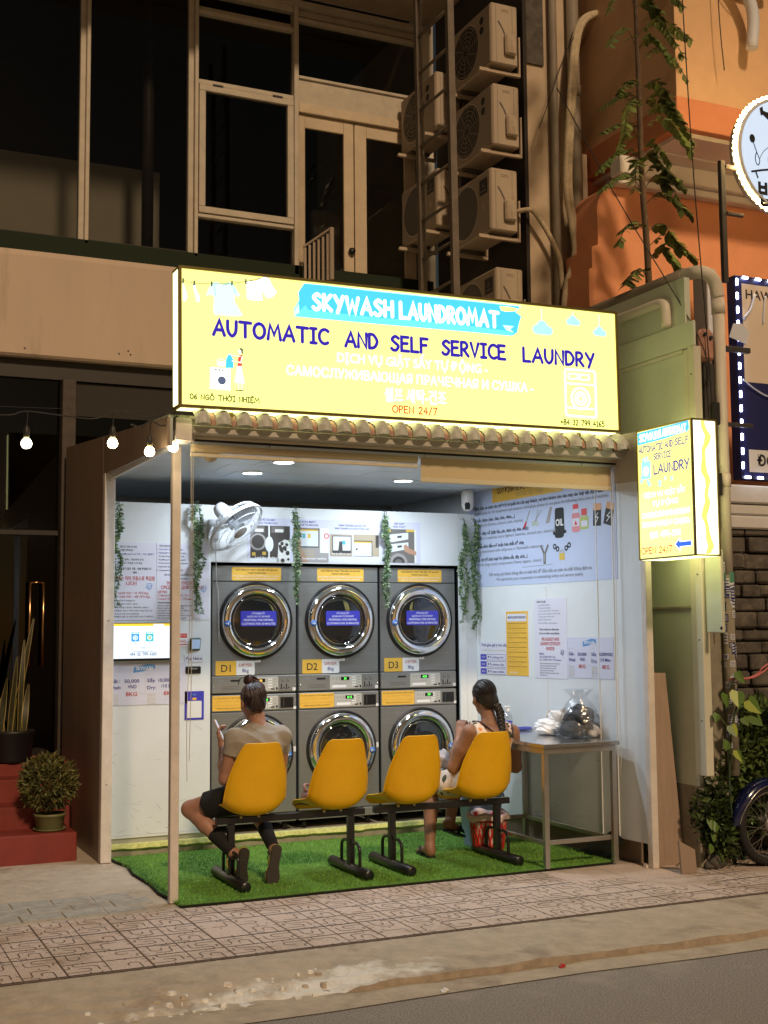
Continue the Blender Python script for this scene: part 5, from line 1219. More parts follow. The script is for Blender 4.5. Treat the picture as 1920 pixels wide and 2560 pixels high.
mb.tube([p-Vector((0, 0, .03)), Vector((p.x, 9.20, p.z-.10)), Vector((p.x, 9.27, p.z-.12))], .022, 'fan_white', 12); mb.box(p.x-.045, p.x+.045, 9.25, 9.279, p.z-.19, p.z-.03, 'fan_white', .008)
mb.tube(smooth([(p.x+.02, 9.27, p.z-.18), (p.x+.03, 9.272, p.z-.5), (p.x+.045, 9.272, 1.9), (p.x+.05, 9.27, 1.55)], 5), .003, 'fan_white', 5); mb.build('bracket', t)
# --- security camera
t = thing('security_camera', 'white dome-headed security camera hung in the back right corner', 'camera', (4.985, 9.16, 2.62))
cc = Vector((4.985, 9.16, 2.69))
mb = MB(); mb.lathe([(.045, .095), (.045, .075), (.050, .07)], cc, (0, 0, 1), 'cam_white', 20); mb.lathe([(.051, .072), (.052, .02), (.050, -.01)], cc, (0, 0, 1), 'cam_white', 24); mb.build('mount', t)
mb = MB(); mb.lathe([(.050, -.01), (.050, -.03), (.043, -.055), (.028, -.073), (.001, -.080)], cc, (0, 0, 1), 'cam_white', 24); mb.build('head', t)
mb = MB(); lx = Fr(cc+Vector((-.024, -.042, -.035)), (.87, -.5, 0), (.1, .17, 1)); mb.prism(lx, [(-.02, -.03), (.02, -.03), (.022, .01), (.012, .03), (-.012, .03), (-.022, .01)], -.012, .006, 'slot_black'); mb.build('lens', t)
# --- hanging leaf garlands
def garland(x, y, z1, z0, wd, seed, label, n=1.0):
    r2 = random.Random(seed)
    t = thing('hanging_garland', label, 'garland', (x, y, z0), 'artificial leaf garlands hung on the panels')
    mb = MB()
    st = []
    for q in range(3):
        L = (z1-z0)*r2.uniform(.8, 1); p = [(x+r2.uniform(-.012, .012), y, z1)]
        for k in range(1, 9): p.append((x+r2.uniform(-wd*.5, wd*.5), y+r2.uniform(-.02, .01), z1-.03-(L-.03)*k/8))
        p = smooth(p, 4); st.append(p); mb.tube(p, .0022, 'vine_stem', 4)
    mb.lathe([(.012, 0), (.012, .01)], (x, y+.012, z1), (0, 1, 0), 'vine_stem', 8); mb.build('stem', t)
    mb = MB(); N = int((z1-z0)*1050*n)
    for k in range(N):
        p = r2.choice(st); f = r2.random(); i = min(len(p)-2, int(f*(len(p)-1))); c = Vector(p[i]).lerp(Vector(p[i+1]), r2.random())
        if c.z > z1-.04: continue
        ln = r2.uniform(.022, .042)*(1-.3*f); a = r2.uniform(0, 6.283); dn = r2.uniform(-.9, .35)
        d = Vector((math.cos(a), math.sin(a)*.6-.15, dn)).normalized(); s_ = d.cross(Vector((r2.uniform(-1, 1), r2.uniform(-1, 1), .6))).normalized()*ln*.21
        m = ('leaf_garland_a', 'leaf_garland_a', 'leaf_garland_b', 'leaf_garland_c')[r2.randint(0, 3)]
        tip = c+d*ln; mid = c+d*ln*.45+d.cross(s_).normalized()*ln*.06
        if max(c.y, tip.y) > y+.03: continue
        mb.add([c, mid+s_, tip, mid-s_], [(0, 1, 2, 3)], m)
    mb.build('leaves', t)
garland(2.075, 9.22, 2.63, 1.80, .07, 1, 'thick leaf garland against the left post, over the Korean poster')
garland(2.685, 9.22, 2.63, 1.76, .10, 2, 'thickest dark green garland, hung behind the wall fan', 1.5)
garland(3.482, 9.22, 2.61, 1.82, .06, 3, 'thin garland hung between the dryers marked D1 and D2')
garland(4.262, 9.22, 2.60, 1.80, .06, 4, 'thin garland hung between the dryers marked D2 and D3')
garland(4.972, 9.22, 2.555, 1.62, .075, 5, 'pale long garland just right of the dryer marked D3', 1.3)
garland(5.065, 9.20, 2.555, 1.60, .075, 6, 'dark long garland in the back right corner, rightmost of them all', 1.3)
# ================================================================== benches with shell seats
SEATP = smooth([Vector(p) for p in ((.242, .425), (.232, .448), (.20, .456), (.10, .453), (0, .449), (-.09, .453), (-.148, .472), (-.185, .52), (-.205, .60), (-.222, .70), (-.240, .80), (-.254, .88), (-.260, .922))], 3)
SN = []
for i in range(len(SEATP)):
    t_ = (SEATP[min(i+1, len(SEATP)-1)]-SEATP[max(i-1, 0)]).normalized(); SN.append(Vector((abs(t_.y), abs(t_.x))))
for _ in range(14): SN = [(SN[max(i-1, 0)]+SN[i]*2+SN[min(i+1, len(SN)-1)]).normalized() for i in range(len(SN))]
def seat_shell(cx, cy, dz=0.0):
    mb = MB(); N = len(SEATP); NU = 18
    def hw(z, y, i):
        if y > -.10: return .192+.012*min(1, (.242-y)/.15) - (.05 if i == 0 else (.025 if i == 1 else (.012 if i == 2 else 0)))
        return np.interp(z, [.45, .52, .62, .70, .78, .85, .89, .91, .922], [.206, .208, .203, .190, .168, .144, .129, .118, .098])
    def pt(i, j, off):
        p = SEATP[i]; u = j/NU*2-1; y, z = p.x, p.y
        nn = SN[i]
        lift = abs(u)**2.6*np.interp(i/(N-1), [0, .08, .18, .30, .42, .52, .62, .74, .86, .95, 1], [.004, .014, .034, .062, .088, .100, .098, .074, .042, .02, .008])
        return Vector((cx+u*hw(z, y, i), cy+y+nn.x*(lift+off), z+dz+nn.y*(lift+off)))
    vs = [pt(i, j, 0) for i in range(N) for j in range(NU+1)]; ws = [pt(i, j, .006) for i in range(N) for j in range(NU+1)]
    q = NU+1; K = len(vs)
    fs = [(i*q+j, (i+1)*q+j, (i+1)*q+j+1, i*q+j+1) for i in range(N-1) for j in range(NU)]
    rim = [(0, j) for j in range(NU)]+[(i, NU) for i in range(N-1)]+[(N-1, j) for j in range(NU, 0, -1)]+[(i, 0) for i in range(N-1, 0, -1)]
    id_ = [a*q+b for a, b in rim]; n = len(id_)
    mb.add(vs+ws, fs+[tuple(K+k for k in f[::-1]) for f in fs]+[(id_[k], id_[(k+1) % n], K+id_[(k+1) % n], K+id_[k]) for k in range(n)], 'seat_yellow', True)
    # rolled rim
    mb.tube([((vs[k]+ws[k])*.5) for k in id_], .0048, 'seat_yellow', 6, closed=True)
    return mb
def bench(x0, x1, legs, seats, lb):
    t = thing('waiting_bench', lb, 'bench', ((x0+x1)/2, 7.93, .012), 'beam benches facing the machines')
    mb = MB(); mb.box(x0, x1, 7.908, 7.954, .398, .441, 'bench_black', .003); mb.build('beam', t)
    for lx in legs:
        mb = MB(); mb.box(lx-.022, lx+.022, 7.909, 7.953, .06, .397, 'bench_black', .003)
        o = mb.build('leg', t)
        mb = MB(); y0, y1, r = 7.62, 8.255, .036
        mb.lathe([(.001, -.002), (r*.8, -.002), (r, .006), (r, .629), (r*.8, .637), (.001, .637)], (lx, y0, .048), (0, 1, 0), 'bench_black', 20); mb.build('foot', o)
        mb = MB(); P = smooth([(lx+.0, 7.775, .075), (lx, 7.775, .17), (lx, 7.79, .205), (lx, 7.83, .222), (lx, 7.90, .224)], 4); mb.tube(P, .011, 'bench_black', 8)
        P = smooth([(lx+.0, 8.085, .075), (lx, 8.085, .17), (lx, 8.07, .205), (lx, 8.03, .222), (lx, 7.96, .224)], 4); mb.tube(P, .011, 'bench_black', 8); mb.build('hoop', o)
    for k, cx in enumerate(seats):
        s_ = seat_shell(cx, 7.93).build('seat', t)
        mb = MB()
        for dx in (-.07, .05): mb.cyl((cx+dx, 7.925, .4415), (cx+dx, 7.925, .452), .012, 'bolt_brass', 10); mb.cyl((cx+dx, 7.905, .430), (cx+dx, 7.905, .4505), .010, 'bolt_brass', 10)
        mb.build('bolts', s_)
bench(2.444, 3.484, (2.545, 3.385), (2.675, 3.253), 'black beam bench with two yellow seats, the left one of the pair')
bench(3.556, 4.612, (3.692, 4.515), (3.80, 4.360), 'black beam bench with two yellow seats, the right one, beside the steel table')

# ================================================================== steel table and what stands on and under it
t = thing('steel_table', 'bare stainless steel work table along the right wall', 'table', (4.92, 8.04, .012))
mb = MB(); mb.box(4.60, 5.225, 7.42, 8.66, .822, .850, 'steel_top', .003); mb.build('table_top', t)
for x, y in ((4.632, 7.46), (5.19, 7.46), (4.632, 8.61), (5.16, 8.61)):
    mb = MB(); mb.box(x-.018, x+.018, y-.018, y+.018, .014, .7795, 'steel_table', .002); mb.build('leg', t)
mb = MB()
for y in (7.46, 8.61): mb.box(4.652, 5.14, y-.012, y+.012, .17, .20, 'steel_table', .002)
for x in (4.632, 5.165): mb.box(x-.012, x+.012, 7.48, 8.59, .165, .195, 'steel_table', .002)
mb.build('stretchers', t)
mb = MB()
for y in (7.46, 8.61): mb.box(4.616, 5.206, y-.015, y+.015, .780, .8215, 'steel_table', .002)
for x in (4.632, 5.185): mb.box(x-.015, x+.015, 7.476, 8.594, .781, .821, 'steel_table', .002)
mb.build('apron_rails', t)

def blob(cx, cy, cz, rx, ry, rz, seed, amp=.25, n=28, m=18, crump=0.0):
    """a crumpled lump resting on z=cz"""
    r2 = random.Random(seed); ph = [(r2.uniform(1, 3.2), r2.uniform(.6, 2.2), r2.uniform(0, 6.3), r2.uniform(.3, 1)) for _ in range(9)]
    vs = []
    for i in range(m+1):
        th = math.pi*i/m
        for j in range(n):
            a = 2*math.pi*j/n
            d = Vector((math.sin(th)*math.cos(a), math.sin(th)*math.sin(a), math.cos(th)))
            k = 1+amp*sum(w_*math.sin(d.x*f*2+d.z*g*2+p+d.y*f) for f, g, p, w_ in ph)/4.5+crump*(sum(1-2*abs(math.sin(d.x*f*2.6+p*q+d.z*g*3.1+d.y*3*math.cos(p))) for q, (f, g, p, w_) in enumerate(ph[:5]))/5+r2.uniform(-.25, .25))
            z = cz+rz*(1+d.z*k)*.5*1.0
            vs.append((cx+d.x*rx*k, cy+d.y*ry*k, max(cz+.001+.0004*i, z-.12*rz)))
    fs = [(i*n+j, (i+1)*n+j, (i+1)*n+(j+1) % n, i*n+(j+1) % n) for i in range(m) for j in range(n)]
    return vs, fs
# white carrier bag
mb = MB(); vs, fs = blob(5.075, 8.10, .850, .122, .135, .135, 11, .35, 30, 18, .16); mb.add(vs, fs, 'bag_white', False)
vs, fs = blob(5.115, 8.06, .88, .065, .07, .185, 12, .5, 20, 14, .22); mb.add(vs, fs, 'bag_white', False)
for q in range(5):
    a = q*1.3; pts = smooth([(5.10+.03*math.cos(a), 8.06+.03*math.sin(a), 1.0), (5.115+.05*math.cos(a+.4), 8.06+.05*math.sin(a), 1.03+.006*q), (5.12+.085*math.cos(a+.2), 8.05+.07*math.sin(a), .99)], 4)
    mb.add([p for p in pts]+[Vector(p)+Vector((.012, .02, -.05)) for p in pts], [(i, i+1, len(pts)+i+1, len(pts)+i) for i in range(len(pts)-1)], 'bag_white', True)
mb.build('plastic_bag', label='crumpled white plastic carrier bag lying on the steel table', cat='bag')
# clear bag of washed clothes
t = thing('laundry_bag', 'clear plastic bag stuffed with dark folded laundry, near the table end', 'bag', (5.14, 7.78, .85))
mb = MB(); vs, fs = blob(5.115, 7.80, .852, .122, .125, .17, 21, .28, 36, 22, .13); mb.add(vs, fs, 'laundry_dark', True)
vs, fs = blob(5.145, 7.80, .94, .095, .10, .15, 22, .4, 26, 16, .16); mb.add(vs, fs, 'laundry_dark', True); vs, fs = blob(5.145, 7.815, 1.0, .04, .045, .10, 23, .4, 18, 12, .2); mb.add(vs, fs, 'laundry_dark', True)
mb.build('clothes', t)
mb = MB(); vs, fs = blob(5.205, 7.72, .853, .045, .05, .10, 24, .4, 20, 12, .15); mb.add(vs, fs, 'laundry_pale', True); vs, fs = blob(5.19, 7.79, .98, .035, .045, .09, 26, .4, 20, 12, .15); mb.add(vs, fs, 'laundry_pale', True); mb.build('towel', t)
mb = MB(); n = 40; prof = [(.02, .001), (.125, .004), (.138, .05), (.132, .12), (.112, .19), (.085, .245), (.05, .285), (.075, .325), (.10, .345)]
r2 = random.Random(9); vs = []
for i, (r, z) in enumerate(prof):
    for j in range(n):
        a = 2*math.pi*j/n; k = 1+.06*math.sin(a*5+i)+.05*math.sin(a*9+i*2.1)+r2.uniform(-.03, .03); vs.append((5.135+r*k*1.06*math.cos(a)-.05*max(0, z-.2), 7.79+r*k*1.12*math.sin(a)-.12*max(0, z-.25), .852+z))
mb.add(vs, [(i*n+j, i*n+(j+1) % n, (i+1)*n+(j+1) % n, (i+1)*n+j) for i in range(len(prof)-1) for j in range(n)], 'clear_plastic', True); mb.build('plastic_film', t)
# spray bottle, cloth
t = thing('spray_bottle', 'clear pump bottle half full of blue liquid on the steel table', 'bottle', (4.925, 8.45, .85))
c = (4.925, 8.45, .851); mb = MB(); mb.lathe([(.001, 0), (.032, 0), (.034, .01), (.034, .12), (.026, .14), (.012, .15), (.012, .16)], c, (0, 0, 1), 'clear_plastic', 22); mb.build('body', t)
mb = MB(); mb.lathe([(.001, .002), (.0315, .002), (.0325, .085), (.001, .085)], c, (0, 0, 1), 'bottle_blue', 20); mb.build('liquid', t)
mb = MB(); mb.lathe([(.014, .158), (.014, .175), (.005, .177), (.005, .185)], c, (0, 0, 1), 'label_white', 14); mb.box(c[0]-.035, c[0]+.012, c[1]-.008, c[1]+.008, 1.036, 1.048, 'label_white', .003); mb.build('pump', t)
mb = MB(); vs, fs = blob(5.09, 8.53, .850, .10, .05, .035, 31, .3, 24, 10, .1); mb.add(vs, fs, 'cloth_blue', True); mb.build('cleaning_cloth', label='dark blue cloth folded on the steel table by the wall', cat='cloth')
# red basket of plastic lattice, with a bag liner
t = thing('waste_basket', 'red lattice plastic waste basket with a pinkish bag liner', 'basket', (4.595, 8.2, .012))
bc = Vector((4.595, 8.2, .018)); mb = MB(); RB_, RT_, HB = .105, .142, .27
mb.lathe([(.001, 0), (RB_, 0), (RB_+.001, .03), (RB_-.003, .03), (RB_-.003, .004), (.001, .004)], bc, (0, 0, 1), 'basket_red', 32)
mb.lathe([(RT_-.010, .225), (RT_-.006, .225), (RT_, .262), (RT_+.008, .266), (RT_+.006, .272), (RT_-.004, .27), (RT_-.014, .225)], bc, (0, 0, 1), 'basket_red', 32)
nb = 24
for k in range(nb):
    for sgn in (1, -1):
        P = []
        for q in range(9):
            z = .028+.20*q/8; a = 2*math.pi*k/nb+sgn*.42*q/8; r = RB_+(RT_-.012-RB_)*z/.23; P.append(bc+Vector((r*math.cos(a), r*math.sin(a), z)))
        mb.tube(P, .0062, 'basket_red', 4, caps=False)
mb.build('lattice', t)
mb = MB(); n = 40; vs = []
for i, (r, z) in enumerate(((.10, .02), (.128, .2), (.136, .27), (.150, .285), (.160, .262), (.156, .235))):
    for j in range(n): a = 2*math.pi*j/n; k = 1+.02*math.sin(a*7+i)+.02*math.sin(a*11); vs.append(bc+Vector((r*k*math.cos(a), r*k*math.sin(a), z+.012*math.sin(a*5)*(i > 2)+.006*math.sin(a*9)*(i == 5))))
mb.add(vs, [(i*n+j, i*n+(j+1) % n, (i+1)*n+(j+1) % n, (i+1)*n+j) for i in range(5) for j in range(n)], 'liner', True); mb.build('liner', t)
# pale blue bin behind it
t = thing('plastic_bin', 'tall pale blue plastic bin under the steel table behind the basket', 'bin', (4.69, 8.48, .012))
mb = MB(); n = 40; vs = []
def rr_(hx, hy, r, n):
    out = []
    for k in range(n):
        a = 2*math.pi*k/n; c_, s_ = math.cos(a), math.sin(a); out.append((math.copysign(abs(c_)**.35*hx, c_), math.copysign(abs(s_)**.35*hy, s_)))
    return out
for hx, hy, z in ((.001, .001, .002), (.115, .085, .002), (.120, .09, .01), (.155, .12, .40), (.165, .13, .402), (.166, .131, .425), (.155, .12, .427), (.15, .115, .40), (.115, .085, .015), (.001, .001, .014)):
    vs += [(4.69+x, 8.48+y*.85, .014+z) for x, y in rr_(hx, hy, 0, n)]
mb.add(vs, [(i*n+j, i*n+(j+1) % n, (i+1)*n+(j+1) % n, (i+1)*n+j) for i in range(9) for j in range(n)], 'bin_blue', True); mb.build('tub', t)
mb = MB()
for sx in (-1, 1): mb.tube(smooth([(4.69+sx*.168, 8.44, .40), (4.69+sx*.185, 8.45, .36), (4.69+sx*.185, 8.50, .36), (4.69+sx*.168, 8.51, .40)], 4), .007, 'bin_blue', 8)
mb.build('handles', t)
# bag left on the second seat
t = thing('handbag', 'small brown bag with a printed flap lying on the second yellow seat', 'bag', (3.16, 8.06, .455))
mb = MB(); vs, fs = blob(3.185, 8.03, .458, .075, .11, .115, 41, .12, 30, 18); mb.add(vs, fs, 'bag_brown', True); mb.build('body', t)
mb = MB(); vs, fs = blob(3.12, 8.06, .462, .035, .075, .12, 42, .25, 26, 16); mb.add(vs, fs, 'bag_print', True); mb.build('flap', t)
mb = MB(); mb.tube(smooth([(3.11, 8.04, .56), (3.10, 8.06, .59), (3.13, 8.08, .60), (3.16, 8.07, .575)], 5), .008, 'bag_print', 8); mb.tube(smooth([(3.12, 8.10, .47), (3.08, 8.13, .462), (3.05, 8.12, .462)], 5), .007, 'bag_print', 6); mb.build('handle', t)
# ================================================================== the two people
class SDF:
    """smooth union of tapered limbs and ellipsoids on a grid, surfaced as one continuous skin"""
    def __init__(s, lo, hi, h):
        s.lo = np.array(lo, float); s.h = h; s.n = np.ceil((np.array(hi)-s.lo)/h).astype(int)+1
        s.D = np.full(s.n, .2, dtype=np.float32)
    def _sl(s, a, b, m):
        i0 = np.clip(np.floor((np.minimum(a, b)-m-s.lo)/s.h).astype(int), 0, s.n-1); i1 = np.clip(np.ceil((np.maximum(a, b)+m-s.lo)/s.h).astype(int)+1, 1, s.n)
        sl = tuple(slice(p, max(q, p+1)) for p, q in zip(i0, i1))
        g = np.meshgrid(*[s.lo[k]+s.h*np.arange(sl[k].start, sl[k].stop) for k in range(3)], indexing='ij', sparse=True)
        return sl, g
    def _put(s, sl, d, k):
        E_ = s.D[sl]; hh = np.maximum(k-np.abs(E_-d), 0)/k; s.D[sl] = np.minimum(E_, d)-hh*hh*k*.25
    def cap(s, a, b, ra, rb, k=.02):
        a = np.array(a, float); b = np.array(b, float); sl, g = s._sl(a, b, max(ra, rb)+k+.03); ab = b-a; L2 = max(ab@ab, 1e-9)
        t = np.clip(((g[0]-a[0])*ab[0]+(g[1]-a[1])*ab[1]+(g[2]-a[2])*ab[2])/L2, 0, 1)
        d = np.sqrt((g[0]-a[0]-t*ab[0])**2+(g[1]-a[1]-t*ab[1])**2+(g[2]-a[2]-t*ab[2])**2)-(ra+(rb-ra)*t)
        s._put(sl, d.astype(np.float32), k); return s
    def ell(s, c, r, k=.02, R=None):
        c = np.array(c, float); r = np.array(r, float); m = r.max(); sl, g = s._sl(c-m, c+m, k+.03); p = [g[i]-c[i] for i in range(3)]
        if R is not None: p = [p[0]*R[0][i]+p[1]*R[1][i]+p[2]*R[2][i] for i in range(3)]
        q = np.sqrt((p[0]/r[0])**2+(p[1]/r[1])**2+(p[2]/r[2])**2); q2 = np.sqrt((p[0]/r[0]**2)**2+(p[1]/r[1]**2)**2+(p[2]/r[2]**2)**2)
        d = q*(q-1)/np.maximum(q2, 1e-6); s._put(sl, d.astype(np.float32), k); return s
    def grid(s): return np.meshgrid(*[s.lo[k]+s.h*np.arange(s.n[k]) for k in range(3)], indexing='ij', sparse=True)
    def cut(s, fn):
        X, Y, Z = s.grid(); s.D = np.maximum(s.D, fn(X, Y, Z).astype(np.float32)); return s
    def add(s, fn):
        X, Y, Z = s.grid(); s.D = s.D+fn(X, Y, Z).astype(np.float32); return s
    def mesh(s, mb, mat, relax=1):
        D = s.D; S_ = D < 0; c = [S_[i:S_.shape[0]-1+i, j:S_.shape[1]-1+j, k:S_.shape[2]-1+k] for i in (0, 1) for j in (0, 1) for k in (0, 1)]
        cnt = sum(x.astype(np.int8) for x in c); act = np.argwhere((cnt > 0) & (cnt < 8)); idx = -np.ones(cnt.shape, dtype=np.int64); idx[tuple(act.T)] = np.arange(len(act))
        pos = np.zeros((len(act), 3)); w_ = np.zeros(len(act)); co = [(i, j, k) for i in (0, 1) for j in (0, 1) for k in (0, 1)]
        val = [D[tuple((act+np.array(q)).T)] for q in co]
        for i in range(8):
            for j in range(i+1, 8):
                if sum(abs(co[i][t]-co[j][t]) for t in range(3)) != 1: continue
                a, b = val[i], val[j]; m = (a < 0) != (b < 0); t = np.where(m, a/np.where(np.abs(a-b) < 1e-9, 1, a-b), 0)
                pos += m[:, None]*(np.array(co[i])+t[:, None]*(np.array(co[j])-np.array(co[i]))); w_ += m
        pos = s.lo+s.h*(act+pos/w_[:, None]); F_ = []
        for ax in range(3):
            u, v = [(1, 2), (2, 0), (0, 1)][ax]; n_ = list(S_.shape); A_ = np.take(S_, range(0, n_[ax]-1), ax); B_ = np.take(S_, range(1, n_[ax]), ax)
            e = np.argwhere(A_ != B_); e = e[(e[:, u] > 0) & (e[:, v] > 0) & (e[:, u] < n_[u]-1) & (e[:, v] < n_[v]-1)]; ins = A_[tuple(e.T)]
            q = []
            for du, dv in ((0, 0), (-1, 0), (-1, -1), (0, -1)):
                ee = e.copy(); ee[:, u] += du; ee[:, v] += dv; q.append(idx[tuple(ee.T)])
            q = np.stack(q, 1); q[~ins] = q[~ins][:, ::-1]; F_.append(q)
        F_ = np.concatenate(F_); F_ = F_[(F_ >= 0).all(1)]
        for _ in range(relax):
            acc = np.zeros_like(pos); n2 = np.zeros(len(pos))
            for k in range(4):
                np.add.at(acc, F_[:, k], pos[F_[:, (k+1) % 4]]+pos[F_[:, k-1]]); np.add.at(n2, F_[:, k], 2)
            pos = pos*.5+.5*acc/np.maximum(n2, 1)[:, None]
        b = len(mb.v); mb.v += [tuple(p) for p in pos]; F_ = F_+b; mb.f += [tuple(int(i) for i in f) for f in F_]; mb.m += [mat]*len(F_); mb.s += [True]*len(F_); return mb
V3 = lambda *a: np.array(a, float)
def unit(v): v = np.array(v, float); return v/np.linalg.norm(v)
def head(b, c, R):
    """R columns: right, forward, up of the head"""
    L = lambda x, y, z: c+R@V3(x, y, z)
    b.ell(L(0, -.012, .03), (.073, .094, .088), .03, R); b.ell(L(0, .028, -.03), (.057, .064, .082), .03, R); b.ell(L(0, .05, -.082), (.032, .034, .026), .025, R)
    b.cap(L(0, .090, .012), L(0, .103, -.026), .008, .0115, .012); b.ell(L(-.013, .096, -.030), (.007, .008, .006), .008, R); b.ell(L(.013, .096, -.030), (.007, .008, .006), .008, R)
    b.cap(L(-.04, .078, .030), L(.04, .078, .030), .010, .010, .02); b.ell(L(0, .088, -.052), (.020, .010, .010), .012, R)
    for s_ in (-1, 1): b.ell(L(s_*.076, -.004, -.008), (.009, .021, .031), .008, R); b.ell(L(s_*.072, .006, -.030), (.008, .010, .012), .01, R)
    for s_ in (-1, 1): b.ell(L(s_*.038, .066, -.022), (.022, .022, .02), .02, R)
def face_parts(par, c, R):
    mb = MB(); F = lambda x, y, z: Vector(c+R@V3(x, y, z))
    for s_ in (-1, 1): mb.lathe([(.001, .0105), (.006, .009), (.0105, 0), (.006, -.009), (.001, -.0105)], F(s_*.031, .077, .006), Vector(R[:, 1]), 'eye_white', 12); mb.lathe([(.005, .0095), (.001, .0108)], F(s_*.031, .077, .006), Vector(R[:, 1]), 'iris', 12)
    mb.build('eyes', par)
    mb = MB(); mb.tube([F(-.019, .093, -.053), F(-.006, .099, -.051), F(.006, .099, -.051), F(.019, .093, -.053)], [.002, .0045, .0045, .002], 'lips', 8); mb.tube([F(-.017, .092, -.058), F(0, .098, -.060), F(.017, .092, -.058)], [.002, .005, .002], 'lips', 8); mb.build('lips', par)
def hand(b, wr, fwd, pn, curl, side, spread=.0, k=.006):
    """palm from the wrist along fwd; fingers bend towards pn; the thumb leaves the palm edge on 'side' (+1/-1 along fwd x pn)"""
    fwd = unit(fwd); pn = unit(np.array(pn)-fwd*np.dot(pn, fwd)); sd = np.cross(fwd, pn)*side; wr = np.array(wr, float)
    b.cap(wr, wr+fwd*.03, .021, .022, .02)
    for q in (-.028, -.009, .010, .028): b.cap(wr+fwd*.02+sd*q*.7, wr+fwd*.082+sd*q, .0135, .0115, .012)
    for q, L, r in ((.029, .070, .0088), (.010, .080, .0092), (-.010, .074, .0088), (-.029, .058, .0078)):
        p = wr+fwd*.084+sd*q; d = unit(fwd+sd*q*spread*10); nn = pn
        for i, f in enumerate((.45, .31, .24)):
            a = curl[i]; d, nn = unit(d*math.cos(a)+nn*math.sin(a)), unit(nn*math.cos(a)-d*math.sin(a)); e = p+d*L*f
            b.cap(p, e, r-.0006*i, r-.0006*(i+1), k); p = e
    t0 = wr+fwd*.028+sd*.024; t1 = t0+unit(fwd*.7+sd*.75)*.038; t2 = t1+unit(fwd+sd*.25+pn*.35)*.030; t3 = t2+unit(fwd+pn*.5)*.024
    b.cap(t0, t1, .0135, .011, .012); b.cap(t1, t2, .0105, .009, k); b.cap(t2, t3, .009, .0078, k)
def rotm(yaw, pitch, roll=0):
    """columns right, forward, up; yaw turns left for positive, pitch tips the face down for positive"""
    f = V3(-math.sin(yaw)*math.cos(pitch), math.cos(yaw)*math.cos(pitch), -math.sin(pitch)); r = unit(np.cross(f, (0, 0, 1))); u = np.cross(r, f); c_, s_ = math.cos(roll), math.sin(roll)
    return np.stack([r*c_+u*s_, f, u*c_-r*s_], 1)
SOLE = [(0, -.13), (.026, -.122), (.034, -.095), (.032, -.05), (.030, -.01), (.036, .03), (.046, .065), (.044, .095), (.030, .122), (.006, .132), (-.018, .126), (-.036, .105), (-.044, .075), (-.040, .04), (-.032, 0), (-.031, -.05), (-.032, -.095), (-.024, -.122)]
SOLE = [(v.x, v.y) for v in smooth([Vector(p) for p in SOLE+SOLE[:1]], 3)][:-1]
# ---------------- first person: grey tee, black shorts, hair in a top knot
HC = V3(2.700, 7.950, 1.168); HR = rotm(.06, .30, -.05)
SL, SR, EL, ER, WL, WR = V3(2.545, 7.885, .945), V3(2.885, 7.885, .950), V3(2.507, 7.93, .685), V3(2.905, 7.99, .70), V3(2.535, 8.085, .885), V3(2.715, 8.15, .85)
KL, KR, AL, AR, HL, HRt = V3(2.352, 8.20, .470), V3(2.805, 8.27, .490), V3(2.555, 7.905, .215), V3(2.835, 7.915, .215), V3(2.60, 7.945, .555), V3(2.775, 7.945, .555)
TORSO = [(V3(2.685, 7.905, .545), (.165, .115, .09)), (V3(2.69, 7.875, .66), (.135, .100, .11)), (V3(2.70, 7.86, .77), (.142, .100, .12)), (V3(2.71, 7.862, .87), (.155, .100, .10)), (V3(2.717, 7.875, .935), (.145, .080, .060))]
b = SDF((2.22, 7.60, -.02), (3.06, 8.45, 1.40), .0052)
for c, r in TORSO: b.ell(c, r, .05)
b.cap((2.72, 7.888, .965), (2.722, 7.925, 1.085), .056, .050, .03); b.cap(SL, SR, .048, .048, .04); b.cap((2.60, 7.88, .955), (2.72, 7.89, 1.0), .035, .045, .03); b.cap((2.84, 7.88, .955), (2.72, 7.89, 1.0), .035, .045, .03)
head(b, HC, HR)
for S0, E0, W0 in ((SL, EL, WL), (SR, ER, WR)): b.cap(S0, E0, .050, .041, .02); b.cap(E0, E0+(W0-E0)*.4, .041, .039, .02); b.cap(E0+(W0-E0)*.4, W0, .039, .025, .02)
for H0, K0, A0 in ((HL, KL, AL), (HRt, KR, AR)):
    b.cap(H0, K0, .090, .058, .03); m = K0+(A0-K0)*.35+V3(0, -.012, 0); b.cap(K0, m, .054, .054, .02); b.cap(m, A0, .053, .034, .02)
TL, TRr, GL_, GR_ = V3(2.592, 7.865, .035), V3(2.790, 7.825, .035), V3(2.600, 7.825, .20), V3(2.822, 7.835, .205)
for A0, T0, G0 in ((AL, TL, GL_), (AR, TRr, GR_)): b.cap(G0+V3(0, .03, .0), T0+V3(0, .035, .02), .030, .026, .02); b.cap(A0, G0+V3(0, .03, .01), .034, .030, .02)
ph_l = unit((-.05, .03, .125)); ph_n = unit(V3(.17, -.06, .17)-ph_l*np.dot(V3(.17, -.06, .17), ph_l)); ph_w = np.cross(ph_l, ph_n); ph_c = V3(2.518, 8.105, .985)
hand(b, WL, V3(-.02, .035, .09), ph_n*.9, (.55, .75, .6), -1); hand(b, WR, V3(-.10, .0, .075), V3(-.2, .2, -.6), (.35, .5, .5), 1)
mb = MB(); b.mesh(mb, 'skin_a'); p1 = mb.build('person', label='person in grey tee and black shorts holding a phone on the far left yellow seat', cat='person', origin=(2.69, 7.95, .012))
face_parts(p1, HC, HR)
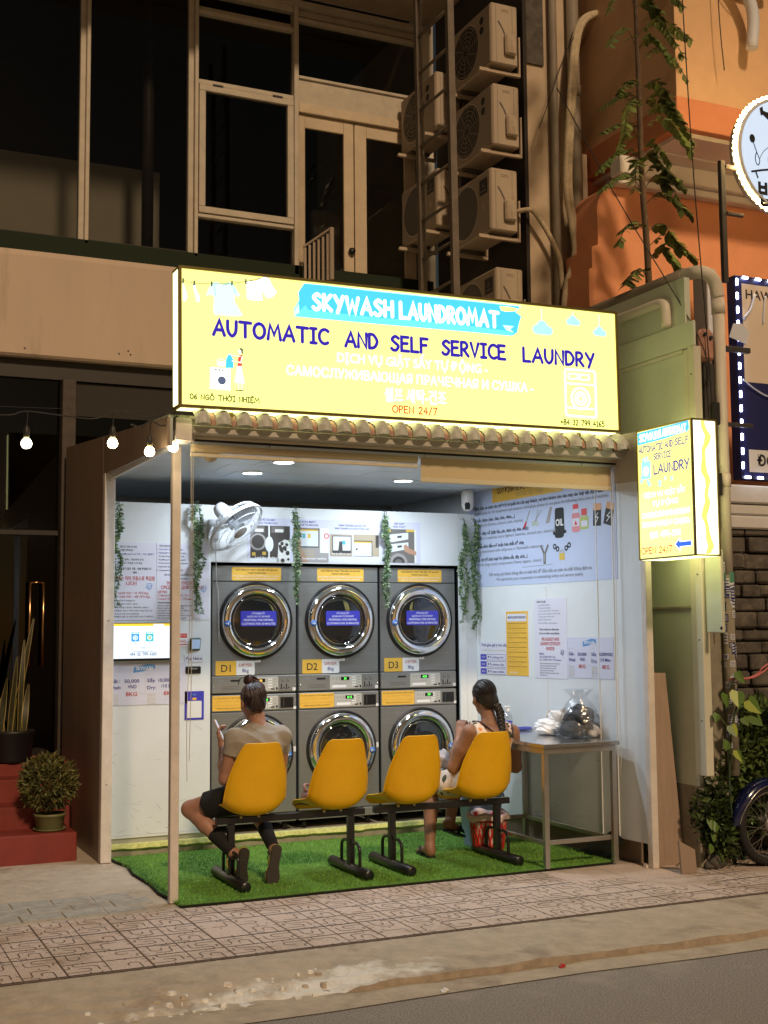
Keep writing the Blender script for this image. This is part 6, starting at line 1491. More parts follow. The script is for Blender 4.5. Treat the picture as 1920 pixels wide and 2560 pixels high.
# tee
b = SDF((2.40, 7.65, .50), (3.02, 8.15, 1.08), .0055)
for c, r in TORSO: b.ell(c, tuple(np.array(r)+(.013, .012, .012)), .05)
b.ell((2.685, 7.90, .56), (.178, .125, .10), .04)
b.cap(SL+V3(.02, 0, .004), SL+(EL-SL)*.46, .062, .060, .03); b.cap(SR+V3(-.02, 0, .004), SR+(ER-SR)*.46, .062, .060, .03); b.cap(SL, SR, .062, .062, .04); b.cap((2.60, 7.88, .96), (2.72, 7.89, .99), .046, .06, .03); b.cap((2.84, 7.88, .96), (2.72, 7.89, .99), .046, .06, .03)
b.add(lambda X, Y, Z: .006*np.abs(np.sin(Z*34+X*13+Y*16+1.3*np.sin(X*19)))**.6-.004+.003*np.sin((X-2.7)*45+Z*30)*np.sin(Y*33)+.004*np.abs(np.sin((X-2.55)*26-Z*24))*(Z > .8))
b.cut(lambda X, Y, Z: .525-Z); b.cut(lambda X, Y, Z: .052-np.sqrt((X-2.722)**2+(Y-7.912)**2+((Z-1.045)*.85)**2)*1.0)
for S0, E0 in ((SL, EL), (SR, ER)):
    d = unit(E0-S0); q = S0+(E0-S0)*.40
    b.cut(lambda X, Y, Z, d=d, q=q, sx=math.copysign(1, S0[0]-2.715): np.where((X-2.715)*sx > .12, (X-q[0])*d[0]+(Y-q[1])*d[1]+(Z-q[2])*d[2], -.5))
mb = MB(); b.mesh(mb, 'tee'); mb.build('tee', p1)
# shorts
b = SDF((2.28, 7.72, .40), (2.98, 8.26, .72), .0055); b.ell((2.685, 7.915, .55), (.175, .125, .095), .04)
for H0, K0 in ((HL, KL), (HRt, KR)): b.cap(H0, H0+(K0-H0)*.72, .105, .086, .04)
d1_, d2_ = unit(KL-HL), unit(KR-HRt)
b.cut(lambda X, Y, Z: np.where(X < 2.66, (X-HL[0])*d1_[0]+(Y-HL[1])*d1_[1]+(Z-HL[2])*d1_[2]-.235, (X-HRt[0])*d2_[0]+(Y-HRt[1])*d2_[1]+(Z-HRt[2])*d2_[2]-.235))
b.add(lambda X, Y, Z: .003*np.sin(X*50+Y*40)*np.sin(Z*45)); mb = MB(); b.mesh(mb, 'shorts_black'); mb.build('shorts', p1)
# socks and shoes
for A0, K0 in ((AL, KL), (AR, KR)):
    b = SDF(np.minimum(A0, K0)-.08, np.maximum(A0, K0)+.08, .005); m = K0+(A0-K0)*.35+V3(0, -.012, 0); d = unit(A0-K0); q = K0+(A0-K0)*.56
    b.cap(m, A0, .0575, .038, .02); b.cut(lambda X, Y, Z: -((X-q[0])*d[0]+(Y-q[1])*d[1]+(Z-q[2])*d[2])); b.cut(lambda X, Y, Z: ((X-A0[0])*d[0]+(Y-A0[1])*d[1]+(Z-A0[2])*d[2])-.012)
    mb = MB(); b.mesh(mb, 'sock_black'); mb.build('sock', p1)
for T0, G0, A0 in ((TL, GL_, AL), (TRr, GR_, AR)):
    v = Vector(G0-T0).normalized(); u = Vector((1, -.05, 0)); u = (u-v*u.dot(v)).normalized(); F = Fr(Vector((T0+G0)/2)+Vector((0, -.008, .012)), u, v)   # normal faces back to the street
    L_ = (Vector(G0-T0).length+.085)/.262
    pts = [(x*.98, -y*L_) for x, y in SOLE]; mb = MB(); mb.prism(F, pts, -.022, .0, 'sole_dark'); mb.prism(F, [(x*1.03, y*1.01) for x, y in pts], -.032, -.0225, 'shoe_edge')
    for k in range(9): mb.line(F, [(-.026, -.10*L_+.024*k*L_), (.026, -.10*L_+.024*k*L_)], .004, .0008, 'shoe_dark')
    o = mb.build('shoe', p1); mb = MB(); A_ = Vector(A0)+Vector((0, 0, -.02)); n_ = Vector(A0-np.array(F.o)).normalized()
    mb.tube([A_+Vector((.040*math.cos(k*math.pi/10), .040*math.sin(k*math.pi/10), .004*math.sin(k))) for k in range(20)], .006, 'shoe_dark', 6, closed=True)
    for sx in (-1, 1): mb.tube([A_+Vector((sx*.038, 0, 0)), F.P(sx*.036, .06, -.02)], .006, 'shoe_dark', 6); mb.tube([F.P(sx*.042, -.05, -.028), F.P(sx*.02, -.05, -.075), F.P(0, -.05, -.08)], .009, 'shoe_dark', 6)
    mb.tube(smooth([A_+Vector((-.038, -.01, 0)), A_+Vector((-.05, -.02, -.03)), A_+Vector((-.046, -.025, -.07))], 3), .004, 'shoe_edge', 5); mb.build('straps', o)
# hair: cap, bun and loose strands
b = SDF((2.56, 7.80, 1.02), (2.86, 8.09, 1.36), .0045); Lh = lambda x, y, z: HC+HR@V3(x, y, z)
b.ell(Lh(0, -.018, .036), (.083, .100, .094), .02, HR); b.ell(Lh(0, -.060, -.03), (.062, .045, .06), .03, HR)
fx, fo = HR[:, 1], Lh(0, .046, .02); b.cut(lambda X, Y, Z: ((X-fo[0])*fx[0]+(Y-fo[1])*fx[1]+(Z-fo[2])*fx[2])+.35*((X-HC[0])*HR[0, 2]+(Y-HC[1])*HR[1, 2]+(Z-HC[2])*HR[2, 2])*-1-.0)
ul = Lh(0, 0, -.072); b.cut(lambda X, Y, Z: -((X-ul[0])*HR[0, 2]+(Y-ul[1])*HR[1, 2]+(Z-ul[2])*HR[2, 2]))
for s_ in (-1, 1): e_ = Lh(s_*.085, .012, -.02); b.cut(lambda X, Y, Z, e_=e_: .034-np.sqrt((X-e_[0])**2+(Y-e_[1])**2+((Z-e_[2])*.8)**2))
b.add(lambda X, Y, Z: .0016*np.sin(np.arctan2(X-2.69, Z-1.29)*26+Y*30))
mb = MB(); b.mesh(mb, 'hair_a'); hr = mb.build('hair', p1)
mb = MB(); bc_ = Vector(Lh(-.028, -.030, .142)); r2 = random.Random(14)
for k in range(26):
    ax = Vector((r2.uniform(-1, 1), r2.uniform(-1, 1), r2.uniform(-.6, .6))).normalized(); u = ax.orthogonal().normalized(); v = ax.cross(u); rr = r2.uniform(.018, .034); a0 = r2.uniform(0, 6.28)
    mb.tube([bc_+Vector((0, 0, .002))+(u*math.cos(a0+q*.33)+v*math.sin(a0+q*.33)*.8)*rr for q in range(13)], .0075, 'hair_a' if k % 3 else 'hair_red', 6)
q0 = Vector(Lh(.02, -.05, .10)); mb.tube(smooth([bc_+Vector((.02, 0, 0)), bc_+Vector((.045, -.01, -.005)), q0+Vector((.04, -.005, .0)), q0+Vector((.045, -.01, -.03))], 4), [.012, .012, .012, .012, .011, .010, .010, .009, .008, .007, .006, .005, .004], 'hair_red', 6)
mb.tube(smooth([bc_+Vector((-.02, 0, .01)), bc_+Vector((-.045, 0, .018)), bc_+Vector((-.068, 0, .005)), bc_+Vector((-.075, 0, -.028))], 4), .0032, 'hair_a', 5); mb.tube(smooth([bc_, bc_+Vector((.03, -.01, .02)), bc_+Vector((.06, -.01, -.01)), bc_+Vector((.072, -.015, -.04))], 4), .009, 'hair_red', 6)
r2 = random.Random(22); tgt = unit(V3(-.028, -.030, .142)-V3(0, -.018, .036))
def strands(mb, ce, rad, tgt, N, m1, m2, HC, HR, amin):
    for k in range(N):
        d0 = unit((r2.gauss(0, 1), r2.gauss(-.5, .8), r2.gauss(-.1, .7)))
        if d0[1] > .42 or d0[2] < amin or np.dot(d0, tgt) > .93: continue
        pts = []
        for q in range(8):
            f = q/7*.97; d = unit(d0*(1-f)+tgt*f); lift = 1.012+.02*math.sin(math.pi*f)*r2.random(); pts.append(Vector(HC+HR@(np.array(ce)+d*np.array(rad)*lift)))
        mb.tube(pts, r2.uniform(.0009, .0018), m1 if r2.random() < .7 else m2, 4)
strands(mb, (0, -.018, .036), (.083, .100, .094), tgt, 260, 'hair_a', 'hair_red', HC, HR, -.75)
for k in range(10):
    p = Vector(HC+HR@V3(r2.uniform(-.05, .05), -.085, -.06+r2.uniform(-.02, .02))); mb.tube(smooth([p, p+Vector((r2.uniform(-.01, .01), -.006, -.02)), p+Vector((r2.uniform(-.02, .02), -.004, -.042))], 3), .0008, 'hair_a', 4)
mb.build('top_knot', hr)
FPh = Fr(Vector(ph_c), Vector(ph_w), Vector(ph_l)); t = thing('smartphone', 'smartphone in a pinkish case held up by the person in the grey tee', 'phone', tuple(ph_c-V3(0, 0, .07)))
sg = 1 if np.dot(np.array(FPh.n), ph_n) > 0 else -1
mb = MB(); mb.fbox(FPh, -.036, .036, -.075, .075, -.005, .005, 'phone_case', .004); mb.build('case', t); mb = MB(); mb.fbox(FPh, -.032, .032, -.070, .070, .0052 if sg > 0 else -.006, .006 if sg > 0 else -.0052, 'phone_screen'); mb.build('display', t)
# ---------------- second person: floral dress, long plait
HC = V3(4.428, 7.935, 1.150); HR = rotm(-.05, .18, .03)
SL, SR, EL, ER, WL, WR = V3(4.285, 7.885, .915), V3(4.625, 7.885, .900), V3(4.205, 7.985, .665), V3(4.705, 7.98, .645), V3(4.325, 8.125, .880), V3(4.57, 8.20, .68)
KL, KR, AL, AR, HL, HRt = V3(4.185, 8.32, .515), V3(4.40, 8.35, .545), V3(4.112, 8.195, .085), V3(4.335, 8.30, .245), V3(4.30, 7.95, .565), V3(4.46, 7.95, .565)
TORSO = [(V3(4.38, 7.91, .555), (.180, .125, .095)), (V3(4.395, 7.88, .67), (.150, .110, .11)), (V3(4.42, 7.865, .77), (.155, .108, .11)), (V3(4.44, 7.865, .86), (.155, .102, .09)), (V3(4.452, 7.875, .910), (.145, .080, .055))]
b = SDF((3.98, 7.60, -.02), (4.84, 8.50, 1.30), .0052)
for c, r in TORSO: b.ell(c, r, .05)
b.cap((4.452, 7.885, .935), (4.438, 7.915, 1.07), .056, .050, .03); b.cap(SL, SR, .047, .047, .04); b.cap((4.33, 7.88, .925), (4.45, 7.89, .965), .035, .045, .03); b.cap((4.58, 7.88, .915), (4.45, 7.89, .965), .035, .045, .03); head(b, HC, HR)
for S0, E0, W0 in ((SL, EL, WL), (SR, ER, WR)): b.cap(S0, S0+(E0-S0)*.5, .054, .054, .02); b.cap(S0+(E0-S0)*.5, E0, .054, .044, .02); b.cap(E0, E0+(W0-E0)*.4, .044, .042, .02); b.cap(E0+(W0-E0)*.4, W0, .042, .026, .02)
for H0, K0, A0 in ((HL, KL, AL), (HRt, KR, AR)):
    b.cap(H0, K0, .095, .060, .03); m = K0+(A0-K0)*.33+V3(0, -.012, 0); b.cap(K0, m, .056, .056, .02); b.cap(m, A0, .056, .035, .02)
b.cap((4.112, 8.19, .062), (4.13, 8.37, .045), .034, .022, .02); b.cap((4.112, 8.18, .055), (4.112, 8.19, .09), .034, .034, .02)
b.cap(AR, (4.30, 8.275, .225), .034, .033, .02); b.cap((4.30, 8.275, .225), (4.445, 8.37, .165), .034, .022, .02)
for k in range(5): b.cap((4.108+.012*k, 8.365, .038), (4.108+.013*k, 8.405-.004*abs(k-1), .035), .010, .008, .006)
hand(b, WL, V3(.03, .02, .09), V3(.55, .5, -.1), (.75, .9, .7), -1); hand(b, WR, V3(-.08, .07, -.01), V3(0, 0, -1), (.3, .4, .3), 1)
mb = MB(); b.mesh(mb, 'skin_b'); p2 = mb.build('person', label='person with a long dark plait and floral dress on the far right yellow seat', cat='person', origin=(4.42, 7.95, .012)); face_parts(p2, HC, HR)
b = SDF((4.0, 7.65, .42), (4.80, 8.40, 1.02), .0055)
for c, r in TORSO: b.ell(c, tuple(np.array(r)+.011), .05)
b.cap((4.33, 7.88, .925), (4.45, 7.89, .965), .046, .056, .03); b.cap((4.58, 7.88, .915), (4.45, 7.89, .965), .046, .056, .03); b.cap(SL, SR, .058, .058, .04)
b.cut(lambda X, Y, Z: np.abs(X-4.452)-(.150+.3*np.maximum(0, .80-Z))); b.cut(lambda X, Y, Z: (1-np.sqrt(((X-4.462)/.108)**2+((Z-1.0)/.135)**2))*.08)
b.cap(HL, HL+(KL-HL)*.93, .108, .078, .05); b.cap(HRt, HRt+(KR-HRt)*.93, .108, .078, .06); b.cap((4.24, 8.1, .50), (4.42, 8.18, .52), .075, .075, .05); b.ell((4.385, 7.93, .55), (.195, .13, .09), .04)
b.add(lambda X, Y, Z: .004*np.sin(X*48+Y*30+Z*12)*np.sin(Y*26-Z*20)); b.cut(lambda X, Y, Z: .455-Z)
mb = MB(); b.mesh(mb, 'floral'); dr = mb.build('dress', p2)
mb = MB()
for P in (((4.33, 7.93, .985), (4.345, 7.85, .985), (4.375, 7.805, .955), (4.425, 7.775, .905), (4.465, 7.765, .865)), ((4.335, 7.93, .980), (4.355, 7.845, .975), (4.40, 7.795, .93), (4.45, 7.77, .88)), ((4.60, 7.93, .955), (4.595, 7.85, .955), (4.585, 7.805, .925), (4.560, 7.775, .875))):
    mb.tube(smooth(P, 4), .0065, 'strap_brown', 6)
mb.build('straps', p2)
for (hx, hy, hz), (tx, ty, tz), m in (((4.112, 8.165, .030), (4.135, 8.405, .022), 'flipflop_black'), ((4.275, 8.255, .195), (4.475, 8.385, .120), 'sandal_navy')):
    a, c = Vector((hx, hy, hz)), Vector((tx, ty, tz)); v = (c-a).normalized(); u = v.cross(Vector((0, 0, 1))).normalized(); F = Fr((a+c)/2, u, v); L_ = ((c-a).length+.03)/.262
    mb = MB(); mb.prism(F, [(x, y*L_) for x, y in SOLE], -.016, -.002, m); o = mb.build('sandal', p2); mb = MB()
    for sx in (-1, 1): mb.tube(smooth([F.P(0, .075*L_, .0), F.P(sx*.018, .06*L_, .045), F.P(sx*.040, .01, .045), F.P(sx*.040, -.02, .0)], 4), .009 if m == 'sandal_navy' else .006, m, 6)
    if m == 'sandal_navy': mb.add([F.P(x, y, .052-.045*(abs(x)/.046)**2) for y in (.0, .03, .06, .09) for x in (-.046, -.03, -.01, .01, .03, .046)], [(i*6+j, i*6+j+1, i*6+j+7, i*6+j+6) for i in range(3) for j in range(5)], m, True)
    mb.build('strap', o)
b = SDF((4.28, 7.78, 1.0), (4.58, 8.09, 1.30), .0045); Lh = lambda x, y, z: HC+HR@V3(x, y, z)
b.ell(Lh(0, -.016, .034), (.083, .101, .094), .02, HR); b.ell(Lh(.01, -.066, -.03), (.062, .042, .06), .03, HR); b.ell(Lh(.045, -.07, -.045), (.028, .035, .035), .02, HR)
fx2, fo2, up2 = HR[:, 1], Lh(0, .044, .02), HR[:, 2]; b.cut(lambda X, Y, Z: ((X-fo2[0])*fx2[0]+(Y-fo2[1])*fx2[1]+(Z-fo2[2])*fx2[2])-.35*((X-HC[0])*up2[0]+(Y-HC[1])*up2[1]+(Z-HC[2])*up2[2]))
ul2 = Lh(0, 0, -.085); b.cut(lambda X, Y, Z: -((X-ul2[0])*up2[0]+(Y-ul2[1])*up2[1]+(Z-ul2[2])*up2[2]))
for s_ in (-1, 1): e_ = Lh(s_*.086, .014, -.02); b.cut(lambda X, Y, Z, e_=e_: .030-np.sqrt((X-e_[0])**2+(Y-e_[1])**2+((Z-e_[2])*.8)**2))
b.add(lambda X, Y, Z: .0014*np.sin(np.arctan2(X-4.43, Z-1.10)*30)); mb = MB(); b.mesh(mb, 'hair_b'); hr = mb.build('hair', p2)
mb = MB(); PB = smooth([Vector(p) for p in ((4.468, 7.838, 1.105), (4.488, 7.822, 1.06), (4.492, 7.806, 1.00), (4.488, 7.785, .94), (4.482, 7.758, .89), (4.485, 7.752, .86))], 6); n = len(PB)
for st in range(3):
    mb.tube([PB[i]+Vector((math.cos(i*.85+st*2.094)*.017, math.sin(2*(i*.85+st*2.094))*.008, 0))*(1-.45*i/n) for i in range(n)], [.0225*(1-.55*i/n) for i in range(n)], 'hair_b', 8)
mb.tube([PB[-1], PB[-1]+Vector((.01, -.004, -.025))], [.010, .014], 'hair_b', 8); strands(mb, (0, -.016, .034), (.083, .101, .094), unit(V3(.035, -.08, -.07)), 260, 'hair_b', 'hair_a', HC, HR, -.6)
for k in range(14):
    i = r2.randint(2, n-3); p = PB[i]; mb.tube(smooth([p, p+Vector((r2.uniform(-.03, .03), -.012, -.015)), p+Vector((r2.uniform(-.035, .035), -.012, -.04))], 3), .0008, 'hair_b', 4)
mb.build('plait', hr)
mb = MB(); vs, fs = blob(4.255, 8.27, .625, .075, .07, .15, 61, .3, 24, 16, .15); mb.add(vs, fs, 'bundle_grey', True); mb.build('bundle', label='grey crumpled bundle resting on the lap of the person in the floral dress', cat='bundle')
# ================================================================== the building behind
bld = thing('building', 'dark two-storey building with a cream band and tall cream-framed windows', 'building', (2.0, 11.0, 0))
mb = MB(); nseg = 40
# cream band between the floors: swells a little, rounded far end on the left
rows = []
for i in range(nseg+1):
    x = -2.6+8.25*i/nseg; bow = -.0
    top = 4.885-.015*max(0, (1.9-x))**1.6*.35
    for (dy, z) in ((.30, 3.965), (.02, 3.965), (0, 3.985), (0, 4.4), (0, top-.05), (.02, top), (.14, top+.01), (.30, top+.01)): rows.append((x, 10.745+dy, z))
mb.add(rows, [(i*8+j, (i+1)*8+j, (i+1)*8+j+1, i*8+j+1) for i in range(nseg) for j in range(7)], 'fascia_cream', False)
for x, z in ((1.62, 4.0), (2.42, 4.02), (2.52, 4.02), (2.50, 4.05)): mb.cyl((x, 10.744, z+.03), (x, 10.742, z+.03), .008, 'ink', 8)
mb.build('fascia', bld)
mb = MB(); mb.box(-2.6, 5.6, 10.93, 11.06, 4.82, 5.09, 'ledge_green'); mb.build('window_ledge', bld, label='dark green turfed ledge under the windows')
mb = MB()
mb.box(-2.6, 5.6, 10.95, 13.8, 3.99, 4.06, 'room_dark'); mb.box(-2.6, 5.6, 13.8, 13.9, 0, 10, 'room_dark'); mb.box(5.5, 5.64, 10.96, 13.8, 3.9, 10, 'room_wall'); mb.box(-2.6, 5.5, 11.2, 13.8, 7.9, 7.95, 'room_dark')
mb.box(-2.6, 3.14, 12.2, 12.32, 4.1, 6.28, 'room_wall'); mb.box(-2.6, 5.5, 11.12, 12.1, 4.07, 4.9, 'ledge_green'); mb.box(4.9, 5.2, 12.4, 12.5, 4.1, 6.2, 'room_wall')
mb.build('interior', bld)
Yf = 11.0
def bar(mb, x0, x1, z0, z1, m='frame_cream', y0=10.94, y1=11.02, bev=.004): mb.box(x0, x1, y0, y1, z0, z1, m, bev)
def frame(mb, x0, x1, z0, z1, w_, m='frame_cream', y0=10.95, y1=11.02):
    bar(mb, x0, x1, z0, z0+w_, m, y0, y1); bar(mb, x0, x1, z1-w_, z1, m, y0, y1); bar(mb, x0, x0+w_, z0+w_+.001, z1-w_-.001, m, y0, y1); bar(mb, x1-w_, x1, z0+w_+.001, z1-w_-.001, m, y0, y1)
def glass(name, par, x0, x1, z0, z1, y=11.0, m='pane_dark'):
    mb = MB(); mb.box(x0, x1, y, y+.006, z0, z1, m); return mb.build(name, par)
# tall glazing on the left
for x0, x1 in ((-2.6, .9), (.98, 2.095), (2.18, 3.09)):
    mb = MB(); bar(mb, x0, x1, 5.085, 5.11, 'frame_dark', 10.97, 11.03); bar(mb, x0, x1, 7.68, 7.74); wd = mb.build('window', bld); glass('pane', wd, x0, x1, 5.111, 7.679)
for x0, x1 in ((.90, .98), (2.095, 2.178), (3.092, 3.176)):
    mb = MB(); bar(mb, x0, x1-.035, 5.07, 8.3, 'frame_cream', 10.97, 11.05); bar(mb, x1-.034, x1, 5.06, 8.3, 'frame_cream', 10.93, 11.04); mb.build('mullion', bld)
mb = MB(); mb.tube([(2.80, 11.32, 4.92), (2.80, 11.32, 7.9)], .055, 'column_brown', 16); mb.build('column', bld)
# framed window with an opening sash
mb = MB(); bar(mb, 3.178, 4.12, 6.715, 6.76); bar(mb, 3.178, 4.12, 7.40, 7.44); bar(mb, 3.178, 4.12, 7.47, 7.50, 'frame_cream', 11.0, 11.06); bar(mb, 3.178, 4.12, 7.60, 7.66); bar(mb, 4.123, 4.17, 5.0, 8.3, 'frame_cream', 10.93, 11.04); bar(mb, 3.178, 4.12, 5.44, 5.475); bar(mb, 3.178, 4.12, 5.06, 5.09, 'frame_dark')
wd = mb.build('window', bld, label='window with a top-hung opening sash')
glass('pane', wd, 3.178, 4.12, 6.762, 7.399); glass('pane', wd, 3.178, 4.12, 5.092, 5.439)
mb = MB(); frame(mb, 3.182, 4.116, 5.48, 6.71, .062, 'frame_cream', 10.925, 10.99)
for x in (3.36, 3.95): mb.box(x-.05, x+.05, 10.918, 10.926, 6.704, 6.722, 'ink', .002)
mb.build('sash', wd); glass('pane', wd, 3.245, 4.053, 5.543, 6.647, 10.955)
# transom window, panel and the pair of glazed doors
mb = MB(); bar(mb, 4.172, 5.47, 7.52, 7.56); bar(mb, 4.172, 5.47, 6.945, 6.975); bar(mb, 5.472, 5.51, 5.0, 7.8); bar(mb, 4.172, 5.47, 7.60, 7.70, 'frame_cream', 11.0, 11.05); wd = mb.build('window', bld, label='wide transom window over the doors'); glass('pane', wd, 4.172, 5.47, 6.976, 7.519)
mb = MB(); mb.box(4.172, 5.47, 10.96, 11.02, 6.70, 6.944, 'frame_cream'); mb.box(4.172, 5.47, 10.93, 11.02, 6.605, 6.698, 'door_cream', .004); mb.build('door_head', bld)
for x0, x1, gx0, gx1 in ((4.18, 4.755, 4.245, 4.65), (4.765, 5.43, 4.892, 5.305)):
    mb = MB(); bar(mb, x0, gx0, 4.9, 6.6, 'door_cream', 10.965, 11.01); bar(mb, gx1, x1, 4.9, 6.6, 'door_cream', 10.965, 11.01); bar(mb, gx0+.001, gx1-.001, 6.47, 6.6, 'door_cream', 10.966, 11.009); bar(mb, gx0+.001, gx1-.001, 4.9, 5.05, 'door_cream', 10.966, 11.009)
    d = mb.build('door', bld); glass('pane', d, gx0, gx1, 5.05, 6.47, 10.985)
    if x0 < 4.5: mb = MB(); mb.lathe([(.028, 0), (.036, -.02), (.03, -.04), (.001, -.045)], (4.722, 10.964, 5.30), (0, 1, 0), 'knob_black', 18); mb.build('handle', d)
mb = MB()
for k in range(6): mb.box(4.17+k*.034, 4.192+k*.034, 10.80-k*.028, 10.815-k*.028, 4.9, 5.23+k*.022, 'rail_cream')
mb.prism(Fr((4.165, 10.82, 0), (.2, -.18, 0), (0, 0, 1)), [(0, 5.225), (.27, 5.375), (.27, 5.395), (0, 5.245)], -.01, .01, 'rail_cream'); mb.box(4.36, 4.40, 10.62, 10.66, 4.9, 5.40, 'rail_cream', .004); mb.build('terrace_rail', bld)
mb = MB()
for k in range(3): mb.box(-2.6, 5.6, 10.2+k*.24, 10.435+k*.24, 7.72+.012*k, 7.78+.012*k, 'soffit_board', .003)
mb.box(-2.6, 5.6, 10.92, 10.99, 7.66, 7.72, 'frame_cream'); mb.box(-2.6, 5.6, 10.0, 10.19, 7.5+.26, 8.6, 'soffit_board'); mb.build('soffit', bld)
# ground floor: dark glazing and an entrance door
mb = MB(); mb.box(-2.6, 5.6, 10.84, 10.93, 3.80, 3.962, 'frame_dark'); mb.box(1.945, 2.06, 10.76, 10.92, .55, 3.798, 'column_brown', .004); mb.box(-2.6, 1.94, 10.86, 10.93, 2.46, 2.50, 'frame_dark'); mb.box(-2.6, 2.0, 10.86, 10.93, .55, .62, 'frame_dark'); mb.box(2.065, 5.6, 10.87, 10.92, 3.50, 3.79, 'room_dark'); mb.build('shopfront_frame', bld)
wd = None
mb = MB(); mb.box(-2.6, 1.94, 10.885, 10.892, 2.505, 3.798, 'pane_door'); mb.box(2.065, 5.6, 10.885, 10.892, .62, 3.498, 'pane_door'); mb.build('shopfront_glazing', bld)
mb = MB(); mb.box(.35, 1.94, 10.885, 10.895, .622, 2.458, 'pane_door'); d = mb.build('door', bld, label='dark glass entrance door')
mb = MB()
for x in (1.715-.03, 1.825-.03): mb.tube([(x+.025, 10.80, 1.36), (x+.025, 10.80, 2.06)], .013, 'brass', 10); mb.tube([(x+.025, 10.80, 2.0), (x+.025, 10.89, 2.0)], .008, 'brass', 8)
mb.tube([(1.71, 10.80, 2.055), (1.82, 10.80, 2.055)], .009, 'brass', 8); mb.build('handle', d)
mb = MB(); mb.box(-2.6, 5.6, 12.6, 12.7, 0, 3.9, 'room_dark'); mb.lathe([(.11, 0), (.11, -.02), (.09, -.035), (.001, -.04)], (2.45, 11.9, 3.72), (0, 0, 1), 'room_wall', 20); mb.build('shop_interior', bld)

# ---- red entrance steps
mb = MB()
r2 = random.Random(4)
for y0, x1, z0, z1 in ((9.35, 1.842, -.05, .200), (9.66, 1.60, .05, .362), (9.95, 1.62, .05, .53), (10.22, 1.955, .05, .62)): mb.box(-2.4, x1, y0, 10.86, z0, z1, 'red_paint', .008)
mb.box(-2.4, 1.3, 9.958, 10.84, .531, .536, 'red_carpet') if False else None
mb.build('entrance_steps', label='red painted entrance steps up to the dark glass door', cat='steps')
# ---- plants by the steps
def leafy(mb, c, rx, ry, rz, N, L, mats, r2, wid=.3, shell=.55, lean=.5, zmin=None):
    for k in range(N):
        while True:
            p = Vector((r2.uniform(-1, 1), r2.uniform(-1, 1), r2.uniform(-1, 1)))
            if shell*.6 < p.length < 1: break
        q = Vector((c[0]+p.x*rx, c[1]+p.y*ry, c[2]+p.z*rz))
        if zmin is not None and q.z < zmin: continue
        l_ = L*r2.uniform(.6, 1.2); d = (p.normalized()*lean+Vector((r2.uniform(-1, 1), r2.uniform(-1, 1), r2.uniform(-.6, .9)))).normalized()
        s_ = d.cross(Vector((r2.uniform(-1, 1), r2.uniform(-1, 1), r2.uniform(-1, 1))).normalized()).normalized()*l_*wid*.5
        nn = d.cross(s_).normalized()*l_*.08
        mb.add([q, q+d*l_*.5+s_+nn, q+d*l_, q+d*l_*.5-s_+nn], [(0, 1, 2), (0, 2, 3)], r2.choice(mats))
t = thing('potted_bush', 'round leafy bush in an olive plastic pot on the bottom red step', 'plant', (1.675, 9.52, .2))
mb = MB(); pc = (1.675, 9.52, .203); mb.lathe([(.001, 0), (.085, 0), (.093, .01), (.108, .10), (.118, .105), (.118, .122), (.104, .122), (.100, .10), (.001, .095)], pc, (0, 0, 1), 'terracotta_green', 32); mb.build('pot', t)
mb = MB(); mb.lathe([(.001, .0), (.10, 0), (.12, .016), (.116, .018), (.098, .004)], (pc[0], pc[1], .201), (0, 0, 1), 'terracotta_green', 32); mb.build('saucer', t)
mb = MB(); r2 = random.Random(12)
mb.lathe([(.001, .098), (.098, .10)], pc, (0, 0, 1), 'soil', 20)
for k in range(16): a = r2.uniform(0, 6.28); mb.tube(smooth([(pc[0], pc[1], .30), (pc[0]+.05*math.cos(a), pc[1]+.05*math.sin(a), .42), (pc[0]+.15*math.cos(a), pc[1]+.15*math.sin(a), .52+.14*r2.random())], 3), .003, 'bark', 4)
mb.build('stems', t)
mb = MB(); leafy(mb, (1.66, 9.52, .545), .20, .19, .19, 2300, .055, ('bush_a', 'bush_a', 'bush_b', 'bush_c'), r2, .34, .5, .8); mb.build('foliage', t)
t = thing('snake_plant', 'tall snake plant with yellow-edged leaves in a black pot by the glass door', 'plant', (1.52, 10.35, .62))
mb = MB(); mb.lathe([(.001, 0), (.14, 0), (.15, .02), (.165, .22), (.172, .23), (.172, .25), (.155, .25), (.15, .22), (.001, .2)], (1.52, 10.35, .621), (0, 0, 1), 'pot_black', 28); mb.build('pot', t)
mb = MB(); r2 = random.Random(2)
for (bx, hx, H_, w_) in ((1.60, 1.74, .92, .05), (1.56, 1.60, .62, .05), (1.62, 1.66, .75, .045), (1.52, 1.40, .55, .06), (1.46, 1.40, .72, .045), (1.50, 1.54, .45, .055), (1.42, 1.30, .62, .05), (1.58, 1.66, .50, .055), (1.66, 1.70, .40, .05), (1.40, 1.36, .50, .05)):
    by = 10.35+r2.uniform(-.08, .08); n = 10; L1 = []; L2 = []; E1 = []; E2 = []
    for i in range(n+1):
        f = i/n; x = bx-.06+(hx-bx)*f**1.3; z = .83+H_*f; y = by+.05*math.sin(f*2+bx*30); tw = .5*math.sin(f*3+bx*20)+r2.uniform(-.05, .05); ww = w_*.5*(math.sin(math.pi*min(.97, f*.75+.2)))**.8
        d = Vector((math.cos(tw), math.sin(tw), 0)); c = Vector((x, y, z)); L1.append(c-d*ww*.8); L2.append(c+d*ww*.8); E1.append(c-d*ww); E2.append(c+d*ww)
    mb.add(L1+L2, [(i, i+1, n+2+i, n+1+i) for i in range(n)], 'snake_leaf', True)
    for A_, B_ in ((E1, L1), (L2, E2)): mb.add(A_+B_, [(i, i+1, n+2+i, n+1+i) for i in range(n)], 'snake_edge', True)
mb.build('leaves', t)
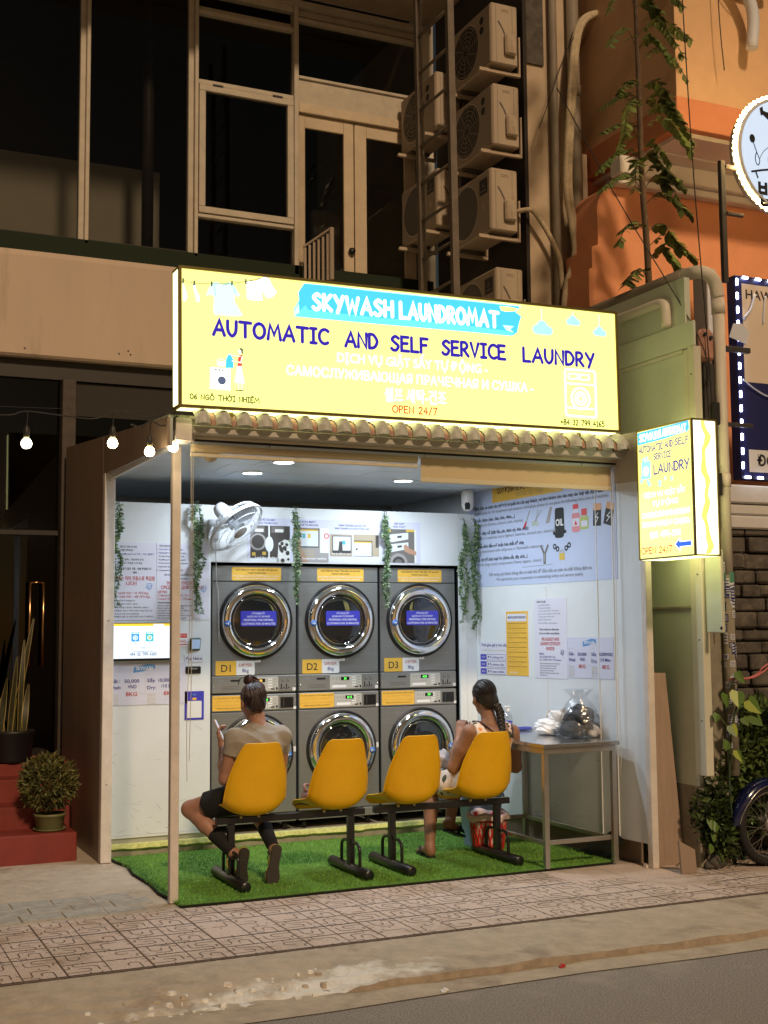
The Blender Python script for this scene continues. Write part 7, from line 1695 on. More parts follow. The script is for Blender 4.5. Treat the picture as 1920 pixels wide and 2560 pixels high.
# ---- string of bulbs
t = thing('string_lights', 'black string of glowing warm bulbs hung across to the kiosk corner', 'string lights', (1.2, 7.5, 3.0))
BL = [(1.143, 2.737, 2.924), (1.645, 2.766, 2.943), (1.87, 2.727, 2.908), (2.016, 2.763, 2.947)]
mb = MB()
mb.tube([(-1.5, 7.46, 2.83), (.99, 7.46, 2.945), (1.627, 7.46, 2.963), (2.04, 7.46, 2.983)], .0016, 'wire', 4)
mb.tube(smooth([(-.2, 7.45, 2.86), (.5, 7.45, 2.93), (.99, 7.45, 2.894), (1.14, 7.45, 2.924), (1.35, 7.45, 2.912), (1.524, 7.45, 2.905), (1.634, 7.45, 2.946), (1.689, 7.45, 2.964), (1.76, 7.45, 2.95), (1.838, 7.45, 2.934), (1.96, 7.45, 2.96), (2.03, 7.45, 2.965)], 5), .0042, 'wire', 6)
mb.tube(smooth([(1.75, 7.44, 2.885), (1.81, 7.44, 2.872), (1.874, 7.44, 2.912), (1.93, 7.44, 2.888), (1.97, 7.44, 2.895), (2.03, 7.44, 2.945), (2.045, 7.44, 2.95)], 5), .005, 'wire', 6)
for k in range(5): a = k*1.3; mb.tube([(2.03, 7.43, 2.95), (2.03+.04*math.cos(a)-.02, 7.42, 2.95+.03*math.sin(a))], .002, 'wire', 4)
for k in range(4): a = k*1.7; mb.tube([(1.92, 7.45, 2.96), (1.92+.06*math.cos(a), 7.44, 2.96+.04*math.sin(a))], .002, 'wire', 4)
mb.build('cable', t)
for i, (x, z, zc) in enumerate(BL):
    mb = MB(); mb.tube(smooth([(x+(.006 if i else 0), 7.45, zc), (x+.003, 7.45, (zc+z)/2+.06), (x, 7.45, z+.085)], 4), .004, 'wire', 6)
    mb.lathe([(.006, .105), (.013, .092), (.019, .075), (.020, .045), (.018, .038)], (x, 7.45, z), (0, 0, 1), 'socket', 16); so = mb.build('bulb_holder', t)
    mb = MB(); mb.lathe([(.0165, .040), (.0165, .026)], (x, 7.45, z), (0, 0, 1), 'bulb_neck', 16); mb.lathe([(.0165, .0265), (.024, .018), (.0295, .006), (.031, -.004), (.028, -.018), (.018, -.029), (.001, -.033)], (x, 7.45, z), (0, 0, 1), 'bulb_glow_cool' if i == 0 else 'bulb_glow', 20); mb.build('bulb', so)
# ================================================================== outdoor units, ladder and pipes on the light well
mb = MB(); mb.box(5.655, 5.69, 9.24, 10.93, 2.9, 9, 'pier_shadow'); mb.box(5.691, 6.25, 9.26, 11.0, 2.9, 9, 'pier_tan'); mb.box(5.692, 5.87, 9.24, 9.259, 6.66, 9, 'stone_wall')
mb.build('pier', label='tan rendered pier between the dark building and the orange house', cat='wall')
def ac(loc, lb, kind):
    x1, y0, z0 = loc; x0 = x1-.265; t = thing('air_conditioner', lb, 'air conditioner', (x1-.13, y0+.38, z0), 'outdoor air conditioner units on the wall')
    mb = MB(); mb.box(x0, x1, y0, y0+.76, z0+.015, z0+.57, 'ac_case', .012); mb.box(x0+.03, x1-.03, y0+.10, y0+.14, z0-.012, z0+.014, 'ac_dark'); mb.box(x0+.03, x1-.03, y0+.6, y0+.64, z0-.012, z0+.014, 'ac_dark'); mb.build('casing', t)
    mb = MB(); FA = Fr((x0, y0, z0), (0, -1, 0), (0, 0, 1)); mb.fbox(FA, -.745, -.015, .03, .555, .0, .008, 'ac_front', .006)
    cy_, cz_ = (-.46, .29)
    mb.ring(FA, cy_, cz_, .235, .25, .0095, 'ac_case', 36)
    if kind == 0:
        mb.disc(FA, cy_, cz_, .234, .0088, 'ac_black', 36)
        for r in (.06, .10, .14, .18, .215): mb.ring(FA, cy_, cz_, r, r+.006, .0115, 'ac_front', 32)
        for k in range(10): a = k*math.pi/5; mb.line(FA, [(cy_+.03*math.cos(a), cz_+.03*math.sin(a)), (cy_+.232*math.cos(a+.2), cz_+.232*math.sin(a+.2))], .006, .0125, 'ac_front', caps=False)
        for a, b in ((-.16, .46), (-.16, .37)): mb.disc(FA, a, b, .035, .0095, 'ac_black', 18)
    else:
        mb.disc(FA, cy_, cz_, .234, .0088, 'ac_dark', 36)
        mb.rect(FA, -.19, -.05, .36, .50, .0095, 'ac_black'); mb.text(FA, 'inverter', -.12, .385, .02, .0103, 'ac_case', 'c', width=.10); mb.shape(FA, [(-.15, .42), (-.12, .475), (-.09, .42)], .0103, 'ac_dark'); mb.disc(FA, -.12, .25, .02, .0095, 'ac_case', 12, .035)
    mb.build('front_grille', t)
    mb = MB(); FB2 = Fr((x0, y0, z0), (1, 0, 0), (0, 0, 1)); mb.fbox(FB2, .12, .235, .10, .29, .0005, .045, 'ac_case', .015); mb.line(FB2, [(.07, .40), (.10, .36), (.13, .30)], .012, .004, 'ac_dark'); mb.build('valve_cover', t)
    mb = MB()
    for b in (.50, .515): mb.line(FB2, [(.10, b), (.17, b)], .004, .0012, 'ac_dark')
    mb.line(FB2, [(.045, .03), (.045, .55)], .003, .0012, 'ac_dark'); mb.line(FB2, [(.21, .31), (.21, .55)], .003, .0012, 'ac_dark'); mb.build('louvre', t)
    for y in (y0+.06, y0+.64):
        mb = MB(); mb.box(x0-.09, x1+.062, y, y+.035, z0-.045, z0-.013, 'bracket', .003); mb.box(x1+.045, x1+.0625, y, y+.035, z0-.0125, z0+.33, 'bracket', .003); mb.build('bracket', t)
ac((5.578, 9.2, 6.56), 'topmost air conditioner unit of the front column, grimy with a fan grille', 0)
ac((5.580, 9.2, 5.82), 'second air conditioner unit from the top of the front column, round fan grille', 0)
ac((5.548, 9.2, 5.055), 'third air conditioner unit of the front column, with a hose running right', 1)
ac((5.586, 9.2, 4.175), 'lowest air conditioner unit, cut off by the top of the yellow sign', 1)
ac((5.50, 10.12, 6.30), 'rear air conditioner unit behind the ladder, higher of the two', 0)
ac((5.50, 10.12, 5.36), 'rear air conditioner unit behind the ladder, lower of the two', 1)
mb = MB(); mb.tube(smooth([(5.55, 9.22, 5.267), (5.62, 9.16, 5.275), (5.68, 9.15, 5.26), (5.795, 9.15, 5.125), (5.896, 9.15, 4.96), (5.94, 9.15, 4.83), (5.96, 9.16, 4.6)], 5), .022, 'lagging', 10)
mb.build('hose', label='pale lagged hose curving right from the third air conditioner', cat='hose')
t = thing('ladder', 'rusty steel ladder standing on the kiosk roof in front of the air conditioners', 'ladder', (4.34, 8.23, 3.05))
def lx(z): return 4.248-.010*(z-4.3)
for y in (7.97, 8.5):
    mb = MB(); P = [(lx(3.03), 3.03), (lx(8.4), 8.4)]
    mb.prism(Fr((0, y, 0), (1, 0, 0), (0, 0, 1)), [(P[0][0]-.012, P[0][1]), (P[0][0]+.040, P[0][1]), (P[1][0]+.040, P[1][1]), (P[1][0]-.012, P[1][1])], -.022, .022, 'ladder_steel'); mb.build('rail', t)
z = 3.30
while z < 8.3:
    mb = MB(); mb.tube([(lx(z)+.014, 7.985, z), (lx(z)+.014, 8.485, z)], .013, 'ladder_steel', 8); mb.build('rung', t); z += .297
mb = MB(); mb.tube([(5.945, 9.2, 2.9), (5.945, 9.2, 9)], .036, 'pipe_grey', 14); mb.build('drain_pipe', label='thin grey drain pipe on the tan pier, left of the lagged bundle', cat='pipe')
mb = MB(); mb.tube([(6.157, 9.2, 2.9), (6.157, 9.2, 9)], .056, 'pipe_grey', 16)
for z in (4.4, 6.4): mb.tube([(6.157, 9.2, z), (6.157, 9.2, z+.1)], .064, 'pipe_grey', 16)
mb.build('drain_pipe', label='thick grey drain pipe beside the orange house', cat='pipe')
t = thing('lagged_pipes', 'bundle of cream lagged pipes winding down the pier', 'pipe', (6.05, 9.12, 2.9))
for o, q in ((0, .026), (.034, .030)):
    mb = MB(); mb.tube(smooth([(6.75+o, 9.1, 7.30), (6.45+o, 9.1, 7.22), (6.25+o, 9.1, 7.14), (6.14+o, 9.1, 7.0), (6.085+o, 9.1, 6.75), (6.05+o, 9.1, 6.4), (6.01+o, 9.1, 5.96), (5.985+o, 9.1, 5.51), (6.03+o, 9.1, 5.19), (6.06+o, 9.1, 4.96), (6.02+o*.6, 9.1, 4.78), (5.965+o*1.4, 9.1, 4.62), (5.93+o*2, 9.1, 4.3), (5.92+o*2.2, 9.1, 3.4)], 6), q, 'lagging', 10); mb.build('pipe', t)
mb = MB(); mb.tube(smooth([(6.09, 9.08, 6.9), (5.97, 9.05, 6.7), (5.80, 9.06, 6.25), (5.72, 9.1, 6.0)], 4), .004, 'wire', 5)
mb.build('cable', label='thin black cable slanting across the pier beside the pipes', cat='cable')

# ================================================================== orange house on the right
hs = thing('house', 'orange and ochre house with a white soffit under its overhanging floor', 'house', (9.0, 10.0, 0))
mb = MB(); mb.box(6.352, 13, 8.0, 12, 5.965, 10, 'ochre_wall'); mb.build('upper_wall', hs)
mb = MB(); mb.box(6.335, 13, 7.982, 12, 5.70, 5.962, 'orange_band', .006); mb.build('band', hs)
mb = MB()
for k in range(3): mb.box(6.42+.12*k, 12.9, 8.05+.35*k, 11, 5.66-.012*k, 5.697-.012*k, 'soffit_white')
mb.box(6.20, 12.9, 8.58, 8.74, 5.50, 5.66, 'soffit_white', .01); mb.box(6.22, 12.9, 8.64, 8.745, 5.43, 5.495, 'soffit_white', .01); mb.build('soffit', hs)
mb = MB(); mb.prism(Fr((0, 8.75, 0), (1, 0, 0), (0, 0, 1)), [(5.965, 0), (5.965, 4.674), (6.0, 4.693), (6.0, 4.874), (6.065, 4.90)]+[(6.334-.27*math.cos(R_(k*9)), 5.197+.285*math.sin(R_(k*9))) for k in range(11)]+[(13, 5.485), (13, 0)], -.4, 0, 'orange_wall'); mb.build('lower_wall', hs)
mb = MB(); mb.box(6.252, 6.30, 9.23, 12, 0, 5.9, 'pier_tan'); mb.box(6.302, 6.9, 9.30, 9.4, 4.5, 5.69, 'orange_wall'); mb.build('return_wall', hs)

# ================================================================== sheet-clad neighbour wall beside the kiosk
nb = thing('side_wall', 'pale sheet-clad wall with cream edge strips, right of the kiosk', 'wall', (5.62, 8.0, 0))
FN = Fr((5.60, 0, 0), (0, -1, 0), (0, 0, 1))
mb = MB(); mb.box(5.612, 5.66, 7.05, 10.9, .55, 4.12, 'sheet_green'); mb.box(5.613, 5.66, 7.06, 10.9, 0, .549, 'old_render'); mb.build('cladding', nb)
mb = MB(); mb.fbox(FN, -9.2, -6.935, 3.60, 3.78, -.011, .012, 'sheet_green', .004); mb.fbox(FN, -9.2, -7.07, 1.765, 1.785, -.011, .010, 'old_render', .003); mb.fbox(FN, -9.2, -7.07, 3.60-.03, 3.60-.004, -.011, .004, 'sheet_edge'); mb.build('top_strip', nb)
mb = MB(); mb.fbox(FN, -7.065, -7.01, .63, 3.59, -.011, .006, 'sheet_edge', .004); mb.fbox(FN, -7.005, -6.935, .63, 3.599, -.05, .014, 'sheet_edge', .004); 
for z in (1.0, 1.55, 2.0, 3.0, 3.4): mb.cyl((5.586, 6.97, z), (5.583, 6.97, z), .006, 'ink', 8)
mb.build('edge_strip', nb)
mb = MB(); mb.box(5.56, 5.58, 8.0, 9.2, 3.79, 4.0, 'sheet_green') if False else None
mb.box(5.66, 5.86, 7.03, 7.6, 0, 3.72, 'old_render', .012); mb.build('wall_end', nb, label='stained rendered end of the wall')
mb = MB(); mb.box(5.615, 5.63, 6.745, 6.93, 1.60, 2.16, 'sheet_green', .006); mb.box(5.600, 5.614, 6.742, 6.762, 1.598, 2.16, 'sheet_edge', .004); mb.lathe([(.012, 0), (.012, .002), (.001, .0021)], (5.598, 6.752, 1.63), (-1, 0, 0), 'ink', 12); mb.build('loose_sheet', nb)
mb = MB(); mb.tube(smooth([(5.70, 10.5, 4.17), (5.70, 8.5, 4.17), (5.70, 7.15, 4.17)], 3), .052, 'pipe_grey', 16); mb.tube(smooth([(5.70, 7.20, 4.17), (5.72, 7.06, 4.168), (5.77, 7.0, 4.15), (5.835, 6.99, 4.09), (5.86, 6.99, 3.98)], 5), .047, 'duct_white', 16); mb.tube([(5.86, 6.99, 4.0), (5.86, 6.99, 2.0)], .042, 'duct_white', 16)
for z in (3.86, 2.62): mb.tube([(5.86, 6.99, z), (5.86, 6.99, z+.09)], .048, 'duct_white', 16)
mb.build('drain_pipe', label='cream drain pipe with a bent top', cat='pipe')
mb = MB(); P_ = [(5.86, 6.99, 2.0), (5.86, 6.99, .62)]; mb.tube(P_, .0421, 'old_render', 16); r2 = random.Random(8)
for k in range(62):
    z = r2.uniform(.78, 2.05); a = r2.uniform(math.pi*.95, math.pi*2.0); w_ = r2.uniform(.3, .55); h2 = r2.uniform(.03, .085); m = 'sticker_green' if (z > 1.9 and r2.random() < .6) else r2.choice(('sticker_white', 'sticker_white', 'sticker_navy')); rr = .0432+k*.00007
    vs = []
    for i in range(5): aa = a+w_*(i/4-.5)*2; vs += [(5.86+rr*math.cos(aa), 6.99+rr*math.sin(aa), z), (5.86+rr*math.cos(aa), 6.99+rr*math.sin(aa), z+h2)]
    mb.add(vs, [(i*2, i*2+2, i*2+3, i*2+1) for i in range(4)], m)
    if m != 'sticker_green':
        for q in range(3):
            zz = z+h2*(.2+.25*q); v2 = []
            for i in range(5): aa = a+w_*.75*(i/4-.5)*2; v2 += [(5.86+(rr+.0008)*math.cos(aa), 6.99+(rr+.0008)*math.sin(aa), zz), (5.86+(rr+.0008)*math.cos(aa), 6.99+(rr+.0008)*math.sin(aa), zz+h2*.1)]
            mb.add(v2, [(i*2, i*2+2, i*2+3, i*2+1) for i in range(4)], 'sticker_navy' if m == 'sticker_white' else 'sticker_white')
mb.build('stickered_pipe', label='lower pipe length covered with small white and navy stickers', cat='pipe')
mb = MB(); mb.tube(smooth([(5.58, 8.4, 3.985), (5.58, 7.55, 3.985), (5.58, 7.36, 3.985), (5.58, 7.27, 3.975), (5.58, 7.23, 3.93), (5.58, 7.225, 3.79)], 4), .036, 'duct_white', 14); mb.build('drain_pipe', label='small cream pipe turning down onto the top strip of the clad wall', cat='pipe')
mb = MB(); mb.box(5.665, 5.80, 6.955, 7.025, 3.50, 3.74, 'clay_pink', .03); mb.cyl((5.70, 6.954, 3.69), (5.70, 6.94, 3.69), .012, 'ink', 8); mb.cyl((5.75, 6.954, 3.67), (5.75, 6.94, 3.67), .014, 'ink', 8); mb.box(5.70, 5.79, 6.965, 7.025, 2.30, 3.495, 'bracket_dark', .01)
for z in (3.05, 2.55): mb.box(5.74, 5.80, 6.93, 6.96, z, z+.16, 'mark_black', .006)
mb.build('cable_bracket', label='cracked pink clay insulator block on a dark strip of old wiring', cat='bracket')
for lb, P in (('overhead black wire slanting down to the pink clay block, left one', [(5.33, 8.2, 5.93), (5.45, 7.6, 4.85), (5.655, 6.98, 3.70), (5.70, 6.93, 3.35)]), ('overhead black wire falling straight to the pink clay block, right one', [(5.57, 6.95, 6.9), (5.63, 6.94, 5.0), (5.70, 6.93, 3.72), (5.72, 6.93, 3.35)]), ('bundle of black cables running down the wall end', [(5.71, 6.92, 3.4), (5.73, 6.925, 3.0), (5.745, 6.92, 2.6), (5.74, 6.925, 2.2), (5.76, 6.93, 1.6)]), ('short loose wire dangling over the ochre wall', [(6.72, 7.9, 7.2), (6.74, 7.9, 6.6), (6.77, 7.9, 6.22)])):
    mb = MB(); mb.tube(smooth(P, 5), .0045, 'wire', 5); mb.build('wire', label=lb, cat='wire')
# ---- stone shop wall, its signs
sw = thing('shop_wall', 'rough stone shop wall under white painted courses on the far right', 'wall', (7.2, 7.5, 0))
mb = MB(); r2 = random.Random(3); mb.box(6.22, 9, 7.50, 7.9, 0, 2.70, 'seam_dark'); z = 0
while z < 2.36:
    hgt = r2.uniform(.09, .13); x = 6.23-r2.uniform(0, .2)
    while x < 9:
        L = r2.uniform(.14, .40); mb.box(max(6.225, x+.004), x+L-.003, 7.44+r2.uniform(-.03, .02), 7.52, z+.004+r2.uniform(0, .008), z+hgt-.003, 'stone_wall', r2.uniform(.008, .02)); x += L
    z += hgt
mb.build('stones', sw)
mb = MB()
for k, (z0, z1) in enumerate(((2.37, 2.47), (2.475, 2.555), (2.56, 2.70))): mb.box(6.20, 9, 7.41-.02*(k == 2), 7.5, z0, z1, 'render_white', .012)
mb.box(6.13, 6.22, 7.43, 7.6, 0, 4.35, 'render_white', .006); mb.build('white_courses', sw)
mb = MB(); mb.tube([(6.10, 7.40, .3), (6.10, 7.40, 1.45)], .03, 'pipe_grey', 12); mb.tube([(6.10, 7.40, 1.40), (6.10, 7.40, 1.47)], .036, 'pipe_grey', 12); mb.build('drain_pipe', label='short grey pipe stub against the stone wall behind the leaves', cat='pipe')
t = thing('shop_sign', 'navy and cream shop sign board edged with white LED lights', 'sign', (7.0, 7.4, 2.72))
FSg = Fr((6.34, 7.36, 2.74), (1, 0, 0), (0, 0, 1))
mb = MB(); mb.fbox(FSg, 0, 1.5, 0, 1.56, -.10, 0, 'board_navy', .004); mb.build('board', t)
mb = MB(); mb.rect(FSg, .06, 1.44, .74, 1.50, .001, 'board_cream'); mb.text(FSg, 'HAWKING', .095, 1.385, .075, .002, 'ink', width=.52, bold=.02); mb.rect(FSg, .075, 1.42, .055, .225, .001, 'board_white'); mb.text(FSg, 'ĐC: 4', .15, .105, .085, .002, 'ink', bold=.03); mb.build('lettering', t)
mb = MB(); mb.prism(Fr(FSg.P(-.04, 1.12, .02), (1, .1, -.1), (.15, 0, 1)), [(-.05, -.06), (.13, -.08), (.15, .02), (.06, .07), (-.02, .05)], 0, .006, 'tape_white'); mb.tube(smooth([FSg.P(.05, 1.22, .03), FSg.P(.12, 1.30, .03), FSg.P(.17, 1.42, .02)], 4), .012, 'tape_white', 6); mb.tube(smooth([FSg.P(.28, 1.42, .01), FSg.P(.26, 1.30, .012), FSg.P(.25, 1.2, .012)], 4), .006, 'tape_white', 5)
mb.tube(smooth([FSg.P(.02, .75, .03), FSg.P(.15, .68, .02), FSg.P(.28, .64, .02), FSg.P(.34, .72, .02)], 5), .006, 'tape_white', 5); mb.build('tape', t)
LED = [(.008, z) for z in [.10+.108*k for k in range(14)]]+[(x, 1.545) for x in [.09+.125*k for k in range(11)]]+[(x, .012) for x in [.05+.12*k for k in range(12)]]
mb = MB(); mb.tube([FSg.P(.008, .02, .012), FSg.P(.008, 1.545, .012)], .003, 'wire', 4); mb.tube([FSg.P(.008, 1.545, .012), FSg.P(1.45, 1.545, .012)], .003, 'wire', 4); mb.tube([FSg.P(.008, .012, .012), FSg.P(1.45, .012, .012)], .003, 'wire', 4); mb.build('wiring', t)
for a, b in LED:
    mb = MB(); v_ = b not in (1.545, .012); hx, hz = (.009, .026) if v_ else (.026, .009); mb.fbox(FSg, a-hx, a+hx, b-hz, b+hz, .004, .016, 'led_white', .003); mb.build('led_module', t)
mb = MB(); mb.box(5.95, 6.33, 7.20, 7.24, 3.66, 3.70, 'bracket_dark', .004); mb.box(5.93, 5.97, 7.06, 7.24, 3.55, 3.75, 'bracket_dark', .004); mb.box(5.95, 6.33, 7.20, 7.23, 3.10, 3.13, 'bracket_dark', .004); mb.box(5.90, 5.96, 7.05, 7.2, 3.0, 3.2, 'mark_black', .004); mb.build('bracket', t)
t = thing('round_sign', 'round pale blue lit sign ringed with warm bulbs, cut by the picture edge', 'sign', (6.735, 7.25, 4.75))
cR = Vector((6.735, 7.25, 5.235)); FRd = Fr(cR, (1, 0, 0), (0, 0, 1))
mb = MB(); mb.lathe([(.001, -.055), (.455, -.055), (.455, .055), (.44, .060), (.43, .055)], cR, (0, -1, 0), 'board_white', 64); mb.build('drum', t)
mb = MB(); mb.lathe([(.43, .054), (.2, .0545), (.001, .055)], cR, (0, -1, 0), 'round_face', 64); mb.build('face', t)
for k in range(64):
    a = 2*math.pi*k/64; mb = MB(); p = cR+Vector((math.cos(a)*.470, -.02, math.sin(a)*.470)); mb.lathe([(.001, .014), (.010, .010), (.013, 0), (.010, -.010), (.001, -.014)], p, (math.cos(a), 0, math.sin(a)), 'led_warm', 8); mb.build('led_bulb', t)
mb = MB(); K = 'mark_black'; h = .057
FRq = Fr(cR+Vector((-.04, 0, 0)), (1, 0, 0), (0, 0, 1)); mb.text(FRq, '밥', -.245, -.415, .155, h, K, 'l', width=.16, bold=.03)
mb.disc(FRq, -.285, .085, .027, h, K, 16, .034); mb.line(FRq, [(v.x, v.y) for v in smooth([Vector(p) for p in ((-.275, .055), (-.245, -.02), (-.22, -.075), (-.235, -.115), (-.255, -.10), (-.262, -.06), (-.25, -.02))], 4)], .008, h, K)
mb.line(FRq, [(-.30, -.175), (-.20, -.15), (-.08, -.125), (.1, -.12)], .016, h, K); mb.line(FRq, [(-.265, -.165), (-.245, -.215)], .014, h+.0004, K)
mb.line(FRq, arc(.02, .155, .135, 60, 330, 20), .008, h+.0006, K); mb.shape(FRq, [(-.20, .30), (-.17, .285), (-.10, .24), (.05, .22), (.12, .30), (.06, .36), (-.05, .345), (-.13, .315), (-.19, .325)], h+.0008, K); mb.shape(FRq, [(-.205, .335), (-.175, .355), (-.165, .29), (-.195, .28)], h+.0012, K)
mb.line(FRq, arc(-.03, .15, .03, 20, 160, 6), .009, h+.001, K); mb.line(FRq, arc(.08, .15, .03, 20, 160, 6), .009, h+.001, K); mb.line(FRq, arc(.02, .09, .03, 200, 340, 6), .008, h+.001, K); mb.line(FRq, [(v.x, v.y) for v in smooth([Vector(p) for p in ((-.10, .06), (-.18, -.0), (-.22, -.06))], 4)], .006, h+.0014, 'ink_grey'); mb.line(FRq, arc(-.07, -.06, .07, 90, 250, 10), .006, h+.0014, 'ink_grey')
mb.build('lettering', t, label='black line drawing of a cook with a spoon over a Korean letter')
mb = MB(); mb.box(6.155, 6.20, 7.26, 7.30, 4.2, 5.14, 'bracket_dark', .004); mb.box(6.20, 6.36, 7.255, 7.285, 5.08, 5.11, 'bracket_dark', .004); mb.box(6.20, 6.36, 7.255, 7.285, 4.72, 4.745, 'bracket_dark', .004); mb.build('bracket', t)
mb = MB(); mb.box(6.85, 7.3, 7.85, 7.97, 7.0, 7.16, 'render_white', .02); mb.tube(smooth([(6.80, 7.9, 7.10), (6.95, 7.86, 6.98), (7.06, 7.86, 6.75), (7.05, 7.88, 6.45)], 4), .05, 'tape_white', 10); mb.tube(smooth([(6.76, 7.88, 7.25), (6.79, 7.87, 7.03), (6.92, 7.86, 6.9), (7.02, 7.86, 6.84), (7.05, 7.86, 6.5)], 4), .006, 'wire', 5); mb.build('cable_duct', label='white boxed duct with wrapped pipes at the top right corner', cat='duct')
mb = MB(); mb.tube(smooth([(5.80, 6.93, 1.28), (5.86, 6.92, 1.275), (5.93, 6.93, 1.28), (5.99, 6.90, 1.29), (6.08, 6.88, 1.34), (6.25, 6.88, 1.44)], 4), .007, 'ribbon_pink', 6); mb.tube(smooth([(5.93, 6.92, 1.275), (6.02, 6.9, 1.31), (6.06, 6.88, 1.36), (6.2, 6.88, 1.42)], 4), .006, 'ribbon_pink', 6); mb.build('ribbon', label='pink plastic ribbon tied round the stickered pipe', cat='ribbon')
# ---- boards leaning in the gap
mb = MB(); mb.prism(Fr((0, 7.25, 0), (1, 0, 0), (0, .03, 1)), [(5.385, 0), (5.385, 1.325), (5.53, 1.318), (5.618, 0)], -.012, .004, 'ply'); mb.build('plywood_board', label='weathered plywood board leaning in the gap beside the kiosk', cat='board')
mb = MB(); mb.prism(Fr((0, 6.96, 0), (1, 0, 0), (0, .10, 1)), [(5.36, 0), (5.36, .215), (5.482, .150), (5.484, 0)], 0, .018, 'slab_brown'); mb.build('tile_slab', label='broken brown slab leaning on the foot of the plywood board', cat='slab')
# ================================================================== trees and plants on the right
t = thing('tree', 'slender young tree with drooping feathery leaves before the orange house', 'tree', (5.97, 7.95, 3.9))
mb = MB(); TR = smooth([(5.99, 7.95, 3.6), (5.98, 7.95, 4.5), (5.945, 7.95, 5.2), (5.94, 7.95, 5.9), (5.93, 7.95, 6.6), (5.91, 7.95, 7.4), (5.90, 7.95, 8.0)], 6); mb.tube(TR, [.030-.0005*i for i in range(len(TR))], 'bark', 8); mb.build('trunk', t)
mb = MB(); lf = MB(); r2 = random.Random(31)
k = 0; z = 4.15
while z < 7.5:
    for side in ((1, -1) if r2.random() < .75 else (r2.choice((1, -1)),)):
        i = min(range(len(TR)), key=lambda q: abs(TR[q].z-z)); b = TR[i]; L = r2.uniform(.22, .52); a = r2.uniform(-.9, .5)
        d0 = Vector((side*math.cos(a), -abs(math.sin(a))*.7, 0)); up = r2.uniform(.35, .9)
        P = smooth([b, b+d0*L*.35+Vector((0, 0, up*.18)), b+d0*L*.7+Vector((0, 0, up*.12-.04)), b+d0*L*.98+Vector((0, 0, -.06-.1*r2.random()))], 5)
        mb.tube(P, .0035, 'bark', 5); n = len(P); lf_ = r2.uniform(.06, .125); m_ = r2.choice(('tree_leaf_a', 'tree_leaf_a', 'tree_leaf_b', 'tree_leaf_c'))
        for q in range(3, n):
            if r2.random() < .16: continue
            tg = (P[min(q+1, n-1)]-P[q-1]).normalized()
            for s_ in (1, -1):
                sd = tg.cross(Vector((0, 0, 1))).normalized()*s_; l_ = lf_*r2.uniform(.8, 1.2)*(1-.25*abs(q/n-.55)); d = (sd*.75+tg*.45+Vector((0, 0, -.42+r2.uniform(-.25, .2)))).normalized(); w_ = d.cross(Vector((r2.uniform(-.3, .3), r2.uniform(-.3, .3), 1))).normalized()*l_*.27; nn = d.cross(w_).normalized()*l_*.07; c = Vector(P[q])
                lf.add([c, c+d*l_*.35+w_+nn, c+d*l_*.7+w_*.75, c+d*l_, c+d*l_*.7-w_*.75, c+d*l_*.35-w_+nn], [(0, 1, 2, 3), (0, 3, 4, 5)], m_ if r2.random() < .8 else 'tree_leaf_b')
    z += r2.uniform(.10, .19)
mb.build('branches', t); lf.build('crown', t)
def heart(mb, c, d, s_, m, m2, r2):
    d = d.normalized(); w_ = d.cross(Vector((r2.uniform(-.3, .3), -1, r2.uniform(-.2, .4))).normalized()).normalized(); nn = d.cross(w_).normalized()
    pts = [(0, 0), (.34, -.10), (.52, .16), (.46, .5), (.22, .85), (0, 1.12)]
    R1 = [c+w_*(x*s_)+d*(y*s_)+nn*(abs(x)*s_*.22) for x, y in pts]; L1 = [c-w_*(x*s_)+d*(y*s_)+nn*(abs(x)*s_*.22) for x, y in pts]
    mb.add(R1, [tuple(range(6))], m); mb.add(L1, [tuple(range(6))[::-1]], m2)
t = thing('pothos_vine', 'climbing vine with large lime and green heart-shaped leaves round the pipe', 'plant', (5.83, 6.9, 0))
mb = MB(); st = smooth([(5.80, 6.95, .3), (5.77, 6.93, .6), (5.79, 6.92, .9), (5.83, 6.90, 1.1)], 5); mb.tube(st, .008, 'vine_stem', 6); mb.build('stem', t)
mb = MB(); r2 = random.Random(6)
for (x, y, z, s_, m, m2) in ((5.81, 6.86, 1.33, .085, 'pothos_green', 'pothos_green'), (5.80, 6.85, 1.20, .11, 'pothos_lime', 'pothos_green'), (5.72, 6.87, 1.18, .09, 'pothos_green', 'pothos_green'), (5.90, 6.86, 1.14, .115, 'pothos_lime', 'pothos_green'), (5.93, 6.87, 1.04, .10, 'pothos_green', 'pothos_green'), (5.85, 6.86, 1.02, .06, 'pothos_green', 'pothos_green'), (5.76, 6.88, .97, .08, 'pothos_green', 'pothos_lime'), (5.80, 6.88, .80, .08, 'pothos_lime', 'pothos_green'), (5.73, 6.88, .86, .07, 'pothos_green', 'pothos_green'), (5.66, 6.9, 1.05, .06, 'pothos_green', 'pothos_green')):
    mb.tube([(5.79, 6.92, z-.12), (x, y, z)], .0035, 'pothos_green', 5); heart(mb, Vector((x, y, z)), Vector((r2.uniform(-.5, .5)+(x-5.8)*3, -.3, -.75)), s_, m, m2, r2)
mb.build('leaves', t)
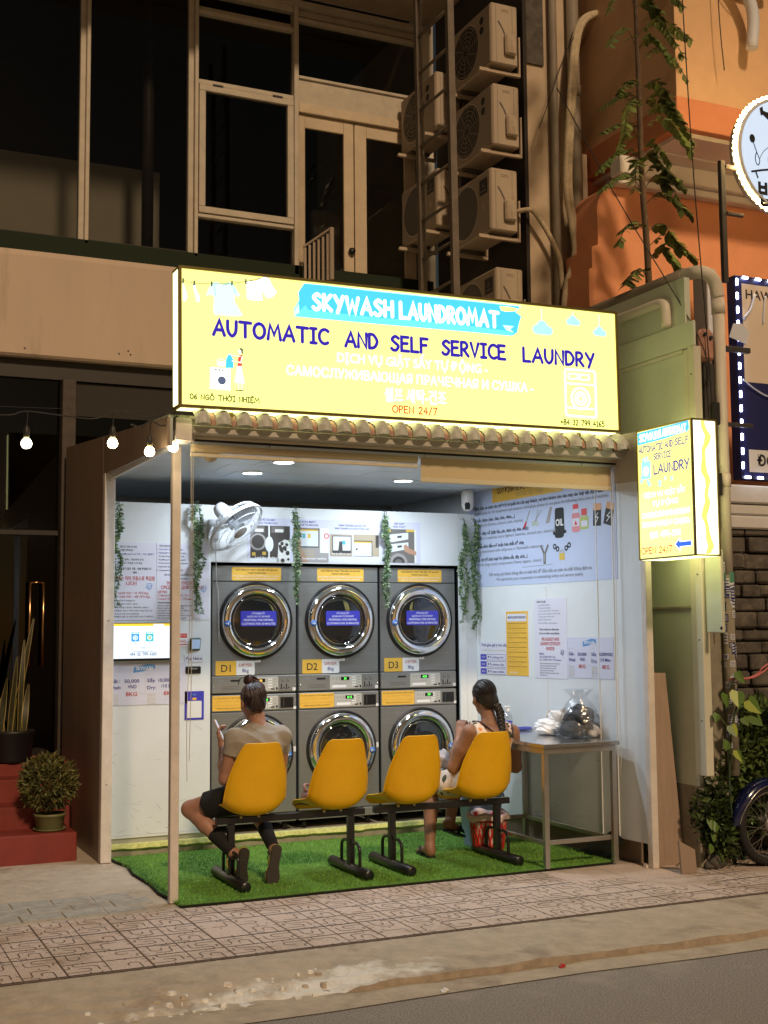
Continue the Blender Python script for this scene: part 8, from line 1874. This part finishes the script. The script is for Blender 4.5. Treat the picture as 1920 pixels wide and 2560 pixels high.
def shrub(lb, parts, N, L, mats, seed, hearts=0):
    r2 = random.Random(seed); c0 = parts[0][0]; t = thing('shrub', lb, 'plant', (c0[0], c0[1], 0), 'shrubs growing at the foot of the stone wall')
    mb = MB()
    for c, r in parts:
        for k in range(9): a = r2.uniform(0, 6.28); mb.tube(smooth([(c0[0]+.05*math.cos(a), c0[1]+.05*math.sin(a), -.02), (c[0]*.5+c0[0]*.5, c[1], c[2]*.5), (c[0]+r[0]*.7*math.cos(a), c[1]+r[1]*.6*math.sin(a), c[2]+r[2]*r2.uniform(-.4, .6))], 3), .005, 'vine_stem', 4)
    mb.build('stems', t); mb = MB(); tot = sum(r[0]*r[1]*r[2] for _, r in parts)**.5
    for c, r in parts: leafy(mb, c, *r, int(N*(r[0]*r[1]*r[2])**.5/tot), L, mats, r2, .55, .35, .5, .01)
    for k in range(hearts):
        c, r = r2.choice(parts); heart(mb, Vector((c[0]+r2.uniform(-1, 1)*r[0], c[1]-r[1]*.8, c[2]+r2.uniform(-.8, .8)*r[2])), Vector((r2.uniform(-.6, .6), -.3, -.7)), r2.uniform(.05, .085), 'pothos_green', r2.choice(('pothos_green', 'ivy_b')), r2)
    mb.build('foliage', t)
shrub('dense green shrub against the stone wall behind the motorbike wheel', [((6.05, 7.20, .72), (.26, .16, .24)), ((6.25, 7.20, .85), (.22, .16, .28)), ((5.85, 7.16, .62), (.20, .15, .24)), ((6.15, 7.12, .45), (.25, .1, .25))], 4200, .065, ('ivy_a', 'ivy_a', 'ivy_b', 'ivy_c'), 51, 6)
shrub('low dark ivy clump between the plywood board and the motorbike', [((5.72, 7.06, .36), (.11, .12, .26)), ((5.75, 7.05, .2), (.10, .12, .16)), ((5.90, 7.16, .32), (.18, .13, .28))], 1900, .07, ('ivy_c', 'ivy_a', 'ivy_c'), 52, 12)
mb = MB(); r2 = random.Random(77)
for k in range(700):
    x = r2.uniform(5.5, 6.7); y = r2.uniform(6.98, 7.4); a = r2.uniform(0, 6.28); s_ = r2.uniform(.012, .03); mb.add([(x, y, .004), (x+s_*math.cos(a), y+s_*math.sin(a), .006+r2.random()*.012), (x+s_*.5*math.cos(a+1.2), y+s_*.5*math.sin(a+1.2), .004+r2.random()*.01)], [(0, 1, 2)], r2.choice(('bark', 'ivy_c', 'soil')))
for k in range(8):
    x = r2.uniform(5.6, 5.95); y = r2.uniform(7.0, 7.2); vs, fs = blob(x, y, -.005, r2.uniform(.04, .09), .05, r2.uniform(.05, .13), 80+k, .3, 14, 9); mb.add(vs, fs, 'stone_wall', True)
mb.build('leaf_litter', label='dry leaves, soil and stones under the shrubs', kind='stuff')
# ================================================================== parked motorbike
mo = thing('motorbike', 'parked dark blue motorbike, only its front wheel and mudguard in the picture', 'motorbike', (6.6, 6.93, 0))
def wheel(cx, cy, r):
    c = Vector((cx, cy, r+.002)); mb = MB()
    mb.lathe([(r-.055, -.022), (r-.05, -.034), (r-.025, -.042), (r-.006, -.028), (r, -.010), (r, .010), (r-.006, .028), (r-.025, .042), (r-.05, .034), (r-.055, .022)], c, (0, 1, 0), 'tyre', 56)
    for k in range(48): a = 2*math.pi*k/48; mb.tube([c+Vector(((r-.002)*math.cos(a), -.03, (r-.002)*math.sin(a))), c+Vector(((r+.001)*math.cos(a+.04), 0, (r+.001)*math.sin(a+.04))), c+Vector(((r-.002)*math.cos(a), .03, (r-.002)*math.sin(a)))], .0035, 'tyre', 4)
    w_ = mb.build('wheel', mo)
    mb = MB(); q = r-.055; mb.lathe([(q-.012, -.016), (q, -.024), (q+.004, -.022), (q+.002, -.018), (q-.008, -.006), (q-.008, .006), (q+.002, .018), (q+.004, .022), (q, .024), (q-.012, .016), (q-.014, 0), (q-.012, -.016)], c, (0, 1, 0), 'rim_steel', 56); mb.build('rim', w_)
    mb = MB()
    for k in range(36):
        a = 2*math.pi*k/36; sd = (-1, 1)[k % 2]; a2 = a+(.55 if (k//2) % 2 else -.55); mb.tube([c+Vector((.052*math.cos(a2), sd*.028, .052*math.sin(a2))), c+Vector(((q-.010)*math.cos(a), 0, (q-.010)*math.sin(a)))], .0016, 'rim_steel', 4)
    mb.build('spokes', w_)
    mb = MB(); mb.lathe([(.001, -.045), (.035, -.045), (.058, -.034), (.06, -.02), (.045, 0), (.06, .02), (.058, .034), (.03, .045), (.001, .045)], c, (0, 1, 0), 'hub_steel', 28); mb.cyl(c-Vector((0, .075, 0)), c+Vector((0, .075, 0)), .010, 'hub_steel', 10); mb.build('hub', w_)
    return c
c1 = wheel(6.10, 6.93, .278); c2 = wheel(7.32, 6.93, .278)
mb = MB(); n = 20; rows = []
for i in range(n+1):
    a = R_(178-i*7.2); r = .302
    for j, (dy, dr) in enumerate(((-.062, -.03), (-.055, .0), (-.03, .014), (0, .018), (.03, .014), (.055, 0), (.062, -.03))): rows.append(c1+Vector(((r+dr)*math.cos(a), dy*(.35+.65*min(1, i/5)), (r+dr)*math.sin(a))))
mb.add(rows, [(i*7+j, i*7+j+1, (i+1)*7+j+1, (i+1)*7+j) for i in range(n) for j in range(6)], 'moto_blue', True); f = mb.build('mudguard', mo)
mb = MB()
for k in (0, 6): mb.tube([rows[i*7+k] for i in range(n+1)], .005, 'rim_steel', 6)
mb.build('trim', f)
mb = MB()
for dy in (-.07, .07): mb.tube([(6.10, 6.93+dy, .28), (6.26, 6.93+dy, .62), (6.36, 6.93+dy*.6, .86)], .017, 'hub_steel', 10)
mb.build('fork', mo)
mb = MB(); mb.prism(Fr((0, 6.93, 0), (1, 0, 0), (0, 0, 1)), [(6.34, .95), (6.44, .98), (6.56, .58), (6.72, .33), (6.62, .27), (6.42, .42), (6.33, .62)], -.16, .16, 'moto_blue'); mb.build('leg_shield', mo)
mb = MB(); mb.prism(Fr((0, 6.93, 0), (1, 0, 0), (0, 0, 1)), [(6.62, .30), (6.95, .52), (7.6, .68), (7.75, .66), (7.4, .50), (7.2, .34), (6.8, .22)], -.09, .09, 'moto_blue'); mb.box(6.75, 7.2, 6.83, 7.03, .16, .34, 'hub_steel', .03); mb.build('body', mo)
mb = MB(); mb.prism(Fr((0, 6.93, 0), (1, 0, 0), (0, 0, 1)), [(6.88, .58), (6.95, .68), (7.6, .76), (7.72, .74), (7.5, .66), (6.95, .54)], -.12, .12, 'moto_black'); mb.build('saddle', mo)
mb = MB(); mb.lathe([(.001, -.05), (.075, -.04), (.085, .02), (.06, .08), (.001, .1)], (6.33, 6.93, .93), (1, 0, .1), 'moto_blue', 24); mb.build('headlight', mo)
mb = MB(); mb.tube(smooth([(6.50, 6.62, 1.0), (6.44, 6.75, 1.03), (6.42, 6.93, .98), (6.44, 7.11, 1.03), (6.50, 7.24, 1.0)], 4), .014, 'moto_black', 8)
mb.build('handlebar', mo)
